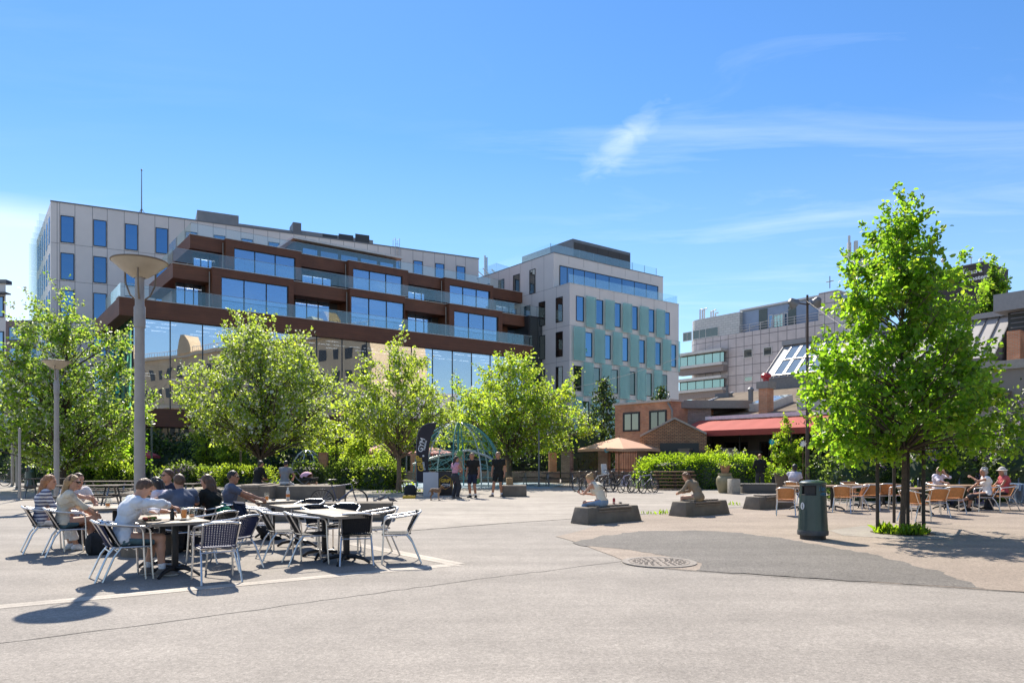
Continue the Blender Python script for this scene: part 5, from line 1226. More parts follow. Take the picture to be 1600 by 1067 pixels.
for key, px, py, d, lab, pr in (
    ('A', 73, 861, uF, 'leftmost black woven aluminium chair, under the woman in stripes', 0),
    ('B', 108, 866, uF, 'black woven chair carrying the blonde woman in the cream top', 0),
    ('C', 203, 902, uF, 'black woven chair with the man in the pale shirt sitting in it', 0),
    ('E', 338, 906, (-.55, .83), 'navy woven chair, nearest to the viewer, at the table with the beer', 1),
    ('F', 363, 888, (-.93, .36), 'navy woven chair seen edge on directly behind the nearest navy chair', 1),
    ('G', 330, 876, (-.93, .36), 'dark woven chair half hidden behind the beer table and the navy chairs', 0),
    ('H', 441, 873, (.86, .5), 'black woven chair seen from the side, left of two at the empty table', 0),
    ('I', 483, 879, (.88, .47), 'black woven chair seen from the side, nearest the empty table corner', 0),
    ('J', 556, 879, (-.25, .97), 'black woven chair with its back to the viewer at the empty table', 0),
    ('K', 621, 877, (-.985, -.17), 'rightmost aluminium chair, standing alone and facing left', 0),
    ('L', 505, 861, (.75, -.65), 'aluminium chair at the far left side of the empty table', 0),
    ('M', 538, 858, (.1, -1), 'aluminium chair at the far end of the empty table', 0),
    ('N', 586, 866, (-.9, -.4), 'aluminium chair tucked in at the right side of the empty table', 0),
    ('O', 404, 857, (.92, .4), 'navy woven chair with a jacket over it behind the black chairs', 1)):
    q = gp(px, py); CH[key] = q; place(chairN if pr else chair0, q, d, lab, G1)
CH['C2'] = CH['C'] - UX * .10 + VX * .10
place(chairN, CH['C'] - UX * .085 + VX * .02, uF, 'navy woven chair nested under the seat of the man in the pale shirt', G1, dz=0.0)
for key, pos, d, lab in (('P', (-5.3, 13.9), (.86, .5), 'black chair holding the dark haired man in the grey tee by the blocks'),
                         ('D', (-6.08, 12.62), (-1, .1), 'dark woven chair under the dark haired woman in white'),
                         ('Ee', (-6.5, 13.65), (-.4, -.9), 'chair under the man in sunglasses behind the tall lamp post'),
                         ('Ff', (-5.42, 11.9), (-.75, .66), 'dark woven chair under the man in the blue grey tee'),
                         ('Gg', (-5.20, 12.45), (-.95, .3), 'chair under the long haired woman with the green bag'),
                         ('Q', (-3.95, 14.0), (-.1, -1), 'aluminium chair holding the grey bicycle helmet')):
    CH[key] = Vector((pos[0], pos[1], 0)); place(chair0, pos, d, lab, G1)
def make_table(name, label, w=.74, d=.80, top=M_TOP):
    t = empty(name, (0, 0, 0), 0, label, 'table')
    b = MB(); b.box((0, 0, .738), (w, d, .022)); b.build('tabletop', top, t, bevel=.006)
    e = MB(); e.box((0, 0, .716), (w - .004, d - .004, .02)); e.build('edge_band', M_EDGE, t)
    c = MB(); c.box((0, 0, .38), (.075, .075, .66)); c.box((0, 0, .70), (.34, .34, .012)); c.build('column', M_BLK, t, bevel=.004)
    for k in range(4):
        a = math.pi / 4 + k * math.pi / 2; d_ = Vector((math.cos(a), math.sin(a), 0)); f = MB()
        f.tube([d_ * .03 + ZZ * .10, d_ * .14 + ZZ * .105, d_ * .28 + ZZ * .07, d_ * .37 + ZZ * .012], [.034, .032, .026, .02], 8); f.build('foot', M_BLK, t)
    return t
RU = math.atan2(UX.y, UX.x)
T1 = make_table('cafe_table', 'near half of the table with the beer glass and food plate'); T1.location = (-4.60, 9.88, 0); T1.rotation_euler.z = RU; T1['group'] = 'cafe tables on the terrace'
TB = {'1a': T1}
for key, pos, lab in (('1b', (-5.09, 10.53), 'far half of the table where the man in the pale shirt eats'), ('2a', (-2.52, 11.02), 'nearer empty cafe table beside the chair seen from behind'),
                      ('2b', (-3.02, 11.66), 'farther empty cafe table pushed against the nearer one'), ('4', (-3.86, 13.0), 'cafe table with folded feet in front of the helmet chair'),
                      ('3', (-4.78, 14.45), 'cafe table carrying one glass and the white bottle'), ('5', (-6.92, 12.62), 'cafe table with beer glasses between the drinkers at left')):
    TB[key] = dup(T1, (*pos, 0), RU, lab, 'cafe tables on the terrace')
# ---- things on tables
M_GLS = glass_mat('clear_glass', (.9, .95, .95), (.93, .95, .95), .06, clear=1, wav=0); M_BEER = mat('beer', (0.85, 0.40, 0.012), 0.15, var=0.1, scale=30)
_n = M_BEER.node_tree; _t = _n.nodes.new('ShaderNodeBsdfTranslucent'); _t.inputs[0].default_value = (1, .55, .03, 1); _m = _n.nodes.new('ShaderNodeMixShader'); _m.inputs[0].default_value = .6; _n.links.new(_n.nodes['Principled BSDF'].outputs[0], _m.inputs[1]); _n.links.new(_t.outputs[0], _m.inputs[2]); _n.links.new(_m.outputs[0], _n.nodes['Material Output'].inputs[0])
M_FOAM = mat('foam', (0.8, 0.76, 0.66), .8, var=.05); M_PLATE = mat('white_china', (0.72, 0.72, 0.72), .25, var=.02)
def mug(loc, label, fill=.6, cat='beer glass', handle=True):
    t = empty('beer_glass', loc, 0, label, cat, 'glasses on the cafe tables')
    g = MB(); g.lathe([(.036, 0), (.043, .05), (.044, .10), (.041, .165), (.037, .165), (.039, .10), (.038, .05), (.03, .012), (0, .012)], 18, caps=False); g.build('glass', M_GLS, t)
    if handle: h = MB(); h.tube(arc_pts((.041, 0, .03), (.105, 0, .085), (.04, 0, .14), 8), .008, 6); h.build('handle', M_GLS, t)
    if fill:
        b = MB(); b.lathe([(.0, .013), (.029, .013), (.0365, .05), (.037, fill * .15 + .02), (0, fill * .15 + .02)], 16, caps=False); b.build('beer', M_BEER, t)
        f = MB(); f.lathe([(0, fill * .15 + .0205), (.0368, fill * .15 + .0205), (.037, fill * .15 + .034), (0, fill * .15 + .036)], 16, caps=False); f.build('foam', M_FOAM, t)
    return t
ZT = .7495
mug((-4.50, 9.93, ZT + .012), 'full golden beer glass on the dark coaster', .72)
mug((-4.52, 10.22, ZT), 'nearly empty tall glass behind the full beer', .08)
c = gp(293, 811, ZT)
t = empty('coaster', (-4.50, 9.93, ZT), 0, 'dark round coaster under the golden beer', 'coaster'); b = MB(); b.lathe([(.09, 0), (.095, .004), (.095, .011), (0, .011)], 24); b.build('disc', M_BLK, t)
t = empty('sauce_bottle', (-4.67, 9.95, ZT), 0, 'small dark bottle with white label beside the beer', 'bottle')
b = MB(); b.lathe([(.026, 0), (.028, .01), (.028, .10), (.013, .14), (.012, .175), (0, .175)], 16); b.build('body', mat('dark_bottle', (0.02, 0.015, 0.012), .15, var=.1), t)
b = MB(); b.lathe([(.0285, .03), (.0285, .085)], 16, caps=False); b.build('label_band', mat('paper_label', (0.03, 0.03, .035), .6, var=.1), t); b = MB(); b.lathe([(.0135, .165), (.0135, .19), (0, .19)], 12); b.build('cap', M_PLATE, t)
t = empty('food_plate', (-4.90, 9.80, ZT), 0, 'black plate of food with a crumpled napkin before the eating man', 'plate')
b = MB(); b.lathe([(.08, 0), (.14, .012), (.145, .018), (.08, .008), (0, .008)], 26); b.build('plate', M_BLK, t)
rnd = random.Random(3)
for nm, cc, n_ in (('salad', (0.16, 0.24, 0.05), 5), ('bread', (0.5, 0.32, 0.15), 3), ('filling', (0.5, 0.14, 0.1), 3)):
    b = MB()
    for k in range(n_): b.ell((rnd.uniform(-.08, .08), rnd.uniform(-.07, .07), .035), (rnd.uniform(.025, .045), .03, .022), 8, 6)
    b.build(nm, mat('food_' + nm, cc, .7, var=.25, scale=30), t)
b = MB(); vs = [(.04 + .07 * math.cos(a) * rnd.uniform(.6, 1.2), .03 + .06 * math.sin(a) * rnd.uniform(.6, 1.2), .05 + rnd.uniform(0, .09)) for a in [i * .7 for i in range(9)]]; vs.append((.04, .03, .15)); b.add(vs, [(i, (i + 1) % 9, 9) for i in range(9)]); b.build('napkin', mat('napkin', (0.75, 0.66, 0.64), .9, var=.08), t, smooth=False)
mug((-4.86, 14.35, ZT), 'tall pale drink glass on the table by the stone blocks', .45, handle=False)
t = empty('drink_bottle', (-4.52, 14.60, ZT), 0, 'white plastic bottle with an orange label on the far table', 'bottle')
b = MB(); b.lathe([(.034, 0), (.037, .02), (.036, .17), (.016, .215), (.016, .235), (0, .235)], 16); b.build('body', mat('milky_plastic', (0.7, 0.68, 0.62), .3, var=.05), t)
b = MB(); b.lathe([(.0375, .06), (.0375, .12)], 16, caps=False); b.build('label_band', mat('orange_label', (0.7, 0.22, 0.04), .5, var=.1), t); b = MB(); b.lathe([(.018, .23), (.018, .255), (0, .255)], 12); b.build('cap', M_PLATE, t)
mug((-6.98, 12.50, ZT), 'left one of two half empty glasses before the drinkers', .3); mug((-6.80, 12.72, ZT), 'right one of two half empty glasses before the drinkers', .35)
t = empty('cap', (-4.72, 14.32, ZT), 0, 'small grey bowl beside the tall pale drink', 'bowl'); b = MB(); b.lathe([(.03, 0), (.055, .03), (.05, .03), (.028, .006), (0, .006)], 16); b.build('bowl', mat('grey_glaze', (.4, .38, .36), .4), t); t.name = 'small_bowl'
# helmet on a chair, jacket, backpack
t = empty('bicycle_helmet', (-3.95, 13.92, .462), .4, 'grey and blue bicycle helmet lying on a chair seat', 'helmet')
b = MB(); b.ell((0, 0, .12), (.16, .2, .14), 16, 10); b.build('shell', mat('helmet_grey', (0.22, 0.25, 0.32), .35, var=.1), t)
b = MB()
for x in (-.08, 0, .08): b.tube([(x, -.17, .16), (x * 1.1, 0, .262 - abs(x) * .25), (x, .17, .16)], .014, 6)
b.build('vents', M_BLK, t); b = MB(); b.tube([(-.14, 0, .1), (-.06, .05, -.0), (.06, .05, -.0), (.14, 0, .1)], .008, 5); b.build('strap', M_BLK, t)
def soft_bag(name, loc, size, rz, m, label, cat, straps=True):
    t = empty(name, loc, rz, label, cat); rnd = random.Random(7)
    b = MB(); n, k = 20, 9; vs = []; fs = []
    for j in range(k + 1):
        h = j / k; sc = (1 - abs(h - .4) ** 3 * 1.7) * (1 if j not in (0, k) else .8)
        for i in range(n):
            a = 2 * math.pi * i / n; p = 4; r = (abs(math.cos(a)) ** p + abs(math.sin(a)) ** p) ** (-1 / p) * sc * (1 + .05 * math.sin(a * 3 + h * 7))
            vs.append((math.cos(a) * r * size[0] / 2, math.sin(a) * r * size[1] / 2, h * size[2]))
    for j in range(k):
        for i in range(n): i2 = (i + 1) % n; fs.append((j * n + i, j * n + i2, (j + 1) * n + i2, (j + 1) * n + i))
    fs += [tuple(range(n - 1, -1, -1)), tuple(k * n + i for i in range(n))]; b.add(vs, fs); b.build('body', m, t, angle=60)
    if straps:
        s = MB()
        for x in (-.25, .25): s.tube(arc_pts((x * size[0], -size[1] * .45, size[2] * .9), (x * size[0], -size[1] * 1.2, size[2] * .6), (x * size[0], -size[1] * .45, size[2] * .15), 8), .014, 6)
        s.tube(arc_pts((-.06, 0, size[2]), (0, 0, size[2] + .1), (.06, 0, size[2]), 6), .01, 6); s.build('strap', m, t)
        s = MB(); s.box((0, size[1] * .47, size[2] * .35), (size[0] * .7, .05, size[2] * .4)); s.build('pocket', m, t, bevel=.02)
    return t
M_BLKCLOTH = mat('black_cloth', (0.017, 0.018, 0.021), .85, var=.25, scale=12, bump=.3, bscale=50)
q = gp(152, 866); soft_bag('backpack', q, (.34, .24, .36), .5, M_BLKCLOTH, 'black backpack on the ground behind the man in the pale shirt', 'backpack')
# ------------------------------------------------------------------ concrete blocks and benches
def block_obj(name, label, cat, corner, L_, D_, h, group, rz=RU, taper=0.0, slat=None, top=M_CONCT):
    """corner = front left base corner at the end of the long face; long side along rz"""
    t = empty(name, corner, rz, label, cat, group); tp = taper
    b = MB(); vs = [(0, 0, 0), (L_, 0, 0), (L_, D_, 0), (0, D_, 0), (tp, tp, h), (L_ - tp, tp, h), (L_ - tp, D_ - tp, h), (tp, D_ - tp, h)]
    b.add(vs, [(3, 2, 1, 0), (4, 5, 6, 7), (0, 1, 5, 4), (1, 2, 6, 5), (2, 3, 7, 6), (3, 0, 4, 7)])
    b.build('block', M_CONC, t, bevel=.02, seg=3)
    if slat:
        s0, s1 = slat; n = 4
        for k in range(n):
            s = MB(); dd = (D_ - 2 * tp - .06) / n; s.box(((s0 + s1) / 2, tp + .03 + dd * (k + .5), h + .022), (s1 - s0, dd - .014, .034)); s.build('seat_slat', M_WOOD, t, bevel=.006)
        s = MB(); s.box(((s0 + s1) / 2, tp * .55 + .0, h - .03), (s1 - s0, .05, .045)); s.box(((s0 + s1) / 2, tp * .8, h - .10), (s1 - s0, .05, .045)); s.build('front_slat', M_WOOD, t, bevel=.005)
    return t
GB = 'tapered concrete benches on the plaza'
k1 = gp(918, 820); block_obj('concrete_bench', 'tapered dark concrete bench where the woman with the phone sits', 'bench', k1, 1.9, .62, .40, GB, taper=.075, slat=(.42, 1.55))
k1 = gp(1072, 808); block_obj('concrete_bench', 'tapered dark concrete bench under the hunched person in brown', 'bench', k1, 1.95, .62, .40, GB, taper=.075, slat=(.45, 1.55))
k1 = gp(1187, 797); block_obj('concrete_bench', 'empty tapered concrete bench partly hidden by the green litter bin', 'bench', k1, 1.95, .62, .40, GB, taper=.075, slat=(.42, 1.6))
GC = 'square concrete seat blocks'
p0 = gp(430, 817); p1 = gp(611, 813); p0 = Vector((p1.x - 3.2, p1.y - .4, 0)); 
block_obj('concrete_block', 'long low concrete block in front of the road bike', 'seat block', p0, 3.25, .85, .45, GC, rz=.11, taper=.012)
A1 = gp(421, 781); block_obj('concrete_block', 'wide concrete block at the right end of the raised stone group', 'seat block', A1, 2.55, 1.6, .52, GC, rz=.02, taper=.01)
A2 = gp(352, 783); block_obj('concrete_block', 'concrete block with wooden slats where the two backs are turned', 'seat block', A2, 1.62, 2.2, .56, GC, rz=.02, taper=.01, slat=(.55, 1.2))
A3 = gp(262, 800); block_obj('concrete_block', 'dark concrete block behind the man in the grey tee', 'seat block', A3, 1.9, 1.1, .5, GC, rz=.02, taper=.01)
block_obj('concrete_block', 'pale topped concrete block right of the standing gym people', 'seat block', gp(783, 776), 1.05, .9, .46, GC, rz=.0, taper=.012)
t = empty('concrete_block', gp(231, 866), 0, 'round low concrete block under the beer table', 'seat block', GC); b = MB(); b.lathe([(.40, 0), (.40, .30), (.37, .33), (0, .33)], 32); b.build('block', M_CONC, t)
# ------------------------------------------------------------------ picnic tables, benches
def picnic(label, loc, rz, first=None):
    t = empty('picnic_table', loc, rz, label, 'picnic table', 'picnic tables on the plaza')
    b = MB()
    for k in range(5): b.box((0, -.30 + k * .15, .745), (1.9, .135, .035))
    b.build('tabletop', M_DWOOD, t, smooth=False)
    for s in (-1, 1):
        b = MB()
        for k in range(2): b.box((0, s * (.62 + k * .14), .445), (1.9, .125, .035))
        b.build('seat', M_DWOOD, t, smooth=False)
    for x in (-.68, .68):
        f = MB(); f.tube([(x, -.72, 0), (x, -.28, .73)], .028, 6); f.tube([(x, .72, 0), (x, .28, .73)], .028, 6); f.box((x, 0, .41), (.05, 1.5, .05)); f.build('leg_frame', mat('grey_steel', (0.25, 0.25, 0.26), .5, .5), t)
    return t
pt = picnic('dark slatted picnic table behind the blonde woman', gp(140, 797), .12)
for px, py, rz, lab in ((208, 795, .12, 'slatted picnic table just left of the tall lamp post'), (262, 792, .1, 'slatted picnic table behind the man in sunglasses'), (78, 776, .3, 'far picnic table right of the left litter bin'),
                        (874, 760, .05, 'weathered picnic table before the dark fence, left of the bicycles'), (838, 757, .1, 'second weathered picnic table near the wide tree trunk'), (170, 784, .1, 'picnic table farthest back, below the bright bush')):
    dup(pt, gp(px, py), rz, lab)
def park_bench(loc, rz, label):
    t = empty('park_bench', loc, rz, label, 'bench')
    b = MB()
    for k in range(4): b.box((0, -.2 + k * .12, .45), (1.6, .1, .035))
    b.build('seat', M_WOOD, t, smooth=False); b = MB()
    for k in range(3): b.box((0, .27 + k * .03, .58 + k * .13), (1.6, .03, .1))
    b.build('backrest', M_WOOD, t, smooth=False)
    for x in (-.65, .65):
        f = MB(); f.tube([(x, -.22, 0), (x, -.2, .43), (x, .22, .43), (x, .36, .9)], .025, 6); f.tube([(x, .22, .43), (x, .3, 0)], .025, 6); f.build('leg', M_BLK, t)
    return t
park_bench(gp(633, 765), -.9, 'slatted park bench beside the black flag')
# ------------------------------------------------------------------ rattan terrace
cane0 = make_chair('cane_chair', '', M_CANE, cane=True); G2 = 'cane chairs on the right terrace'
for px, py, d, lab in ((1228, 805, (.35, .93), 'cane chair standing alone just left of the green litter bin'), (1317, 800, (.5, .86), 'cane chair seen from behind right of the green litter bin'),
                       (1338, 797, (-.9, .3), 'cane chair turned left, second right of the bin'), (1360, 796, (.4, .9), 'cane chair showing its back left of the first stake'),
                       (1385, 793, (.3, .95), 'cane chair between the first two dark stakes'), (1402, 795, (-.8, .5), 'cane chair behind the linden trunk'),
                       (1430, 814, (.9, .45), 'cane chair in side view, nearest the linden trunk'), (1461, 807, (.1, 1), 'cane chair showing its full back right of the stakes'),
                       (1488, 802, (.2, 1), 'cane chair in front of the woman in lilac white'), (1538, 799, (-.95, .25), 'cane chair carrying the grey haired woman'),
                       (1567, 797, (-.9, .1), 'cane chair carrying the woman in the sun hat'), (1467, 790, (.3, -.9), 'cane chair under the woman with her hand at her chin'),
                       (1243, 787, (.75, .6), 'cane chair under the man in the pale tee behind the bin'), (1330, 789, (0, -1), 'cane chair on the far side of the tables behind the bin')):
    place(cane0, gp(px, py), d, lab, G2); 
M_WTOP = mat('wooden_top', (0.30, 0.19, 0.105), .5, var=.15, scale=6)
tw = make_table('terrace_table', 'brown terrace table behind the green litter bin', .8, .8, M_WTOP); tw['group'] = 'brown tables on the right terrace'; tw.location = gp(1252, 797); tw.rotation_euler.z = .1
for px, py, lab in ((1300, 796, 'brown terrace table right behind the green litter bin'), (1345, 793, 'brown terrace table left of the first stake'), (1380, 791, 'brown terrace table seen between the stakes'),
                    (1436, 803, 'brown terrace table behind the last two stakes'), (1478, 796, 'brown terrace table in front of the woman in lilac white'), (1512, 795, 'brown terrace table between the seated women')):
    dup(tw, gp(px, py), .1, lab, 'brown tables on the right terrace')
# ------------------------------------------------------------------ lamps, poles
def bowl_lamp(loc, label, s=1.0, group='bowl street lamps'):
    t = empty('street_lamp', loc, .4, label, 'street lamp', group)
    p = MB(); p.tube([(0, 0, 0), (0, 0, 2.2)], [.083, .083], 18); p.tube([(0, 0, 2.2), (0, 0, 3.72)], [.078, .074], 18); p.lathe([(.074, 3.72), (.088, 3.72), (.088, 4.05), (.070, 4.08), (.070, 4.55)], 18); p.build('pole', M_POLE, t)
    pl = MB(); pl.lathe([(.20, 0), (.20, .03), (.1, .06), (.1, .12)], 20); pl.build('base_plate', M_GREYM, t)
    op = mat('opal_bowl', (0.56, 0.49, 0.38), .35, var=.12, scale=5); op.node_tree.nodes['Principled BSDF'].inputs['Transmission Weight'].default_value = .35
    b = MB(); b.lathe([(.09, 4.53), (.13, 4.54), (.25, 4.63), (.405, 4.765), (.42, 4.785), (.408, 4.79), (.24, 4.655), (.10, 4.56)], 40, caps=False); b.build('bowl', op, t)
    r = MB(); r.tube([(.42 * math.cos(a), .42 * math.sin(a), 4.79) for a in [2 * math.pi * i / 40 for i in range(40)]], .014, 6, closed=True); r.build('rim', mat('rim_brown', (0.16, 0.12, 0.08), .5), t)
    c = MB(); c.lathe([(.408, 4.797), (.27, 4.83), (0, 4.85)], 40, caps=False); c.build('cover', op, t)
    for k in range(3):
        a = k * 2.094 + .5; d = Vector((math.cos(a), math.sin(a), 0)); m = MB(); m.tube([d * .075 + ZZ * 4.18, d * .17 + ZZ * 4.26, d * .25 + ZZ * 4.45, d * .26 + ZZ * 4.64], .014, 6); m.build('bracket', mat('rim_brown', (0.16, 0.12, 0.08), .5), t)
    return t
L1 = bowl_lamp((-6.07, 11.8, 0), 'tall pale lamp post with a wide bowl head among the cafe tables')
dup(L1, (-15.1, 24, 0), .4, 'slim pale lamp post with a bowl head before the flecked tree')
dup(L1, (-24.6, 36, 0), .4, 'far bowl lamp post at the left edge, partly in leaves'); dup(L1, (-27.6, 40, 0), .4, 'farthest bowl lamp post by the left bicycle')
def plain_pole(px, Y, h, r, label, m=M_GREYM, name='post'):
    c = at(px, 715, Y); t = empty(name, (c.x, c.y, 0), 0, label, 'post'); b = MB(); b.tube([(0, 0, 0), (0, 0, h)], [r, r * .8], 10); b.build('pole', m, t)
    c_ = MB(); c_.lathe([(r * 1.9, 0), (r * 1.9, .05), (r, .08)], 12); c_.build('foot', m, t); c_ = MB(); c_.lathe([(r * .8, h), (r * .95, h + .02), (r * .6, h + .1), (0, h + .12)], 10); c_.build('cap', m, t); return t
plain_pole(30.5, 27.0, 2.6, .055, 'short grey post left of the left litter bin', M_POLE)
plain_pole(237, 44, 4.0, .06, 'thin grey post beside the tall lamp in the planting bed'); plain_pole(376, 42, 3.2, .07, 'grey wooden post among the golden saplings', M_WOOD); plain_pole(635, 46, 4.6, .05, 'thin grey post right of the small tree', M_GREYM); plain_pole(842, 40, 3.0, .05, 'thin post before the picnic tables')
def flood_pole():
    c = at(1261.5, 715, 33); t = empty('floodlight_pole', (c.x, c.y, 0), 0, 'slim rusty pole carrying two floodlights beside the red awning', 'lamp post')
    ru = mat('rusty_pole', (0.085, 0.062, 0.05), .7, .3, var=.3, scale=4); zt = zp(461, 33)
    p = MB(); p.tube([(0, 0, 0), (0, 0, 2.2)], [.095, .09], 12); p.tube([(0, 0, 2.2), (0, 0, zt)], [.075, .05], 12); p.build('pole', ru, t)
    for (dx, dy, rx) in ((-.62, -.1, -1), (.28, -.25, 1)):
        z = zp(476, 33); m = MB(); rot = Matrix.Rotation(R(62), 3, 'X') @ Matrix.Rotation(R(-10), 3, 'Y'); rot = Matrix.Rotation(R(-55 if rx < 0 else 12), 3, 'Z') @ rot
        prof = [(.09, .34), (.14, .30), (.2, .12), (.27, 0)]; n = 16; vs = []; fs = []
        for (r_, h_) in prof:
            for j in range(n): a = 2 * math.pi * j / n; vs.append(Vector((dx, dy, z)) + rot @ Vector((r_ * math.cos(a), r_ * math.sin(a), h_)))
        for i in range(3):
            for j in range(n): j2 = (j + 1) % n; fs.append((i * n + j, i * n + j2, (i + 1) * n + j2, (i + 1) * n + j))
        fs.append(tuple(range(n))); m.add(vs, fs); h = m.build('floodlight', M_GREYM, t)
        g = MB(); g.add([Vector((dx, dy, z)) + rot @ Vector((.255 * math.cos(2 * math.pi * j / n), .255 * math.sin(2 * math.pi * j / n), .008)) for j in range(n)], [tuple(range(n))]); g.build('lens', mat('lens', (.62, .6, .58), .15, var=.05), h)
        a = MB(); a.tube([(0, 0, z), (dx * .6, dy * .6, z + .05), (dx, dy, z + .1)], .03, 6); a.build('arm', ru, t)
flood_pole()
def wire(a, b, sag, label, r=.012, m=M_GREYM):
    a, b = Vector(a), Vector(b); pts = [a.lerp(b, k / 24) - ZZ * sag * 4 * (k / 24) * (1 - k / 24) for k in range(25)]
    o = MB(); o.tube(pts, r, 5, caps=False); tag(o.build('cable', m), label, 'cable', 'overhead cables')
tp = at(1260, 470, 33)
wire(tp, at(890, 607, 42), .5, 'long pale overhead cable from the floodlight pole to the wide tree', .011, mat('cable_pale', (.42, .4, .38), .6)); wire(tp, at(1600, 655, 20), .3, 'overhead cable running right from the floodlight pole into the linden', .006, M_BLK)
# ------------------------------------------------------------------ litter bins
def litter_bin(loc, label, rz, graffiti=True):
    t = empty('litter_bin', loc, rz, label, 'litter bin'); gm = mat('bin_green', (0.014, 0.040, 0.038), .38, .1, var=.25, scale=3, coat=.3)
    b = MB(); b.lathe([(.24, 0), (.24, .085), (0, .085)], 36); b.build('base', M_BLK, t)
    b = MB(); b.lathe([(.285, .09), (.29, .11), (.29, .16), (.283, .185)], 40, caps=False); b.build('skirt', mat('bin_skirt', (0.05, 0.055, 0.058), .6, var=.2), t)
    # body wall with an opening left in it
    n = 48; zs = [.18, .5, .88, .955, 1.06, 1.09]; rs = [.28, .262, .246, .243, .240, .240]; vs = []; fs = []
    for z, r in zip(zs, rs):
        for j in range(n): a = 2 * math.pi * j / n; vs.append((r * math.cos(a), r * math.sin(a), z))
    hole = set(range(0, 9))
    for i in range(len(zs) - 1):
        for j in range(n):
            if i in (2, 3) and j in hole and i >= 2: continue
            j2 = (j + 1) % n; fs.append((i * n + j, i * n + j2, (i + 1) * n + j2, (i + 1) * n + j))
    b = MB(); b.add(vs, fs); b.build('body', gm, t)
    i_ = MB(); i_.lathe([(.215, .5), (.215, 1.08)], 32, caps=False); i_.build('liner', M_BLK, t)
    f = MB(); a0, a1 = 0, 2 * math.pi * 9 / n
    for z in (.88, 1.058): f.tube([(.247 * math.cos(a), .247 * math.sin(a), z) for a in [a0 + (a1 - a0) * k / 8 for k in range(9)]], .01, 6)
    f.build('slot_rim', M_BLK, t)
    l = MB(); l.lathe([(.243, 1.082), (.252, 1.09), (.252, 1.115), (.21, 1.145), (.1, 1.16), (0, 1.163)], 40, caps=False); l.build('lid', gm, t)
    def onwall(a, z, o=.004):
        r = float(np.interp(z, zs, rs)) + o; return Vector((r * math.cos(a), r * math.sin(a), z))
    s = MB(); ac = .10; k = 20; vs = [onwall(ac, .66)] + [onwall(ac + .19 * math.cos(2 * math.pi * i / k), .66 + .07 * math.sin(2 * math.pi * i / k)) for i in range(k)]; s.add(vs, [(0, 1 + i, 1 + (i + 1) % k) for i in range(k)]); s.build('sticker', mat('sticker_white', (.66, .66, .66), .5, var=.02), t)
    s = MB()
    for (da, dz, ra, rz_) in ((0, .035, .035, .012), (0, .0, .05, .022), (-.02, -.035, .02, .02), (.05, -.03, .02, .02)):
        s.add([onwall(ac + da, .66 + dz, .0065)] + [onwall(ac + da + ra * math.cos(i * .7854), .66 + dz + rz_ * math.sin(i * .7854), .0065) for i in range(8)], [(0, 1 + i, 1 + (i + 1) % 8) for i in range(8)])
    s.build('sticker_figure', M_BLK, t)
    if graffiti:
        g = MB(); bl = mat('spray_blue', (0.05, 0.17, 0.27), .6, var=.2)
        def stroke(pts): g.tube([onwall(a, z, .002) for a, z in pts], .0045, 5)
        a0 = 1.42
        for k, ch in enumerate(([(0, 0), (0, .07), (.07, .07)], [(0, .0), (.05, .08), (.1, 0)], [(0, .07), (0, 0), (.09, .0), (.09, .07)], [(0, 0), (.0, .07), (.08, .04), (.0, .02)], [(.09, .07), (0, .06), (.09, .03), (0, 0)])):
            stroke([(a0 + k * .16 + x, .955 + z + .012 * (k % 2)) for x, z in ch])
        stroke([(a0 + .1 + .38 * (1 + math.cos(x)), .895 + .028 * math.sin(x)) for x in [i * .35 for i in range(19)]]); stroke([(a0 + .2 + .03 * i, .90 + .02 * math.sin(i * 1.3)) for i in range(16)])
        g.build('graffiti', bl, t)
    return t
bn = litter_bin(gp(1270, 842), 'dark green litter bin with blue graffiti standing by the asphalt patch', R(-165) )
dup(bn, gp(48, 763), R(-150), 'small looking dark green litter bin at the far left')
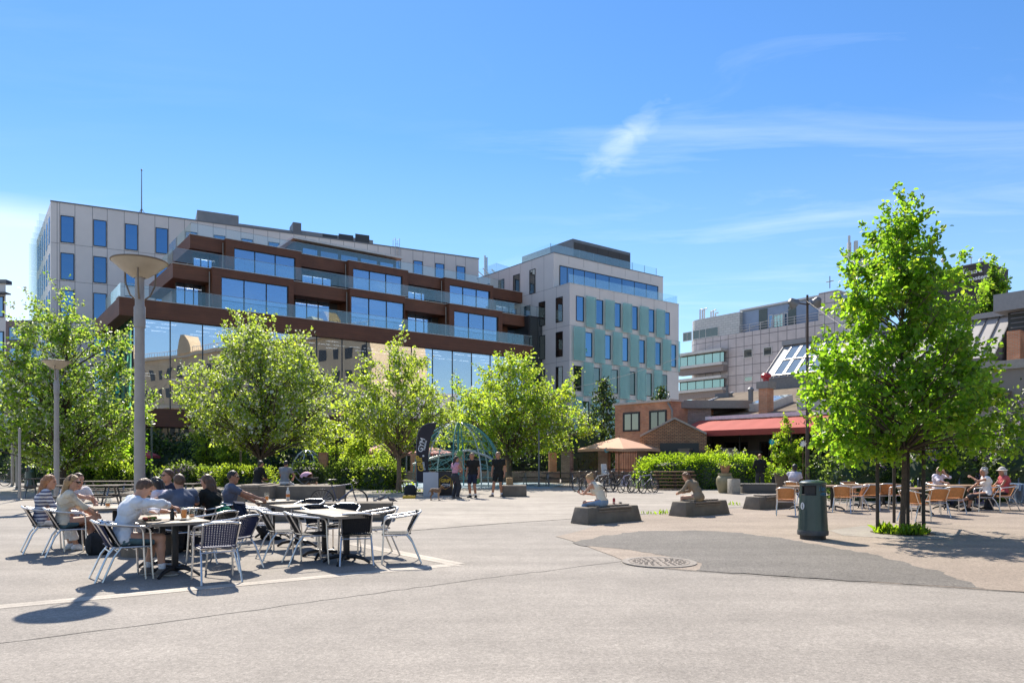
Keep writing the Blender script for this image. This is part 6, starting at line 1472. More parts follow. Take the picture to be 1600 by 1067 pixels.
# ------------------------------------------------------------------ bicycles
def make_bike(label, fm, drop=True):
    t = empty('bicycle', (0, 0, 0), 0, label, 'bicycle'); r = .335
    for y in (-.5, .5):
        w = MB(); pts = [(0, y + r * math.cos(a), r + r * math.sin(a)) for a in [2 * math.pi * i / 32 for i in range(32)]]; w.tube(pts, .016, 6, closed=True); k = w.build('wheel', M_BLK, t)
        m = MB(); m.tube([(0, y + (r - .025) * math.cos(a), r + (r - .025) * math.sin(a)) for a in [2 * math.pi * i / 32 for i in range(32)]], .010, 5, closed=True); m.tube([(-.04, y, r), (.04, y, r)], .02, 8); m.build('rim', mat('rim_grey', (.12, .12, .125), .35, .7), k)
        s = MB()
        for i in range(18): a = 2 * math.pi * i / 18; s.tube([((-1) ** i * .025, y, r), (0, y + (r - .03) * math.cos(a), r + (r - .03) * math.sin(a))], .0022, 3, caps=False)
        s.build('spokes', M_ALU, k)
    f = MB(); bb = (0, -.06, .28); st = (0, -.21, .80); hd = (0, .36, .83); hl = (0, .40, .68)
    for a, b, rr in ((bb, st, .016), (bb, hl, .021), ((0, -.19, .75), hd, .018), (hd, hl, .02)): f.tube([a, b], rr, 8)
    for x in (-.045, .045): f.tube([bb, (x, -.5, .335)], .01, 6); f.tube([(0, -.19, .76), (x, -.5, .335)], .009, 6)
    f.build('frame', fm, t)
    k = MB()
    for x in (-.045, .045): k.tube([(x * .6, .40, .68), (x, .44, .5), (x, .5, .335)], .012, 6)
    k.build('fork', fm, t)
    s = MB(); s.tube([st, (0, -.245, .93)], .013, 6); s.build('seat_post', M_BLK, t); s = MB(); s.ell((0, -.26, .955), (.07, .075, .022), 10, 6); s.ell((0, -.16, .957), (.025, .13, .02), 10, 6); s.build('saddle', M_BLK, t)
    h = MB(); h.tube([hd, (0, .35, .92), (0, .42, .95)], .014, 6)
    if drop:
        for x in (-1, 1): h.tube([(0, .42, .95), (x * .19, .43, .95)] + arc_pts((x * .2, .46, .95), (x * .2, .60, .93), (x * .2, .53, .83), 6) + [(x * .2, .44, .82)], .0125, 6)
    else: h.tube([(-.29, .30, 1.0), (-.12, .42, 1.0), (0, .42, .98), (.12, .42, 1.0), (.29, .30, 1.0)], .0125, 6)
    h.build('handlebar', M_BLK, t)
    c = MB(); c.lathe([(.095, -.004), (.095, .004)], 20); cr = MB(); cr.tube([(.06, y_, z_) for y_, z_ in [(-.06 + .095 * math.cos(i * .393), .28 + .095 * math.sin(i * .393)) for i in range(16)]], .007, 5, closed=True)
    cr.tube([(.065, -.06, .28), (.07, .08, .20)], .01, 6); cr.tube([(-.065, -.06, .28), (-.07, -.2, .36)], .01, 6); cr.box((.11, .08, .20), (.09, .05, .02)); cr.box((-.11, -.2, .36), (.09, .05, .02)); cr.build('crankset', M_GREYM, t)
    return t
bike = make_bike('dark blue road bike parked behind the low concrete block', mat('bike_navy', (0.015, 0.03, 0.09), .3, .2, var=.1, coat=.4))
bike.location = (-5.15, 21.6, 0); bike.rotation_euler = (0, R(7), -R(84)); bike['group'] = 'bicycles'
city = make_bike('', mat('bike_black', (0.02, 0.02, 0.022), .35, .3, var=.2), False)
bks = [(914, 768, 'first bicycle at the left end of the bicycle row'), (928, 768, 'bicycle second from the left end of the row'), (941, 769, 'bicycle beneath the pale child seat'), (954, 769, 'bicycle just right of the pale child seat'),
       (968, 769, 'bicycle in the middle of the row behind the bench sitter'), (982, 770, 'bicycle at the left edge of the bright hedge'), (996, 770, 'third last bicycle before the stacked timber seat'), (1008, 770, 'second last bicycle before the stacked timber seat'), (1018, 771, 'last bicycle of the row, touching the stacked timber seat')]
rnd = random.Random(12)
for i, (px, py, lab) in enumerate(bks):
    q = gp(px, py) + Vector((0, .5, 0)); o = city if i == 0 else copy_tree(city)
    o.location = q; o.rotation_euler = (0, R(rnd.uniform(-8, 8)), -R(rnd.choice([38, 46, 54, 62]) + rnd.uniform(-8, 8))); o['label'] = lab; o['group'] = 'bicycles'
    if i in (2, 5, 7):
        for ch in KIDS[o.name]:
            if ch.name.startswith(('frame', 'fork')): ch.data = ch.data.copy(); ch.data.materials[0] = mat('bike_white' if i == 2 else 'bike_lilac', (.5, .5, .5) if i == 2 else (.35, .33, .45), .4)
o = copy_tree(city); o.location = gp(22, 759); o.rotation_euler = (0, R(5), R(-84)); o['label'] = 'red wheeled bicycle leaning at the far left'; o['group'] = 'bicycles'
q = gp(950, 768); t = empty('child_seat', (q.x, q.y + .9, .78), .5, 'pale child seat on a bicycle in the row', 'child seat')
b = MB(); b.prism([(-.15, -.12, 0), (-.15, .14, 0), (-.15, .20, .5), (-.15, .12, .52), (-.15, .05, .12), (-.15, -.12, .1)], (.3, 0, 0)); b.build('shell', mat('cream_plastic', (.6, .57, .52), .4, var=.05), t, bevel=.02); b = MB(); b.tube([(0, -.02, -.02), (0, -.06, -.3)], .02, 6); b.build('bracket', M_BLK, t)
# hoop racks on the right
for i, px in enumerate((1425, 1436, 1500, 1525, 1578, 1592)):
    lab = ['first steel hoop rack right of the stakes', 'second steel hoop rack right of the stakes', 'steel hoop rack behind the seated pair of tables', 'steel hoop rack left of the grey haired woman', 'steel hoop rack right of the sun hat woman', 'steel hoop rack at the right picture edge'][i]
    q = at(px, 715, 25.6); t = empty('bike_rack', (q.x, q.y, 0), .9, lab, 'bike rack', 'steel hoop bike racks'); b = MB()
    b.tube([(-.25, 0, 0), (-.25, 0, .6)] + arc_pts((-.25, 0, .65), (-.25, 0, .88), (0, 0, .88), 5) + arc_pts((0, 0, .88), (.25, 0, .88), (.25, 0, .65), 5) + [(.25, 0, .6), (.25, 0, 0)], .025, 8); b.build('hoop', mat('rack_steel', (.16, .17, .19), .35, .7), t)
    b = MB(); b.lathe([(.07, 0), (.07, .012), (0, .012)], 10, (-.25, 0, 0)); b.lathe([(.07, 0), (.07, .012), (0, .012)], 10, (.25, 0, 0)); b.build('base_plate', M_GREYM, t)
# ------------------------------------------------------------------ timber seat, pots, fence, parasol
def timber():
    p = gp(1024, 766); t = empty('timber_seat', p, .02, 'stacked brown timber seat before the bright hedge', 'bench'); L_ = 2.1
    for k in range(6):
        b = MB(); z = .08 + k * .165; ins = .06 * k * .5
        b.box((L_ / 2, .25 + k * .055, z), (L_ - (0.12 if k % 2 else 0), .36, .055)); b.build('plank', M_WOODB, t, bevel=.008)
    b = MB()
    for x in (.2, L_ / 2, L_ - .2):
        for k in range(5): b.box((x, .3 + k * .055, .165 + k * .165), (.12, .22, .106))
    b.build('spacer', mat('dark_wood', (.05, .035, .025), .8), t)
timber()
def pot(name, loc, prof, m, label, cat='plant pot', plant=None):
    t = empty(name, loc, 0, label, cat); b = MB(); b.lathe(prof, 28, caps=False); b.build('pot', m, t); b = MB(); b.lathe([(prof[-1][0] * .95, prof[-1][1] - .06), (0, prof[-1][1] - .06)], 20, caps=False); b.build('soil', MATS['soil'], t)
    if plant:
        rnd_ = np.random.default_rng(plant[1]); n = plant[2]; P = rnd_.normal(size=(n, 3)) * [plant[3], plant[3], plant[3] * .7]; P[:, 2] = abs(P[:, 2]) * 1.3 + prof[-1][1] - .05
        leaves_mesh('foliage', P, rnd_.normal(size=(n, 3)) + [0, 0, .6], .1 * rnd_.uniform(.6, 1.2, n), plant[0], rnd_.integers(0, len(plant[0]), n), rnd_, t)
    return t
STONE = mat('olive_glaze', (.25, .215, .125), .5, var=.2, scale=3); TERRA = mat('terracotta', (.36, .185, .10), .8, var=.2, scale=4)
urn_p = gp(1132.5, 770); pot('plant_urn', urn_p, [(0, 0), (.25, 0), (.30, .1), (.385, .45), (.385, .62), (.33, .74), (.28, .78), (.31, .86), (.31, .9), (.26, .9), (.26, .8)], STONE, 'large olive glazed urn at the end of the bright hedge')
pot('terracotta_pot', urn_p + Vector((.02, .02, .83)), [(0, .0), (.14, 0), (.21, .34), (.235, .34), (.235, .42), (.2, .42), (.2, .36)], TERRA, 'weathered terracotta pot with a small plant standing in the urn', plant=([M_SHRUB, M_GOLD], 3, 160, .15))
pot('plant_tub', gp(1222, 769), [(0, 0), (.24, 0), (.27, .3), (.34, .85), (.36, .86), (.36, .9), (.32, .9), (.32, .8)], mat('brown_tub', (.13, .095, .07), .7, var=.2), 'tall brown tub beside the man in the pale tee', plant=([M_SHRUB, M_LINDEN], 5, 260, .22))
t = empty('stone_planter', gp(1151, 772), .2, 'pale square stone planter beside the urn', 'planter'); b = MB(); b.box((0, .25, .33), (.42, .42, .66)); b.build('block', mat('pale_stone2', (.36, .33, .28), .9, var=.2, scale=4, bump=.3), t, bevel=.03); b = MB(); b.box((0, .25, .672), (.33, .33, .02)); b.build('soil', MATS['soil'], t)
t = empty('low_wall', gp(1162, 771), -.02, 'low grey stone edging behind the standing man in black', 'wall'); b = MB(); b.box((.75, .35, .2), (1.5, .4, .4)); b.build('wall', tile_mat('edging', (.2, .18, .16), (.26, .235, .21), (.12, .11, .1), .6, .2, .02), t, bevel=.02); b = MB(); b.box((.75, .35, .42), (1.56, .46, .04)); b.build('coping', M_CONCT, t)
t = empty('sack', gp(1216, 768) + Vector((-.55, .1, 0)), .3, 'black rucksack hanging on the cafe bicycle pole', 'bag'); COL.objects.unlink(t)
soft_bag('rucksack', gp(1211, 768) + Vector((0, -.1, 0)), (.4, .3, .75), .4, M_BLKCLOTH, 'black bag leaning on the tall brown tub', 'bag', False)
def fence():
    a = Vector((3.2, 46.5, 0)); c = Vector((14.0, 40.5, 0)); d = (c - a).normalized(); L_ = (c - a).length
    t = empty('iron_fence', a, 0, 'iron railing fence with brick pillars behind the bicycles', 'fence'); Q = Facade((a.x, a.y), (d.x, d.y))
    w = MB(); Q.uvbox(w, 0, L_, 0, .75, -.3, 0); w.build('base_wall', M_BRICK3, t, world=True, smooth=False)
    k = 0; s = 0
    while s < L_:
        p = MB(); Q.uvbox(p, s, s + .62, .0, 2.05, -.42, .12); q = p.build('pillar', M_BRICK3, t, world=True, smooth=False)
        p = MB(); Q.box(p, s - .05, s + .67, 2.05, 2.15, -.47, .17); p.build('pillar_cap', M_CONC, q, world=True)
        e = min(s + 2.55, L_); b = MB()
        for z in (.85, 1.9): Q.box(b, s + .63, e - .01, z, z + .05, -.19, -.13)
        n = int((e - s - .65) / .11)
        for j in range(n): Q.box(b, s + .68 + j * .11, s + .70 + j * .11, .78, 2.05, -.17, -.15)
        if e - s > 1: b.build('railing', M_BLK, t, world=True)
        s += 2.55
    return t
fence()
def low_wall_left():
    a = Vector((0.5, 47.0, 0)); t = empty('iron_fence', a, 0, 'dark railing with brick posts behind the wide yellow green tree', 'fence'); Q = Facade((a.x, a.y), (-1, .02), flip=True); Q.n = Vector((0, -1, 0))
    w = MB(); Q.uvbox(w, -2.6, 15, 0, .7, -.3, 0); w.build('base_wall', M_BRICK3, t, world=True, smooth=False)
    for k in range(6):
        p = MB(); Q.uvbox(p, -2.4 + k * 3, -1.9 + k * 3, .7, 1.95, -.4, .1); p.build('pillar', M_BRICK, t, world=True, smooth=False); b = MB()
        for j in range(22): Q.box(b, -1.8 + k * 3 + j * .11, -1.78 + k * 3 + j * .11, .72, 1.85, -.17, -.15)
        Q.box(b, -1.88 + k * 3, .55 + k * 3, 1.7, 1.75, -.19, -.13); b.build('railing', M_BLK, t, world=True)
low_wall_left()
def parasol(px, py, Y, half, drop, label, m, rz=.3):
    c = at(px, py, Y); t = empty('parasol', (c.x, c.y, 0), rz, label, 'parasol', 'parasols'); z = c.z
    b = MB(); vs = [(0, 0, z)]; n = 4
    cs = [(-half, -half), (half, -half), (half, half), (-half, half)]; ring = []
    for i in range(4):
        for k in range(4): f = k / 4; ring.append((cs[i][0] * (1 - f) + cs[(i + 1) % 4][0] * f, cs[i][1] * (1 - f) + cs[(i + 1) % 4][1] * f, z - drop + (.05 * math.sin(f * math.pi))))
    mid = [(x * .5, y * .5, z - drop * .47) for x, y, _ in ring]; low = [(x, y, zz - .16) for x, y, zz in ring]; N_ = 16
    vs += mid + ring + low; fs = [(0, 1 + i, 1 + (i + 1) % N_) for i in range(N_)] + [(1 + i, 1 + N_ + i, 1 + N_ + (i + 1) % N_, 1 + (i + 1) % N_) for i in range(N_)] + [(1 + N_ + i, 1 + 2 * N_ + i, 1 + 2 * N_ + (i + 1) % N_, 1 + N_ + (i + 1) % N_) for i in range(N_)]
    b.add(vs, fs); b.build('canopy', m, t, smooth=False)
    p = MB(); p.tube([(0, 0, 0), (0, 0, z + .08)], .035, 8); p.ell((0, 0, z + .08), (.05, .05, .07), 8, 6); p.build('pole', M_WOODB, t); r = MB()
    for cx, cy in cs: r.tube([(0, 0, z - .06), (cx, cy, z - drop - .03)], .015, 5); r.tube([(0, 0, z - drop - .3), (cx * .5, cy * .5, z - drop * .5 - .03)], .012, 5)
    r.build('ribs', M_WOODB, t); f = MB(); f.box((0, 0, .05), (.6, .6, .1)); f.build('foot', M_CONC, t, bevel=.02)
    return t
PEACH = mat('peach_cloth', (.62, .36, .23), .85, var=.06); PINK = mat('salmon_cloth', (.55, .25, .20), .85, var=.06)
parasol(967, 683, 43.5, 1.75, .72, 'peach parasol before the brick outbuilding', PEACH, .75)
parasol(672, 697, 52, 1.6, .55, 'salmon parasol glimpsed behind the black flag', PINK, .3); parasol(600, 693, 53, 1.6, .55, 'salmon parasol glimpsed left of the small tree', PINK, .5)
parasol(218, 700, 47, 1.0, .5, 'small red parasol seen beside the tall lamp post', mat('red_cloth', (.42, .06, .07), .85, var=.1), .2)
for (px, py, Y, m, lab) in ((1206, 690, 36, mat('turquoise', (.02, .38, .46), .5), 'turquoise garden pinwheel above the hedge'), (1255, 693, 32.5, mat('white_petal', (.7, .68, .66), .5), 'white flower pinwheel beside the floodlight pole'), (948, 703, 42, mat('turquoise', (.02, .38, .46), .5), 'turquoise pinwheel under the peach parasol')):
    c = at(px, py, Y); t = empty('pinwheel', (c.x, c.y, 0), 0, lab, 'pinwheel', 'garden pinwheels'); b = MB(); b.tube([(0, .03, .6), (0, .03, c.z)], .012, 5); b.build('stick', M_WOODB, t); b = MB()
    for k in range(8):
        a = k * math.pi / 4; e = Vector((math.cos(a), 0, math.sin(a))); s = Vector((-e.z, 0, e.x)); o = Vector((0, 0, c.z)); b.add([o, o + e * .10 + s * .045 + Vector((0, -.03, 0)), o + e * .17, o + e * .10 - s * .03], [(0, 1, 2, 3)])
    b.build('petals', m, t, smooth=False); b = MB(); b.ell((0, -.02, c.z), (.03, .03, .03), 8, 6); b.build('hub', M_PLATE, t)
for nm, (px0, px1), Y, h, lab, sd, ms in (('vine', (1095, 1128), 40.5, 1.35, 'pale trailing vine climbing the brick pillar behind the hedge', 201, [M_GOLD, MATS['golden_leaf']]), ('vine', (1128, 1160), 40, 1.1, 'dry yellowish vine on the railing above the hedge', 202, [M_GOLD, M_PALEF])):
    rnd = np.random.default_rng(sd); n = 520; x = rnd.uniform(0, 1, n); c0, c1 = at(px0, 715, Y), at(px1, 715, Y); t = empty(nm, (c0.x, c0.y - .5, 0), 0, lab, 'climbing plant')
    P = np.stack([(c1.x - c0.x) * x, rnd.normal(size=n) * .12, 1.0 + h * (.5 + .5 * np.abs(np.sin(x * 7 + sd))) * rnd.uniform(.2, 1, n)], 1); leaves_mesh('foliage', P, rnd.normal(size=(n, 3)), .1 * rnd.uniform(.6, 1.2, n), ms, rnd.integers(0, 2, n), rnd, t)
    b = MB(); b.tube([(.1, 0, .2), (.3, .05, 1.2), (.5, 0, 2.0)], .02, 5); b.build('stems', M_BARK, t)
# ------------------------------------------------------------------ scooter, prams
t = empty('kick_scooter', gp(1308, 771), R(-65), 'green electric kick scooter standing before the hedge', 'scooter'); MINT = mat('mint_paint', (.03, .36, .22), .35, var=.05)
b = MB(); b.tube([(0, .45, .12), (0, .36, 1.05)], .028, 10); b.build('stem', MINT, t); b = MB(); b.tube([(-.25, .36, 1.06), (.25, .36, 1.06)], .016, 8); b.box((0, .36, 1.09), (.09, .08, .05)); b.build('handlebar', M_BLK, t)
b = MB(); b.box((0, -.02, .15), (.17, .85, .07)); b.build('deck', M_BLK, t, bevel=.015)
for y in (.47, -.47): b = MB(); b.tube([(0, y + .085 * math.cos(a), .11 + .085 * math.sin(a)) for a in [i * math.pi / 8 for i in range(16)]], .026, 6, closed=True); b.tube([(-.03, y, .11), (.03, y, .11)], .06, 10); b.build('wheel', M_BLK, t)
def pram(loc, rz, label, hoodm, s=1.0):
    t = empty('pram', loc, rz, label, 'pram', 'prams'); h = MB(); n = 9; vs = []; fs = []
    for i in range(n + 1):
        a = R(20) + R(115) * i / n
        for j in range(9): b_ = math.pi * j / 8; vs.append((.24 * math.cos(b_), -.05 - .30 * math.cos(a) * (.35 + .65 * math.sin(b_)), .72 + .30 * math.sin(a) * (.35 + .65 * math.sin(b_))))
    for i in range(n):
        for j in range(8): fs.append((i * 9 + j, i * 9 + j + 1, (i + 1) * 9 + j + 1, (i + 1) * 9 + j))
    h.add(vs, fs); h.build('hood', hoodm, t); b = MB(); b.prism([(-.22, -.35, .6), (-.22, .38, .66), (-.22, .42, .78), (-.22, -.3, .74)], (.44, 0, 0)); b.build('seat', M_BLKCLOTH, t, bevel=.04)
    f = MB()
    for x in (-.25, .25): f.tube([(x, -.62, 1.02), (x, -.35, .7), (x, .38, .16)], .016, 6); f.tube([(x, -.42, .16), (x, .15, .62)], .016, 6)
    f.tube([(-.25, -.62, 1.02), (.25, -.62, 1.02)], .018, 6); f.build('frame', M_GREYM, t)
    for x in (-.27, .27):
        for y in (-.42, .4): w = MB(); w.tube([(x, y + .12 * math.cos(a), .15 + .12 * math.sin(a)) for a in [i * math.pi / 8 for i in range(16)]], .024, 6, closed=True); w.tube([(x - .02, y, .15), (x + .02, y, .15)], .03, 8); w.build('wheel', M_BLK, t)
    return t
pram((-8.6, 30.5, 0), R(-100), 'pram with a pale pink hood behind the stone blocks', mat('pink_hood', (.58, .34, .44), .8, var=.05))
pram(gp(1392, 774), R(60), 'navy and white pram behind the linden trunk', mat('navy_hood', (.05, .06, .17), .8, var=.3, scale=8))
# ------------------------------------------------------------------ gym stand: flag, boards
def gym():
    c = at(651, 715, 32.5); t = empty('feather_flag', (c.x, c.y, 0), 0, 'black feather flag with yellow GRIP and white GYM lettering', 'flag'); s = 32.5 / F
    def L_(px, py, y=0): return Vector(((px - 651) * s, y, H + (HZ - py) * s))
    out = [(651.3, 752), (651.3, 700), (651.8, 686), (654, 675), (658, 668), (664, 663.5), (672, 661), (682.5, 660.5), (680, 668), (676.5, 676), (673, 685), (671, 696), (669.5, 712), (669.3, 730), (670.5, 742), (672, 752), (662, 754)]
    b = MB(); b.prism([L_(*p) for p in out], (0, .02, 0)); b.build('banner', mat('flag_black', (.022, .019, .026), .7, var=.2), t)
    p = MB(); p.tube([L_(650.6, 776, .01), L_(650.6, 690, .01), L_(651.6, 681, .01), L_(654.5, 672, .01), L_(660, 665, .01), L_(670, 661, .01), L_(683, 659.8, .01)], .018, 6); p.build('pole', M_GREYM, t)
    f = MB(); f.box((0, .02, .03), (.6, .35, .04)); f.build('foot', M_BLK, t)
    YL = mat('gym_yellow', (.62, .40, .03), .6, var=.05); WH = mat('sign_white', (0.72, 0.72, 0.72), 0.5, var=0.02)
    up = (L_(655.2, 709) - L_(660.5, 736)).normalized(); n = Vector((0, -1, 0)); rt = up.cross(n); rt = -rt if rt.x < 0 else rt
    m = MB(); put_text(m, 'GRIP', L_(662.5, 736, -.004), up, -rt, .34, .004, .012, shear=.15); m.build('lettering_yellow', YL, t, smooth=False)
    up2 = (L_(663.5, 677) - L_(657, 707)).normalized(); rt2 = Vector((up2.z, 0, -up2.x))
    m = MB(); put_text(m, 'GYM', L_(659.5, 707, -.004), up2, -rt2, .30, .004, .006, shear=.1); m.build('lettering', WH, t, smooth=False); m = MB(); put_text(m, 'TRENING', L_(663.8, 704, -.004), up2, -rt2, .11, .003, .003)
    m.build('lettering_small', WH, t, smooth=False); m = MB(); m.ell(L_(661.5, 712, -.005), (.045, .004, .045), 12, 6); m.build('dot_mark', WH, t, smooth=False); m = MB(); put_text(m, 'STYRKE', L_(665, 734, -.004), up, -rt, .11, .003, .003); m.build('lettering_small', WH, t, smooth=False)
    # dark counter with hexagon logo
    q = gp(694, 774); t = empty('gym_counter', q, .0, 'black counter with the yellow hexagon gym logo', 'counter'); b = MB(); b.box((.0, .3, .5), (.66, .6, 1.0)); b.build('box', mat('counter_brown', (.03, .024, .022), .6, var=.15), t, bevel=.01); b = MB(); b.box((0, .3, 1.01), (.7, .64, .03)); b.build('top', M_BLK, t)
    m = MB(); hx = [(.05 + .27 * math.sin(i * math.pi / 3), -.004, .56 + .30 * math.cos(i * math.pi / 3)) for i in range(6)]; m.tube(hx, .012, 4, closed=True); put_text(m, 'GRIP', (-.15, -.004, .57), (1, 0, 0), (0, 0, 1), .19, .004, .008); m.build('logo_yellow', YL, t, smooth=False)
    m = MB(); put_text(m, 'GYM', (-.1, -.004, .38), (1, 0, 0), (0, 0, 1), .17, .004, .004); m.build('logo_white', WH, t, smooth=False)
    m = MB(); m.tube([(.331, .03 + .5 * math.sin(i * math.pi / 3) * .4 + .25, .56 + .30 * math.cos(i * math.pi / 3)) for i in range(6)], .012, 4, closed=True); m.build('side_logo', YL, t)
    q = gp(673, 776); t = empty('notice_board', q, .1, 'leaning white perforated board before the gym counter', 'board'); b = MB(); rot = Matrix.Rotation(R(-9), 3, 'X'); b.box((0, .08, .5), (.62, .03, 1.02), rot=rot); b.build('panel', tile_mat('white_board', (.52, .53, .55), (.56, .57, .59), (.42, .43, .45), .1, .1, .02, offset=0), t, bevel=.006)
    b = MB(); b.tube([(-.25, .14, .9), (-.25, .45, 0)], .014, 5); b.tube([(.25, .14, .9), (.25, .45, 0)], .014, 5); b.build('prop_leg', M_GREYM, t)
    soft_bag('sports_bag', gp(641, 776), (.5, .4, .5), .2, M_BLKCLOTH, 'black bag with a yellow base lying left of the flag', 'bag', False)
    q = gp(641, 778); t = empty('yellow_case', q + Vector((0, -.3, 0)), 0, 'flat yellow case in front of the black bag', 'case'); b = MB(); b.box((0, 0, .06), (.5, .14, .12)); b.build('case', YL, t, bevel=.02); b = MB(); b.tube(arc_pts((-.1, 0, .12), (0, 0, .2), (.1, 0, .12), 6), .01, 5); b.build('handle', M_BLK, t)
    b = MB()
    t = empty('paper_bag', gp(796, 775) + Vector((0, .35, .46)), .2, 'small tan paper bag on the pale topped block', 'bag'); b.box((0, 0, .15), (.26, .16, .3)); b.build('bag', mat('kraft', (.42, .28, .14), .85, var=.12), t, bevel=.02); b = MB(); b.tube(arc_pts((-.06, 0, .3), (0, 0, .4), (.06, 0, .3), 5), .006, 4); b.build('handle', mat('kraft', (.42, .28, .14)), t)
gym()
# ------------------------------------------------------------------ climbing net
def climbing():
    c = at(716, 715, 39.5); t = empty('climbing_net', (c.x, c.y, 0), 0, 'teal rope climbing net with curved steel arches behind the gym people', 'playground'); te = mat('teal_rope', (.10, .30, .33), .6, var=.1); pl = mat('pale_steel', (.45, .5, .5), .35, .4)
    for k in range(5):
        a = k * math.pi / 5 + .25; d = Vector((math.cos(a), math.sin(a) * .8, 0)); b = MB(); pts = [d * (2.5 * math.cos(q)) + ZZ * (3.5 * math.sin(q) ** .85 if math.sin(q) > 0 else 0) for q in [math.pi * i / 22 for i in range(23)]]; b.tube(pts, .036, 8); b.build('arch', pl if k % 2 else te, t)
    b = MB(); rnd = random.Random(9)
    for lev in range(1, 7):
        z = .5 * lev; r = 2.35 * math.sqrt(max(.05, 1 - (z / 3.5) ** 2)); n = 14; ring = [Vector((r * math.cos(2 * math.pi * i / n), .8 * r * math.sin(2 * math.pi * i / n), z)) for i in range(n)]
        b.tube(ring, .012, 4, closed=True)
        for i in range(n):
            z2 = z + .5; r2 = 2.35 * math.sqrt(max(.02, 1 - (min(z2, 3.45) / 3.5) ** 2)); a = 2 * math.pi * (i + .5) / n; b.tube([ring[i], Vector((r2 * math.cos(a), .8 * r2 * math.sin(a), min(z2, 3.45)))], .010, 4, caps=False); b.tube([ring[(i + 1) % n], Vector((r2 * math.cos(a), .8 * r2 * math.sin(a), min(z2, 3.45)))], .010, 4, caps=False)
            if lev in (2, 4) and i % 2: b.tube([ring[i], Vector((0, 0, 1.7))], .010, 4, caps=False)
    b.build('net', te, t); b = MB(); b.tube([(0, 0, 0), (0, 0, 3.5)], .06, 8); b.build('mast', te, t)
    for p in ((-1.95, -1.2, 1.25), (2.3, -.9, 1.2), (0.2, -1.6, 1.85), (0, 0, 1.7), (1.1, -1.2, .35), (-.6, -1.3, 2.6)):
        b = MB(); b.ell(p, (.15, .15, .15), 12, 8); b.build('ball_joint', mat('lime_ball', (.16, .34, .08), .5), t)
    b = MB(); b.tube([(-2.3, -1.3, 1.25), (-.9, -1.45, 1.7), (.6, -1.5, 2.0), (1.6, -1.3, 1.7), (2.35, -.95, 1.2)], .06, 8); b.build('swing_bar', pl, t)
climbing()
q = gp(480, 753); t = empty('climbing_net', q, 0, 'small teal climbing net behind the seated pair', 'playground'); b = MB()
for k in range(4): a = k * math.pi / 4; b.tube([(1.2 * math.cos(a) * math.cos(x), 1.2 * math.sin(a) * math.cos(x), 2.1 * math.sin(x)) for x in [math.pi * i / 12 for i in range(13)]], .035, 6)
b.build('arch', MATS['pale_steel'], t); b = MB()
for lev in range(1, 5):
    z = .45 * lev; r = 1.15 * math.sqrt(1 - (z / 2.1) ** 2); b.tube([(r * math.cos(i * .6283), r * math.sin(i * .6283), z) for i in range(10)], .014, 4, closed=True)
b.build('net', MATS['teal_rope'], t)
# ------------------------------------------------------------------ small stuff
q = k1 = gp(918, 820); e = k1 + UX * 1.02 + VX * .3
for (off, hh, m, lab) in ((UX * 1.13 + VX * .24, .15, mat('can_red', (.36, .05, .06), .35, .4), 'red drink can standing on the bench beside the phone woman'),):
    t = empty('drink_can', k1 + off + ZZ * .443, 0, lab, 'can'); b = MB(); b.lathe([(.026, 0), (.033, .012), (.033, hh - .015), (.027, hh), (0, hh - .004)], 18); b.build('can', m, t); b = MB(); b.lathe([(.0335, .03), (.0335, .05)], 18, caps=False); b.build('band', M_ALU, t)
t = empty('bottle_cap', k1 + UX * 1.42 + VX * .3 + ZZ * .443, 0, 'small dark purse on the bench right of the red can', 'purse'); b = MB(); b.ell((0, 0, .02), (.05, .035, .02), 10, 6); b.build('purse', M_BLKCLOTH, t); t.name = 'purse'; b = MB(); b.ell((0, 0, .041), (.012, .008, .006), 8, 5); b.build('clasp', M_ALU, t)
def pigeon(px, py, rz, lab):
    t = empty('pigeon', gp(px, py), rz, lab, 'pigeon', 'pigeons on the paving'); b = MB(); rot = Matrix.Rotation(R(18), 3, 'X'); b.ell((0, 0, .13), (.055, .13, .065), 12, 8, rot=rot); b.tube([(0, .09, .16), (0, .12, .21), (0, .135, .235)], [.035, .026, .022], 8); b.ell((0, .14, .24), (.024, .03, .024), 10, 6); b.tube([(0, .165, .238), (0, .19, .23)], [.008, .002], 5); b.tube([(0, -.1, .11), (0, -.2, .07)], [.035, .018], 6)
    b.build('body', mat('pigeon_grey', (.09, .09, .105), .7, var=.3, scale=20), t); l = MB()
    for x in (-.02, .02): l.tube([(x, .0, .08), (x, .01, 0)], .005, 5); l.tube([(x, .01, .004), (x, .04, .004)], .005, 4)
    l.build('legs', mat('pigeon_leg', (.3, .1, .08), .7), t); return t
for px, py, rz, lab in ((586, 788, .5, 'leftmost pigeon pecking beyond the long concrete block'), (595, 784, -1.2, 'middle pigeon beyond the long concrete block'), (612, 786, 2.0, 'pigeon nearest the end of the long concrete block')):
    pigeon(px, py, rz, lab)
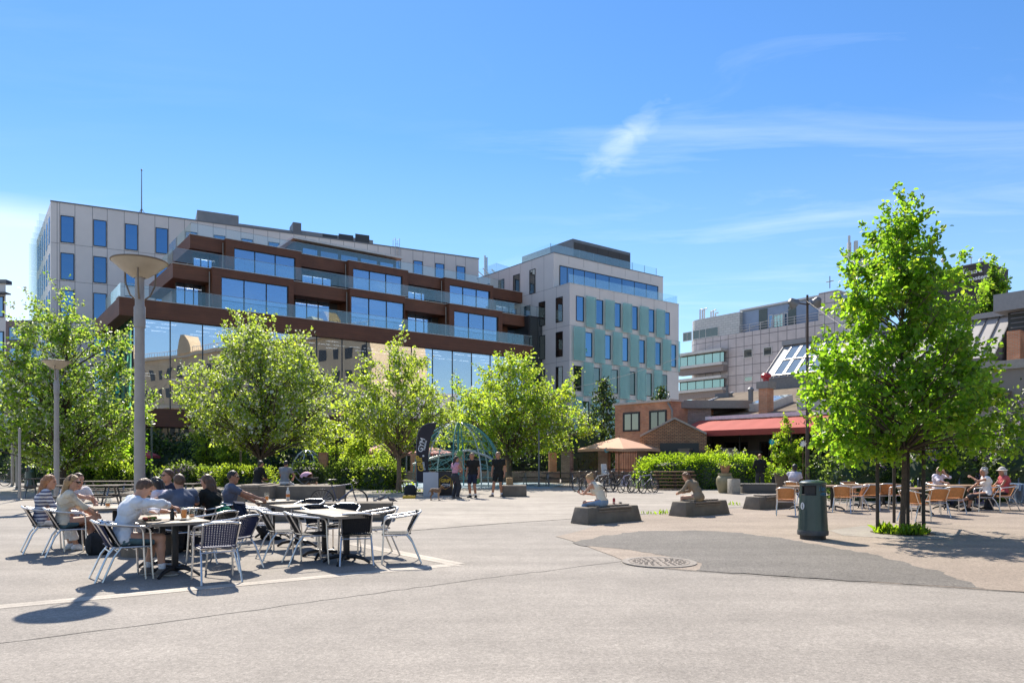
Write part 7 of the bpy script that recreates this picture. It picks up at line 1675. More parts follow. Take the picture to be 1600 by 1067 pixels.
# ------------------------------------------------------------------ people: one continuous distance field per body
class Sdf:
    def __init__(s, lo, hi, h):
        s.lo = np.array(lo, np.float32); s.h = h; s.n = np.ceil((np.array(hi) - s.lo) / h).astype(int) + 1
        s.F = np.full(tuple(s.n), 1.0, np.float32)
    def sub(s, lo, hi):
        a = np.clip(np.floor((np.array(lo) - s.lo) / s.h).astype(int), 0, s.n); b = np.clip(np.ceil((np.array(hi) - s.lo) / s.h).astype(int) + 1, 0, s.n)
        if np.any(b <= a): return None
        ax = [s.lo[i] + s.h * np.arange(a[i], b[i], dtype=np.float32) for i in range(3)]
        return tuple(slice(a[i], b[i]) for i in range(3)), ax
    def merge(s, sl, d, k):
        f = s.F[sl]
        if k <= 0: s.F[sl] = np.minimum(f, d); return
        h = np.clip(.5 + .5 * (f - d) / k, 0, 1); s.F[sl] = f * (1 - h) + d * h - k * h * (1 - h)
    def cone(s, a, b, ra, rb, k=.02, flat=None, cut=None):
        a = np.array(a, np.float32); b = np.array(b, np.float32); r = max(ra, rb) + .07 + k
        q = s.sub(np.minimum(a, b) - r, np.maximum(a, b) + r)
        if q is None: return
        sl, (x, y, z) = q; x = x[:, None, None]; y = y[None, :, None]; z = z[None, None, :]
        ab = b - a; L2 = float(ab @ ab) + 1e-9
        t = np.clip(((x - a[0]) * ab[0] + (y - a[1]) * ab[1] + (z - a[2]) * ab[2]) / L2, 0, 1)
        dx = x - (a[0] + t * ab[0]); dy = y - (a[1] + t * ab[1]); dz = z - (a[2] + t * ab[2])
        d2 = dx * dx + dy * dy + dz * dz
        if flat is not None:
            ax, fac = np.array(flat[0], float), flat[1]; ax = ax / np.linalg.norm(ax); p = dx * ax[0] + dy * ax[1] + dz * ax[2]; d2 = d2 + p * p * (1 / fac ** 2 - 1)
        d = np.sqrt(d2) - (ra + (rb - ra) * t)
        if cut is not None:
            e, n = np.array(cut[0], float), np.array(cut[1], float); n = n / np.linalg.norm(n); d = np.maximum(d, (x - e[0]) * n[0] + (y - e[1]) * n[1] + (z - e[2]) * n[2])
        s.merge(sl, d.astype(np.float32), k)
    def ell(s, c, M, r, k=.02):
        """M rows = axes (right, forward, up)"""
        c = np.array(c, np.float32); R_ = max(r) + .06 + k; q = s.sub(c - R_, c + R_)
        if q is None: return
        sl, (x, y, z) = q; x = (x - c[0])[:, None, None]; y = (y - c[1])[None, :, None]; z = (z - c[2])[None, None, :]
        e = [(x * M[i][0] + y * M[i][1] + z * M[i][2]) / r[i] for i in range(3)]; l = np.sqrt(e[0] ** 2 + e[1] ** 2 + e[2] ** 2)
        g = np.sqrt((e[0] / r[0]) ** 2 + (e[1] / r[1]) ** 2 + (e[2] / r[2]) ** 2) + 1e-6
        s.merge(sl, (l * (l - 1) / g).astype(np.float32), k)
    def grid(s): return [s.lo[i] + s.h * np.arange(s.n[i], dtype=np.float32) for i in range(3)]
    def plane(s, p, n):
        x, y, z = s.grid(); p = np.array(p, float); n = np.array(n, float); n /= np.linalg.norm(n)
        s.F = np.maximum(s.F, ((x - p[0]) * n[0])[:, None, None] + ((y - p[1]) * n[1])[None, :, None] + ((z - p[2]) * n[2])[None, None, :]).astype(np.float32)
    def hole(s, c, r):
        x, y, z = s.grid(); s.F = np.maximum(s.F, r - np.sqrt(((x - c[0]) ** 2)[:, None, None] + ((y - c[1]) ** 2)[None, :, None] + ((z - c[2]) ** 2)[None, None, :])).astype(np.float32)
    def ripple(s, amp, fx, fy, fz, ph=0.0):
        x, y, z = s.grid(); X = x[:, None, None]; Y = y[None, :, None]; Z = z[None, None, :]
        s.F = s.F + amp * (np.sin(X * fx + Z * fz * .6 + ph) * np.sin(Y * fy - Z * fz + ph * 2)).astype(np.float32)
    def mesh(s):
        F = s.F; S = F < 0; n = S[:-1, :-1, :-1].astype(np.int8)
        off = [(i, j, k) for i in (0, 1) for j in (0, 1) for k in (0, 1)]; cnt = np.zeros(n.shape, np.int8)
        nx, ny, nz = n.shape
        for (i, j, k) in off: cnt += S[i:i + nx, j:j + ny, k:k + nz]
        act = (cnt > 0) & (cnt < 8); idx = np.argwhere(act); m = len(idx); ID = np.full(n.shape, -1, np.int64); ID[act] = np.arange(m)
        G = np.stack([F[idx[:, 0] + i, idx[:, 1] + j, idx[:, 2] + k] for (i, j, k) in off], 1); O = np.array(off, np.float32)
        acc = np.zeros((m, 3), np.float32); num = np.zeros((m, 1), np.float32)
        for a in range(8):
            for b in range(a + 1, 8):
                if abs(O[a] - O[b]).sum() != 1: continue
                fa, fb = G[:, a], G[:, b]; c = (fa < 0) != (fb < 0); t = np.where(c, fa / np.where(c, fa - fb, 1), 0)[:, None]
                acc += c[:, None] * (O[a] + t * (O[b] - O[a])); num += c[:, None]
        V = s.lo + s.h * (idx + acc / num); Q = []
        for ax in range(3):
            sh = [slice(None)] * 3; sh2 = [slice(None)] * 3; sh[ax] = slice(0, -1); sh2[ax] = slice(1, None)
            A = S[tuple(sh)]; B_ = S[tuple(sh2)]; E = np.argwhere(A != B_); u, v = (ax + 1) % 3, (ax + 2) % 3
            ok = (E[:, u] > 0) & (E[:, v] > 0) & (E[:, u] < n.shape[u]) & (E[:, v] < n.shape[v]); E = E[ok]
            def cell(du, dv): c = E.copy(); c[:, u] += du; c[:, v] += dv; return ID[c[:, 0], c[:, 1], c[:, 2]]
            q = np.stack([cell(-1, -1), cell(0, -1), cell(0, 0), cell(-1, 0)], 1); fl = ~A[E[:, 0], E[:, 1], E[:, 2]]; q[fl] = q[fl][:, ::-1]; Q.append(q)
        return V, np.concatenate(Q)
    def build(s, name, mats, parent, pick=None):
        V, Q = s.mesh(); me = bpy.data.meshes.new(name); me.vertices.add(len(V)); me.vertices.foreach_set('co', V.astype(np.float32).ravel())
        me.loops.add(len(Q) * 4); me.loops.foreach_set('vertex_index', Q.ravel()); me.polygons.add(len(Q)); me.polygons.foreach_set('loop_start', np.arange(0, len(Q) * 4, 4)); me.polygons.foreach_set('loop_total', np.full(len(Q), 4))
        for m in mats: me.materials.append(m)
        if pick is not None: me.polygons.foreach_set('material_index', pick(V[Q].mean(1)).astype(np.int32))
        me.polygons.foreach_set('use_smooth', np.ones(len(Q), bool)); me.update(calc_edges=True); me.validate()
        o = bpy.data.objects.new(name, me); COL.objects.link(o); o.parent = parent; KIDS.setdefault(parent.name, []).append(o); return o
def nrm(v): v = np.array(v, float); return v / (np.linalg.norm(v) + 1e-9)
def ik(a, t, l1, l2, pole):
    a = np.array(a, float); t = np.array(t, float); d = t - a; L_ = min(np.linalg.norm(d), (l1 + l2) * .995); u = nrm(d); t = a + u * L_
    c = (l1 * l1 + L_ * L_ - l2 * l2) / (2 * L_); h = math.sqrt(max(0, l1 * l1 - c * c)); p = np.array(pole, float); p = nrm(p - u * (p @ u)); return a + u * c + p * h, t
SKIN = mat('skin', (.50, .27, .18), .5, var=.10, scale=9, spec=.4); SKIN2 = mat('skin_tan', (.40, .20, .125), .5, var=.10, scale=9, spec=.4); SKIN3 = mat('skin_dark', (.06, .034, .024), .45, var=.1, scale=9)
EYE = mat('eye', (.03, .022, .018), .3); LIP = mat('lip', (.36, .13, .11), .5)
def hairm(name, c): return mat(name, c, .5, var=.4, scale=30, bump=.5, bscale=60)
H_BLONDE = hairm('hair_blonde', (.36, .22, .10)); H_STRAW = hairm('hair_red_blonde', (.34, .16, .07)); H_BROWN = hairm('hair_brown', (.095, .05, .028)); H_DARK = hairm('hair_dark', (.018, .014, .013)); H_GREY = hairm('hair_grey', (.36, .35, .34)); H_AUB = hairm('hair_auburn', (.15, .07, .03)); H_SAND = hairm('hair_sandy', (.30, .19, .12))
def cloth(name, c, var=.1): return mat(name, c, .9, var=var, scale=10, bump=.35, bscale=110, spec=.25)
def striped(name, c1, c2, sc):
    if name in MATS: return MATS[name]
    m = cloth(name, c1); nt = m.node_tree; N = nt.nodes; L = nt.links; tc = N.new('ShaderNodeTexCoord'); w = N.new('ShaderNodeTexWave'); w.bands_direction = 'Z'; w.inputs['Scale'].default_value = sc; w.inputs['Distortion'].default_value = .6; L.new(tc.outputs['Object'], w.inputs[0])
    r = N.new('ShaderNodeValToRGB'); r.color_ramp.interpolation = 'CONSTANT'; r.color_ramp.elements[0].color = (*c2, 1); r.color_ramp.elements[1].color = (*c1, 1); r.color_ramp.elements[1].position = .42; L.new(w.outputs[0], r.inputs[0]); L.new(r.outputs[0], N['Principled BSDF'].inputs['Base Color']); return m
def person(loc, d, label, pose='sit', h=1.75, fem=False, seat=.455, lean=8, lean2=None, head=(0, 0), twist=0, hands=None, hdir=None, feet=None, knees=None, skin=None, hair=None, hstyle='short',
           top=None, sleeve=.55, topm=None, bottom=None, leg=2, shoe=None, sole=None, res=.011, hem=-.03, glasses=False, group=None, crop=False, socks=None, neck=.068, side=0, hatm=None, build=1.0, curl=25):
    t = empty('person', (loc[0], loc[1], 0), FACE(d), label, 'person', group); s = h / 1.75; skin = skin or SKIN
    fr = max(.0085, res * .88); X = np.array([1., 0, 0])
    if pose == 'sit': P = np.array([0, -.09, seat + .095 * s])
    elif pose == 'stand': P = np.array([0, 0, .93 * s])
    else: P = np.array(pose, float)
    a1 = R(lean); a2 = R(lean if lean2 is None else lean2); tw = R(twist)
    U1 = nrm([math.sin(R(side)) , math.sin(a1), math.cos(a1)]); U2 = nrm([math.sin(R(side)), math.sin(a2), math.cos(a2)])
    Rt = np.array([math.cos(tw), math.sin(tw), 0]); Fw = nrm(np.cross(U2, Rt)); Fw1 = nrm(np.cross(U1, X))
    waist = P + U1 * .17 * s; chest = waist + U2 * .19 * s; nb = chest + U2 * .150 * s; sw = (.158 if fem else .182) * s
    shl = {g: chest + U2 * .105 * s + Rt * g * sw - Fw * .005 for g in (-1, 1)}; hip = {g: P + X * g * .092 * s - U1 * .02 for g in (-1, 1)}
    hy, hp = R(head[0]), R(head[1]); base_f = np.array([-math.sin(hy + tw * -1), math.cos(hy + tw * -1), 0]); base_f = np.array([Rt[0] * math.sin(-hy) - Rt[1] * math.cos(hy), Rt[1] * math.sin(-hy) + Rt[0] * math.cos(hy), 0]); base_f = nrm(base_f)
    hf = nrm(base_f * math.cos(hp) + np.array([0, 0, math.sin(hp)])); hr = nrm(np.cross(hf, [0, 0, 1])); hu = np.cross(hr, hf)
    nd = nrm(U2 * .65 + np.array([0, 0, .5]) + hf * .12); hc = nb + nd * .095 * s + hu * .075 * s + hf * .018
    hands = hands or {}; hdir = hdir or {}; feet = feet or {}; knees = knees or {}
    arm = {}; lg = {}
    for g in (-1, 1):
        if g in hands: tgt, pole = hands[g]
        elif pose == 'stand': tgt, pole = (g * (sw + .075), .05, P[2] - .05 * s), (g * .4, -1, 0)
        else: tgt, pole = (g * .12, .30, seat + .20), (g * .8, -.5, -.6)
        e, w = ik(shl[g], tgt, .285 * s, .25 * s, pole); arm[g] = (e, w)
        if g in feet: ft, toe = feet[g]
        elif pose == 'stand': ft, toe = (g * .12, .0, .085), (g * .25, 1, 0)
        else: ft, toe = (g * .12, .40, .085), (g * .2, 1, 0)
        kp = knees.get(g, (g * .12, 1, .35) if pose != 'stand' else (g * .05, 1, 0)); k, an = ik(hip[g], ft, .435 * s, .425 * s, kp); lg[g] = (k, an, nrm(toe))
    pts = [P, hc + hu * .2, hc + hf * .2, hc - hf * .25] + [q for g in (-1, 1) for q in (*arm[g], arm[g][1] + nrm(arm[g][1] - arm[g][0]) * .2, *lg[g][:2], lg[g][1] + lg[g][2] * .22, shl[g])]
    lo = np.min(pts, 0) - .17; hi = np.max(pts, 0) + .17; lo[2] = max(lo[2], -.03)
    fl1 = (Fw1, .78); fl2 = (Fw, .70); b_ = build
    def torso(S, o, k=.05):
        S.cone(hip[-1], hip[1], (.098 if not fem else .104) * s * b_ + o, (.098 if not fem else .104) * s * b_ + o, k, (Fw1, .95)); S.cone(P, waist, .128 * s * b_ + o, (.122 if not fem else .108) * s * b_ + o, k, fl1); S.cone(waist, chest, (.122 if not fem else .108) * s * b_ + o, (.155 if not fem else .138) * s * b_ + o, k, fl2)
        S.cone(chest, nb - U2 * .045, (.155 if not fem else .138) * s * b_ + o, .085 * s + o, k, fl2); S.cone(shl[-1], shl[1], .062 * s + o, .062 * s + o, k, None); S.cone(chest + Fw * -.045 + Rt * .07, chest - Fw * .045 - Rt * .07, .08 * s + o, .08 * s + o, k)
        if fem:
            for g in (-1, 1): S.cone(chest + Rt * g * .065 + Fw * .075 * s - U2 * .03, chest + Rt * g * .065 + Fw * .09 * s - U2 * .035, .055 * s + o, .05 * s + o, .03)
    B_ = Sdf(lo, hi, res); torso(B_, 0); B_.cone(nb - U2 * .04, hc - hu * .07, .056 * s, .05 * s, .03)
    Mh = [hr, hf, hu]
    B_.ell(hc + hu * .02, Mh, (.076 * s, .098 * s, .103 * s), .02); B_.ell(hc - hu * .05 + hf * .028, Mh, (.056 * s, .068 * s, .072 * s), .03); B_.cone(hc - hu * .095 + hf * .068, hc - hu * .098 + hf * .072, .02, .02, .03)
    B_.cone(hc + hu * .012 + hf * .090 * s, hc - hu * .026 + hf * .112 * s, .011, .0145, .012); B_.cone(hc + hu * .032 + hf * .088 - hr * .03, hc + hu * .032 + hf * .088 + hr * .03, .012, .012, .015); B_.cone(hc - hu * .058 + hf * .092 - hr * .016, hc - hu * .058 + hf * .092 + hr * .016, .009, .009, .012)
    for g in (-1, 1): B_.cone(hc + hr * g * .078 * s + hu * .015, hc + hr * g * .076 * s - hu * .025, .016, .011, .008, (hr, .5))
    hd_ = {}
    for g in (-1, 1):
        e, w = arm[g]; mw = .046 if not fem else .039; B_.cone(shl[g], e, mw * 1.12 * s * b_, mw * .84 * s, .03); m = e + (w - e) * .3; B_.cone(e, m, mw * .84 * s, mw * .86 * s, .02); B_.cone(m, w, mw * .86 * s, .027 * s, .02)
        fd = nrm(w - e); dd, nn_ = hdir.get(g, (fd, None)); dd = nrm(dd); nn_ = np.array(nn_, float) if nn_ is not None else np.array([-g * .8, 0, -.4]); nn_ = nrm(nn_ - dd * (nn_ @ dd)); sd_ = nrm(np.cross(dd, nn_)) ; th = sd_ if (sd_ @ np.array([0, .6, .8])) > 0 else -sd_
        hs = s * (1.0 if not fem else .92); pe = w + dd * .085 * hs; B_.cone(w, pe, .034 * hs, .042 * hs, .012, (nn_, .42)); hd_[g] = pe
        for i in range(4):
            bs = pe + sd_ * (i - 1.5) * .0205 * hs - dd * .004; ln = (.040, .046, .043, .034)[i] * hs if (th @ sd_) < 0 else (.034, .043, .046, .040)[i] * hs
            c1, c2 = R(curl + i * 2), R(curl * 2.4); d1 = dd * math.cos(c1) + nn_ * math.sin(c1); d2 = dd * math.cos(c2) + nn_ * math.sin(c2); m1 = bs + d1 * ln; B_.cone(bs, m1, fr, fr * .95, .005); B_.cone(m1, m1 + d2 * ln * .85, fr * .95, fr * .85, .004)
        tb = w + dd * .025 * hs + th * .028 * hs; td = nrm(dd * .7 + th * .65 + nn_ * .3); B_.cone(tb, tb + td * .04 * hs, fr * 1.5, fr * 1.15, .01); B_.cone(tb + td * .04 * hs, tb + td * .04 * hs + nrm(dd * .9 + nn_ * .3) * .03, fr * 1.15, fr * .95, .004)
    def legs(S, o, frac, k=.03, loose=0.0):
        for g in (-1, 1):
            kn, an, _ = lg[g]; tw_ = .083 if not fem else .086
            e1 = hip[g] + (kn - hip[g]) * min(1, frac); cut = (e1, kn - hip[g]) if frac < 1 else None
            S.cone(hip[g] + (kn - hip[g]) * .05, kn, tw_ * s * b_ + o, .054 * s + o + loose, k, None, cut)
            if frac > 1:
                f = frac - 1; m = kn + (an - kn) * .3; bk = nrm(np.cross(np.cross(an - kn, [0, -1, 0.01]), an - kn)); e2 = kn + (an - kn) * min(1, f); cut = (e2, an - kn) if f < 1 else None
                S.cone(kn, m + bk * .012, .052 * s + o + loose, .056 * s + o + loose, k, None, cut); S.cone(m + bk * .012, an, .056 * s + o + loose, (.036 * s + o + loose * 1.3), k, None, cut)
    legs(B_, 0, 2)
    def feetp(S, o, k=.02):
        for g in (-1, 1):
            kn, an, to = lg[g]; dn = nrm(an - kn); up = np.array([0, 0, 1.]) if abs(to[2]) < .25 else nrm(np.cross(np.cross(to, -dn), to)); hl = an - up * .04 - to * .035; S.cone(an, hl, .036 * s + o, .036 * s + o, k); S.cone(hl, an - up * .052 + to * .12 * s, .036 * s + o, .036 * s + o, k, (up, .8)); S.cone(an - up * .05 + to * .10 * s, an - up * .056 + to * .165 * s, .037 * s + o, .028 * s + o, k, (up, .7)); S.cone(an + up * .01, an - up * .04 + to * .08 * s, .034 * s + o, .034 * s + o, k)
    feetp(B_, 0); B_.F[:, :, :1] = np.maximum(B_.F[:, :, :1], .01)
    eyes = [hc + hu * .012 + hf * .085 * s + hr * g * .032 for g in (-1, 1)]; mouth = hc - hu * .058 + hf * .098
    def pick(c):
        m = np.zeros(len(c)); 
        for e in eyes: m[np.linalg.norm((c - e) * [1, 1, 1.3], axis=1) < .0155] = 1
        m[(np.linalg.norm(c - mouth, axis=1) < .024) & (abs((c - mouth) @ hu) < .009)] = 2; return m
    B_.build('body', [skin, EYE, LIP], t, pick)
    # clothing follows the body
    if topm:
        S = Sdf(lo, hi, res * 1.1); torso(S, .020)
        for g in (-1, 1):
            e, w = arm[g]; mw = .046 if not fem else .039
            if sleeve > 0:
                f = min(1, sleeve); c = (shl[g] + (e - shl[g]) * f, e - shl[g]) if sleeve < 1 else None; lo_ = .014 if sleeve < 1 else .010
                S.cone(shl[g], e, mw * 1.12 * s * b_ + lo_ + .006, mw * .84 * s + lo_ + .006, .03, None, c)
                if sleeve > 1: f = sleeve - 1; e2 = e + (w - e) * f; S.cone(e, w, mw * .84 * s + .015, .027 * s + .013, .025, None, (e2, w - e))
        S.ripple(.0065, 34, 30, 26, h * 9); S.ripple(.0035, 61, 47, 70, h * 3); S.plane(P + U1 * ((.115 if crop else hem) * s), -U1); S.hole(nb + nd * .045 + Fw * .02, neck)
        if sleeve <= 0:
            for g in (-1, 1): S.plane(shl[g] + Rt * g * .0, Rt * g)
        S.build('top', [topm], t)
    if bottom:
        S = Sdf(lo, hi, res * 1.1); S.cone(hip[-1], hip[1], (.098 if not fem else .104) * s * b_ + .015, (.098 if not fem else .104) * s * b_ + .015, .05, (Fw1, .95)); S.cone(P, waist, .128 * s * b_ + .009, .118 * s * b_ + .008, .05, fl1)
        legs(S, .013, leg, loose=.016 if leg > 1.2 or leg < 1 else .0); S.ripple(.0055, 30, 34, 22, h * 5); S.ripple(.003, 55, 61, 48, h * 2); S.plane(P + U1 * (.13 if crop else max(.0, hem + .035)) * s, U1); S.build('shorts' if leg < 1.2 else 'trousers', [bottom], t)
    if shoe:
        S = Sdf(lo, hi, res); feetp(S, .010); 
        for g in (-1, 1): pass
        sm = [shoe, sole or shoe]; F0 = S.F.copy(); 
        for g, nm in ((-1, 'shoe'), (1, 'shoe')):
            kn, an, to = lg[g]; S2 = Sdf(lo, hi, res)
            save = lg[-g]; 
            up = np.array([0, 0, 1.]) if abs(to[2]) < .25 else nrm(np.cross(np.cross(to, -(nrm(an - kn))), to)); hl = an - up * .04 - to * .035
            S2.cone(an - up * .005, hl, .047 * s, .046 * s, .02); S2.cone(hl, an - up * .052 + to * .12 * s, .046 * s, .046 * s, .02, (up, .8)); S2.cone(an - up * .05 + to * .10 * s, an - up * .056 + to * .165 * s, .047 * s, .037 * s, .02, (up, .7)); S2.cone(an + up * .005, an - up * .04 + to * .08 * s, .043 * s, .043 * s, .02)
            S2.plane(an + up * .028, up); S2.plane(an - up * .0835, -up); so = an - up * .058
            S2.build(nm, sm, t, lambda c: ((c - so) @ up < 0).astype(float))
            if socks:
                S3 = Sdf(lo, hi, res); S3.cone(an + (kn - an) * .0, an + (kn - an) * .28, .042 * s, .048 * s, .01, None, (an + (kn - an) * .22, kn - an)); S3.build('sock', [socks], t)
    if hair:
        S = Sdf(hc - .5, hc + .3, min(res, .011)); S.ell(hc + hu * .026 - hf * .006, Mh, (.086 * s, .106 * s, .109 * s), .0); 
        S.plane(hc + hf * .052 + hu * .045, hf * .83 - hu * .56)
        if hstyle in ('short', 'thin'):
            S.plane(hc - hu * (.055) - hf * .06, -hu * .85 + hf * .5); 
            if hstyle == 'thin': S.F += .006
            S.ripple(.004, 60, 70, 40)
        else:
            S.plane(hc + hf * .012 - hu * .04, nrm(hf * .75 - hu * .66))
            bk = hc - hf * .07 + hu * .0; dnv = nrm(-U2 * .85 - Fw * .10 + np.array([0, 0, -.3])); 
            if hstyle == 'long':
                for g in (-1, 0, 1): S.cone(bk + hr * g * .045, bk + hr * g * .05 - hu * .10 - hf * .01, .05, .045, .03); S.cone(bk + hr * g * .05 - hu * .10 - hf * .01, bk + hr * g * .04 - hu * .12 - hf * .03 + dnv * .26, .045, .022, .03)
            elif hstyle == 'bob':
                for g in (-1, 0, 1): S.cone(bk + hr * g * .055 + hf * .02, bk + hr * g * .06 - hu * .12 + hf * .02, .052, .038, .03)
            elif hstyle == 'curly':
                rn = random.Random(3)
                for k in range(26):
                    v = nrm([rn.gauss(0, 1) for _ in range(3)]); v = v if v @ hf < .35 else v - hf * 1.2 * (v @ hf); S.ell(hc + hu * .03 - hf * .01 + nrm(v) * .088, Mh, (.036, .036, .036), .015)
            elif hstyle in ('bun', 'tail'):
                S.ell(hc - hf * .10 + hu * (.075 if hstyle == 'bun' else .03), Mh, (.045, .045, .045), .015)
                if hstyle == 'tail': S.cone(hc - hf * .125 + hu * .02, hc - hf * .15 - hu * .22, .04, .018, .02)
            S.ripple(.005, 90, 90, 8)
        S.build('hair', [hair], t)
    if glasses:
        g_ = MB(); e0, e1 = [Vector(e) + Vector(hf) * .017 for e in eyes]; r_, u_, f_ = Vector(hr), Vector(hu), Vector(hf)
        for e in (e0, e1): g_.prism([e + r_ * x + u_ * y for x, y in ((-.027, .018), (.027, .018), (.024, -.016), (-.022, -.018))], f_ * .006)
        for e, sg in ((e0, -1), (e1, 1)): g_.tube([e + r_ * sg * .024 + u_ * .012, e + r_ * sg * .05 - f_ * .02 + u_ * .012, e + r_ * sg * .048 - f_ * .11 + u_ * .01], .004, 5)
        g_.tube([e0 + u_ * .008, e1 + u_ * .008], .004, 5); g_.build('sunglasses', M_BLK, t)
    if hatm:
        S = Sdf(hc - .25, hc + .3, .011); S.ell(hc + hu * .045 - hf * .0, Mh, (.098, .115, .11), .0); S.plane(hc + hu * .04, -hu); S.cone(hc + hu * .045, hc + hu * .045, .165, .165, .02, (hu, .10)); S.build('hat', [hatm], t)
    t['_i'] = 0; del t['_i']
    return t, dict(hc=hc, hands=hd_, arm=arm, hf=hf, hu=hu, hr=hr, P=P, chest=chest, nb=nb, U2=U2, Fw=Fw, Rt=Rt, shl=shl, waist=waist)
def W2(t, p): c, s_ = math.cos(t.rotation_euler.z), math.sin(t.rotation_euler.z); return Vector((t.location.x + p[0] * c - p[1] * s_, t.location.y + p[0] * s_ + p[1] * c, p[2]))
GP = 'people at the cafe tables'
SKY = cloth('pale_blue_shirt', (.66, .70, .76)); TEAL = cloth('teal_shorts', (.085, .15, .18)); WHITEC = cloth('white_cloth', (.76, .75, .76)); CREAM = cloth('cream_knit', (.68, .60, .47)); GREYT = cloth('grey_tee', (.17, .18, .215)); NAVY = cloth('navy_cloth', (.02, .026, .05)); BLACK = cloth('black_tee', (.018, .019, .018)); LILAC = cloth('lilac_white', (.70, .64, .72)); DENIM = cloth('light_denim', (.20, .29, .42)); OLIVE = cloth('brown_linen', (.25, .20, .145)); KHAKI = cloth('khaki', (.42, .31, .19)); PINKT = cloth('pink_top', (.50, .27, .36)); CHAR = cloth('charcoal', (.04, .042, .05)); CORAL = cloth('coral', (.5, .11, .12)); BGREY = cloth('blue_grey_tee', (.11, .13, .185)); TAUPE = cloth('taupe_shoe', (.19, .16, .14)); SOLE = mat('white_sole', (.6, .58, .56), .7)
# --- the man eating, nearest
C_ = CH['C']
pm, im = person(C_, uF, 'man in a pale blue shirt and teal shorts bending over his plate', h=1.80, lean=7, lean2=24, head=(-4, -34), hands={1: ((.05, .50, .93), (1, -.2, .25)), -1: ((-.10, .47, .86), (-1, -.2, -.4))}, hdir={1: ((-.35, .9, -.25), (0, -.3, -1)), -1: ((.3, .9, -.2), (0, -.3, -1))},
                feet={1: ((.17, .36, .085), (.25, 1, 0)), -1: ((-.10, .22, .085), (-.1, 1, 0))}, hair=H_BROWN, topm=SKY, sleeve=1.72, bottom=TEAL, leg=.82, shoe=TAUPE, sole=SOLE, socks=WHITEC, res=.0085, hem=-.09, group=GP, neck=.07)
# --- two women at left
person(CH['A'], uF, 'woman in a navy striped white top with a pink headband', h=1.68, fem=True, lean=4, lean2=12, head=(-15, -6), hair=H_STRAW, hstyle='long', topm=striped('navy_stripes', (.64, .63, .64), (.075, .085, .16), 5.2), sleeve=1.1, bottom=WHITEC, leg=1.75, shoe=WHITEC, group=GP, hem=-.06,
       feet={1: ((.16, .42, .085), (.2, 1, 0)), -1: ((-.05, .35, .085), (0, 1, 0))})
pb, ib = person(CH['B'], uF, 'blonde woman in a cream knitted top and teal shorts, legs crossed', h=1.70, fem=True, lean=3, lean2=15, head=(-28, -6), hands={1: ((.10, .40, .62), (1, -.2, -.4)), -1: ((-.14, .34, .64), (-1, -.2, -.3))}, hair=H_BLONDE, hstyle='long', topm=CREAM, sleeve=1.25, bottom=TEAL, leg=.5, shoe=CREAM, group=GP, hem=-.04, glasses=True, res=.010,
       feet={1: ((.02, .62, .30), (.0, .85, -.5)), -1: ((-.06, .36, .085), (0, 1, 0))}, knees={1: (.1, .6, 1)})
b = MB(); hcv = Vector(ib['hc']); b.tube([hcv + Vector(ib['hr']) * (.092 * math.cos(a)) + Vector(ib['hu']) * (.03 + .098 * math.sin(a)) - Vector(ib['hf']) * .02 for a in [math.pi * i / 12 for i in range(13)]], .011, 6); b.build('headband', mat('headband_brown', (.12, .07, .06), .7), pb)
p2_, i2 = person((-7.92, 13.15), (.86, -.5), 'brown haired person reaching an arm out for a beer glass', h=1.72, lean=6, lean2=15, head=(10, -6), hands={1: ((.1, .62, .88), (1, 0, -.5)), -1: ((-.2, .3, .6), (-1, -.3, 0))}, hair=H_BROWN, topm=WHITEC, sleeve=.5, bottom=CHAR, leg=2, shoe=BLACK, group=GP)
place(chair0, (-7.92, 13.15), (.86, -.5), 'dark woven chair under the person reaching for a glass', G1)
for c in KIDS.get('person.001', []): pass
person(CH['D'], (-1, .1), 'dark haired woman in a lilac white top, seen from behind', h=1.66, fem=True, lean=10, lean2=22, head=(0, -22), hair=H_DARK, hstyle='bob', topm=LILAC, sleeve=.8, bottom=CHAR, leg=2, shoe=BLACK, group=GP)
person(CH['Ee'], (-.4, -.9), 'man in a navy tee and sunglasses sitting behind the tall lamp post', h=1.82, lean=2, lean2=6, head=(-10, 0), hair=H_BROWN, topm=NAVY, sleeve=.6, bottom=CHAR, leg=2, shoe=BLACK, glasses=True, group=GP)
person(CH['Ff'], (-.75, .66), 'man in a blue grey tee with tousled brown hair, back turned', h=1.76, lean=8, lean2=20, head=(5, -8), hair=H_BROWN, topm=BGREY, sleeve=.62, bottom=CHAR, leg=2, shoe=BLACK, group=GP, hands={1: ((.2, .35, .70), (1, 0, -.4)), -1: ((-.34, .30, .78), (-1, -.3, 0))})
pg, ig = person(CH['Gg'], (-.95, .3), 'woman with long brown hair beside the green bag', h=1.70, fem=True, lean=6, lean2=14, head=(0, -8), hair=H_BROWN, hstyle='long', topm=BLACK, sleeve=.9, bottom=NAVY, leg=2, shoe=BLACK, group=GP)
q = CH['Gg'] + Vector((.30, -.16, 0)); soft_bag('handbag', (q.x, q.y, .47), (.30, .20, .30), .6, cloth('green_bag_cloth', (.0, .16, .085)), 'bright green bag hanging at the long haired woman', 'bag')
ph, ih = person(CH['P'], (.86, .5), 'man in a grey blue tee and sunglasses sitting before the stone blocks', h=1.76, lean=-4, lean2=2, head=(-18, -2), hair=H_DARK, hstyle='thin', topm=BGREY, sleeve=.62, bottom=CHAR, leg=2, shoe=BLACK, glasses=True, group=GP, skin=SKIN2, hands={1: ((.28, .42, .80), (1, -.2, -.2)), -1: ((-.1, .4, .72), (-1, 0, 0))}, feet={1: ((.14, .62, .085), (.1, 1, 0)), -1: ((-.12, .55, .085), (-.1, 1, 0))})
jk = MB(); q = CH['O']; t = empty('jacket', (q.x, q.y, 0), FACE((.92, .4)), 'navy jacket draped over the back of a chair', 'jacket')
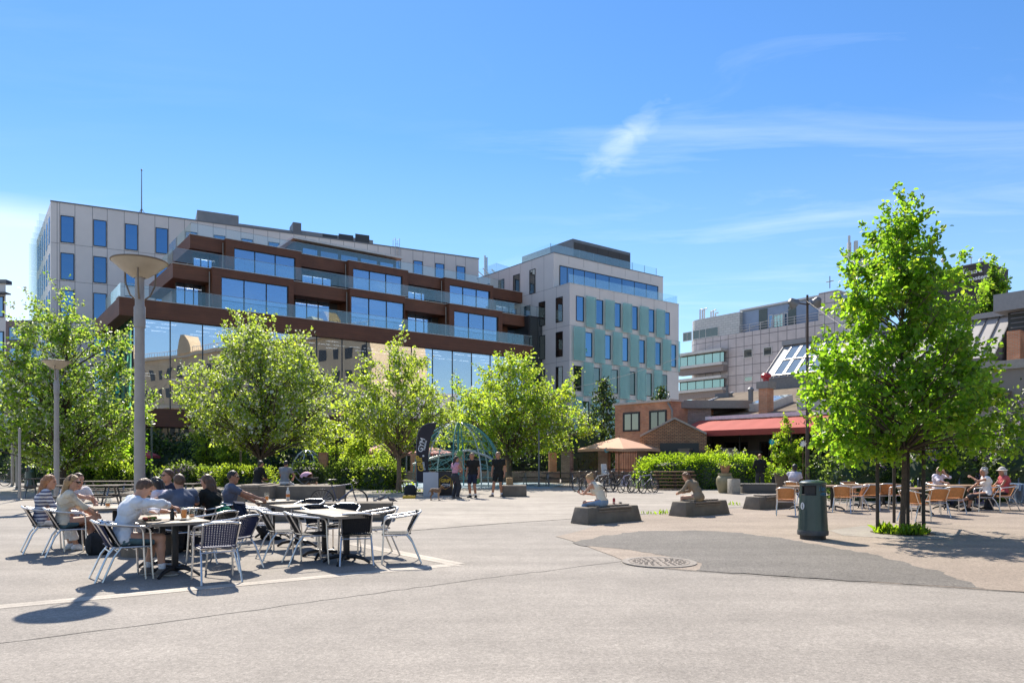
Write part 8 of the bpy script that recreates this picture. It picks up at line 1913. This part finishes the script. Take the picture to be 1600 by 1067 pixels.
for k in range(9): x = -.26 + .065 * k; jk.tube([(x, -.33 + .05 * math.sin(k), .42 + .04 * (k % 3)), (x * 1.02, -.385 + .02 * math.sin(k * 2), .62), (x * .98, -.37, .81), (x * .95, -.27, .80), (x, -.235 + .02 * math.sin(k * 2), .56)], .042, 8)
jk.build('cloth', NAVY, t); jk = MB(); jk.tube([(-.27, -.35, .76), (-.34, -.30, .62), (-.33, -.22, .48)], [.055, .05, .04], 8); jk.tube([(.27, -.35, .76), (.34, -.30, .62), (.32, -.2, .46)], [.055, .05, .04], 8); jk.build('sleeve', NAVY, t)
# --- on the stone blocks
FAR = .014
person((-9.95, 28.45), (.5, .87), 'person with black hair in a black jacket sitting on the stone block', h=1.78, seat=.58, lean=8, lean2=16, head=(-45, -8), hair=H_DARK, hstyle='curly', topm=BLACK, sleeve=1.95, bottom=CHAR, leg=2, shoe=BLACK, res=FAR, build=1.08, skin=SKIN2)
person((-8.95, 28.6), (.1, 1), 'man in a pale grey tee sitting with his back turned on the stone block', h=1.78, seat=.58, lean=6, lean2=12, head=(0, -8), hair=H_DARK, topm=cloth('pale_grey_tee', (.22, .225, .24)), sleeve=.6, bottom=WHITEC, leg=2, shoe=BLACK, res=FAR, skin=SKIN2, hands={1: ((.22, .25, .78), (1, -.5, -.3))})
person((-8.85, 30.6), (1, .2), 'crouching person with brown hair beside the pink pram', pose=(0, -.1, .34), h=1.66, fem=True, lean=35, lean2=45, head=(10, -25), hair=H_AUB, hstyle='curly', topm=cloth('muted_olive', (.09, .085, .07)), sleeve=1.9, bottom=CHAR, leg=2, shoe=BLACK, res=FAR, hands={1: ((.15, .55, .55), (1, 0, -.3)), -1: ((-.15, .5, .5), (-1, 0, -.3))}, feet={1: ((.12, .18, .085), (.1, 1, 0)), -1: ((-.12, .05, .085), (0, 1, 0))})
c = at(586, 715, 41.5); person((c.x, c.y), (-.2, -1), 'person in dark navy standing in the shade with a white paper', pose='stand', h=1.72, lean=14, lean2=24, head=(0, -25), hair=H_DARK, topm=NAVY, sleeve=1.95, bottom=CHAR, leg=2, shoe=BLACK, res=FAR, hands={1: ((.12, .40, .95), (1, -.3, 0)), -1: ((-.12, .40, .95), (-1, -.3, 0))})
# --- gym people
q = gp(711, 779); pw, iw = person(q, (.62, .45), 'woman in a cropped pink top and black leggings at the gym stand', pose='stand', h=1.68, fem=True, lean=0, lean2=3, head=(-32, -4), hair=H_DARK, hstyle='long', topm=PINKT, sleeve=.22, crop=True, bottom=CHAR, leg=1.98, shoe=TAUPE, sole=SOLE, res=.012, skin=SKIN2, group='gym people by the flag', hands={1: ((.05, .30, 1.10), (1, -.3, -.2)), -1: ((-.12, .30, 1.04), (-1, -.3, 0))}, feet={1: ((.14, .02, .085), (.3, 1, 0)), -1: ((-.1, -.03, .085), (-.2, 1, 0))})
q = gp(739, 777.5); person(q, (-.35, -.92), 'man in a black tee and navy shorts, middle of the gym trio', pose='stand', h=1.82, lean=0, lean2=2, head=(-35, -4), hair=H_SAND, hstyle='thin', topm=BLACK, sleeve=.72, bottom=NAVY, leg=.88, shoe=BLACK, sole=SOLE, socks=WHITEC, res=.012, skin=SKIN2, group='gym people by the flag', build=1.06)
q = gp(779, 776); person(q, (-.25, -.95), 'man in a black tee and black shorts, rightmost of the gym trio', pose='stand', h=1.86, lean=-1, lean2=1, head=(-30, -3), hair=H_SAND, topm=BLACK, sleeve=.66, bottom=BLACK, leg=.8, shoe=TAUPE, sole=SOLE, socks=WHITEC, res=.012, skin=SKIN2, group='gym people by the flag', build=1.08, feet={1: ((.22, .15, .085), (.5, 1, 0)), -1: ((-.12, -.02, .085), (-.1, 1, 0))})
# --- bench sitters
k1 = gp(918, 820); q = k1 + UX * .62 + VX * .26; pf, if_ = person(q, (-.75, .66), 'blonde woman with a phone in a cream sleeveless top and jeans', h=1.68, fem=True, seat=.44, lean=14, lean2=36, head=(18, -38), hair=H_BLONDE, hstyle='bun', topm=CREAM, sleeve=0, bottom=DENIM, leg=1.9, shoe=WHITEC, res=.011, group='people on the concrete benches', hem=0, hands={1: ((.05, .42, .70), (.8, -.6, -.5)), -1: ((-.10, .46, .70), (-1, -.3, -.7))}, hdir={1: ((-.2, .9, .3), (0, -.4, .9)), -1: ((.2, .9, .3), (0, -.5, .8))})
ph_ = (if_['hands'][-1] + if_['hands'][1]) / 2; w = W2(pf, ph_ + np.array([-.02, .05, .04])); t = empty('phone', w, FACE((-.75, .66)), 'dark phone held by the blonde woman on the bench', 'phone'); b = MB(); b.box((0, 0, .02), (.072, .009, .145), rot=Matrix.Rotation(R(40), 3, 'X')); b.build('case', M_BLK, t, bevel=.003); b = MB(); b.box((0, -.0048, .022), (.064, .002, .13), rot=Matrix.Rotation(R(40), 3, 'X')); b.build('screen', mat('phone_screen', (.05, .06, .08), .1), t)
st = MB(); A_, B2 = Vector(if_['shl'][-1]) + Vector(if_['U2']) * .055, Vector(if_['P']) + Vector((.17, -.02, .10)); mid = (A_ + B2) / 2 - Vector(if_['Fw']) * .155; st.tube(arc_pts(A_, mid * 2 - (A_ + B2) / 2 , B2, 14), .009, 6); st.build('bag_strap', mat('strap_brown', (.1, .06, .04), .7), pf)
k1 = gp(1072, 808); q = k1 + UX * .72 + VX * .26; person(q, (-.82, .57), 'person with long brown hair in a loose brown top, hunched on the bench', h=1.70, fem=True, seat=.44, lean=16, lean2=40, head=(8, -30), hair=H_AUB, hstyle='bob', topm=OLIVE, sleeve=1.9, bottom=KHAKI, leg=1.3, shoe=CORAL, res=.011, group='people on the concrete benches', build=1.12, hem=-.1, hands={1: ((.08, .44, .62), (.9, -.6, -.4)), -1: ((-.12, .46, .62), (-1, -.4, -.5))})
# --- right side
q = gp(1188, 767); person(q, (.12, 1), 'man in a black jacket standing with his back turned by the low stone edging', pose='stand', h=1.80, lean=1, lean2=5, head=(5, -12), hair=H_STRAW, topm=BLACK, sleeve=1.95, bottom=CHAR, leg=2, shoe=BLACK, sole=SOLE, res=.013, build=1.1, hem=-.1, hands={1: ((.14, .22, 1.02), (1, -.6, 0)), -1: ((-.14, .22, 1.02), (-1, -.6, 0))})
q = gp(1243, 787); person(q, (.75, .6), 'man with black hair in a pale tee sitting behind the green litter bin', h=1.80, lean=-2, lean2=4, head=(10, -4), hair=H_DARK, topm=cloth('pale_tee', (.45, .44, .52)), sleeve=.55, bottom=CHAR, leg=2, shoe=WHITEC, res=.012, skin=SKIN3, group='people on the right terrace', build=1.05, feet={1: ((.16, .66, .085), (.2, 1, .1)), -1: ((-.05, .58, .085), (.1, 1, 0))})
q = gp(1467, 790); person(q, (.25, -.95), 'woman in a lilac white blouse with one hand at her chin', h=1.66, fem=True, lean=6, lean2=12, head=(25, -4), hair=H_SAND, hstyle='bob', topm=LILAC, sleeve=1.2, bottom=NAVY, leg=2, shoe=BLACK, res=.012, group='people on the right terrace', build=1.1, hands={-1: ((-.02, .20, 1.10), (-1, .2, -.8)), 1: ((.15, .42, .78), (1, 0, -.4))}, hdir={-1: ((.3, -.1, 1), (0, -.6, 0))})
q = gp(1538, 799); person(q, (-.95, .25), 'grey haired woman in a white sleeveless blouse with crossed legs', h=1.66, fem=True, lean=4, lean2=10, head=(10, -3), hair=H_GREY, hstyle='curly', topm=WHITEC, sleeve=.12, bottom=CHAR, leg=1.35, shoe=BLACK, res=.012, skin=SKIN2, group='people on the right terrace', build=1.08, hands={-1: ((.0, .34, 1.02), (-1, 0, -.9)), 1: ((.08, .36, .66), (1, 0, -.5))}, feet={-1: ((.02, .66, .28), (.0, .9, -.4)), 1: ((.06, .40, .085), (0, 1, 0))}, knees={-1: (-.05, .6, 1)}, hem=-.05)
q = gp(1566, 796); person(q, (-.9, .1), 'woman in a coral top and white sun hat at the far right', h=1.64, fem=True, lean=3, lean2=8, head=(5, -4), hair=H_GREY, hstyle='bob', topm=CORAL, sleeve=.3, bottom=CHAR, leg=2, shoe=BLACK, res=.012, skin=SKIN2, group='people on the right terrace', build=1.1, hatm=cloth('hat_cream', (.58, .53, .48)))
t = empty('jacket', (q.x + .05, q.y - .05, 0), FACE((-.9, .1)), 'light denim jacket hanging over the last cane chair', 'jacket'); jk = MB()
for k in range(10): x = -.27 + .06 * k; jk.tube([(x, -.42 + .04 * math.sin(k * 2.2), .22 + .05 * (k % 3)), (x * 1.02, -.41 + .02 * math.sin(k * 1.3), .5), (x * .98, -.385, .80), (x * .97, -.30, .80), (x, -.26, .6)], .040, 8)
jk.build('cloth', DENIM, t); jk = MB(); jk.tube([(.28, -.38, .76), (.33, -.36, .5), (.31, -.33, .25)], [.055, .05, .042], 8); jk.build('sleeve', DENIM, t)
# --- the dog
def dog():
    q = gp(681, 781.5); t = empty('dog', q, FACE((.96, -.25)), 'slim brown dog on a lead standing before the gym counter', 'dog'); S = Sdf((-.2, -.42, -.01), (.2, .5, .68), .009)
    S.cone((0, .12, .36), (0, -.02, .38), .088, .075, .03, ((1, 0, 0), .75)); S.cone((0, -.02, .38), (0, -.17, .40), .068, .055, .03, ((1, 0, 0), .8)); S.cone((0, .14, .39), (0, .21, .50), .05, .036, .03); S.ell((0, .235, .535), np.eye(3), (.036, .05, .04), .02); S.cone((0, .26, .53), (0, .335, .51), .026, .013, .015)
    for g in (-1, 1):
        S.cone((g * .018, .215, .56), (g * .032, .19, .585), .014, .006, .006)
        S.cone((g * .048, .12, .33), (g * .045, .10, .20), .03, .017, .02); S.cone((g * .045, .10, .20), (g * .045, .125, .03), .016, .011, .008); S.cone((g * .045, .125, .02), (g * .045, .15, .012), .014, .011, .006)
        S.cone((g * .045, -.17, .37), (g * .05, -.13, .25), .046, .026, .02); S.cone((g * .05, -.13, .25), (g * .048, -.21, .145), .022, .013, .01); S.cone((g * .048, -.21, .145), (g * .046, -.195, .03), .012, .011, .006); S.cone((g * .046, -.195, .02), (g * .046, -.16, .012), .014, .011, .006)
    S.cone((0, -.20, .41), (0, -.27, .32), .018, .011, .015); S.cone((0, -.27, .32), (0, -.31, .22), .011, .006, .008)
    S.build('body', [mat('dog_brown', (.17, .095, .05), .7, var=.2, scale=15), mat('dog_cream', (.4, .28, .18), .7, var=.15)], t, lambda c: ((c[:, 2] < .30) & (abs(c[:, 1] - .13) < .06)).astype(float))
    b = MB(); b.tube([(.045 * math.cos(a), .185 + .02 * math.sin(a), .465 + .03 * math.cos(a) * 0 + .02 * math.sin(a)) for a in [i * .5236 for i in range(12)]], .007, 5, closed=True); b.build('collar', M_BLK, t)
    w = Vector(W2(pw, iw['hands'][-1])); a = q + Vector((.12, -.02, .46)); l = MB(); l.tube([a] + [a.lerp(w, k / 8) - ZZ * .9 * (k / 8) * (1 - k / 8) for k in range(1, 9)], .007, 5); tag(l.build('dog_lead', mat('lead_red', (.3, .12, .12), .7)), 'thin lead running from the dog to the woman in pink', 'lead')
dog()
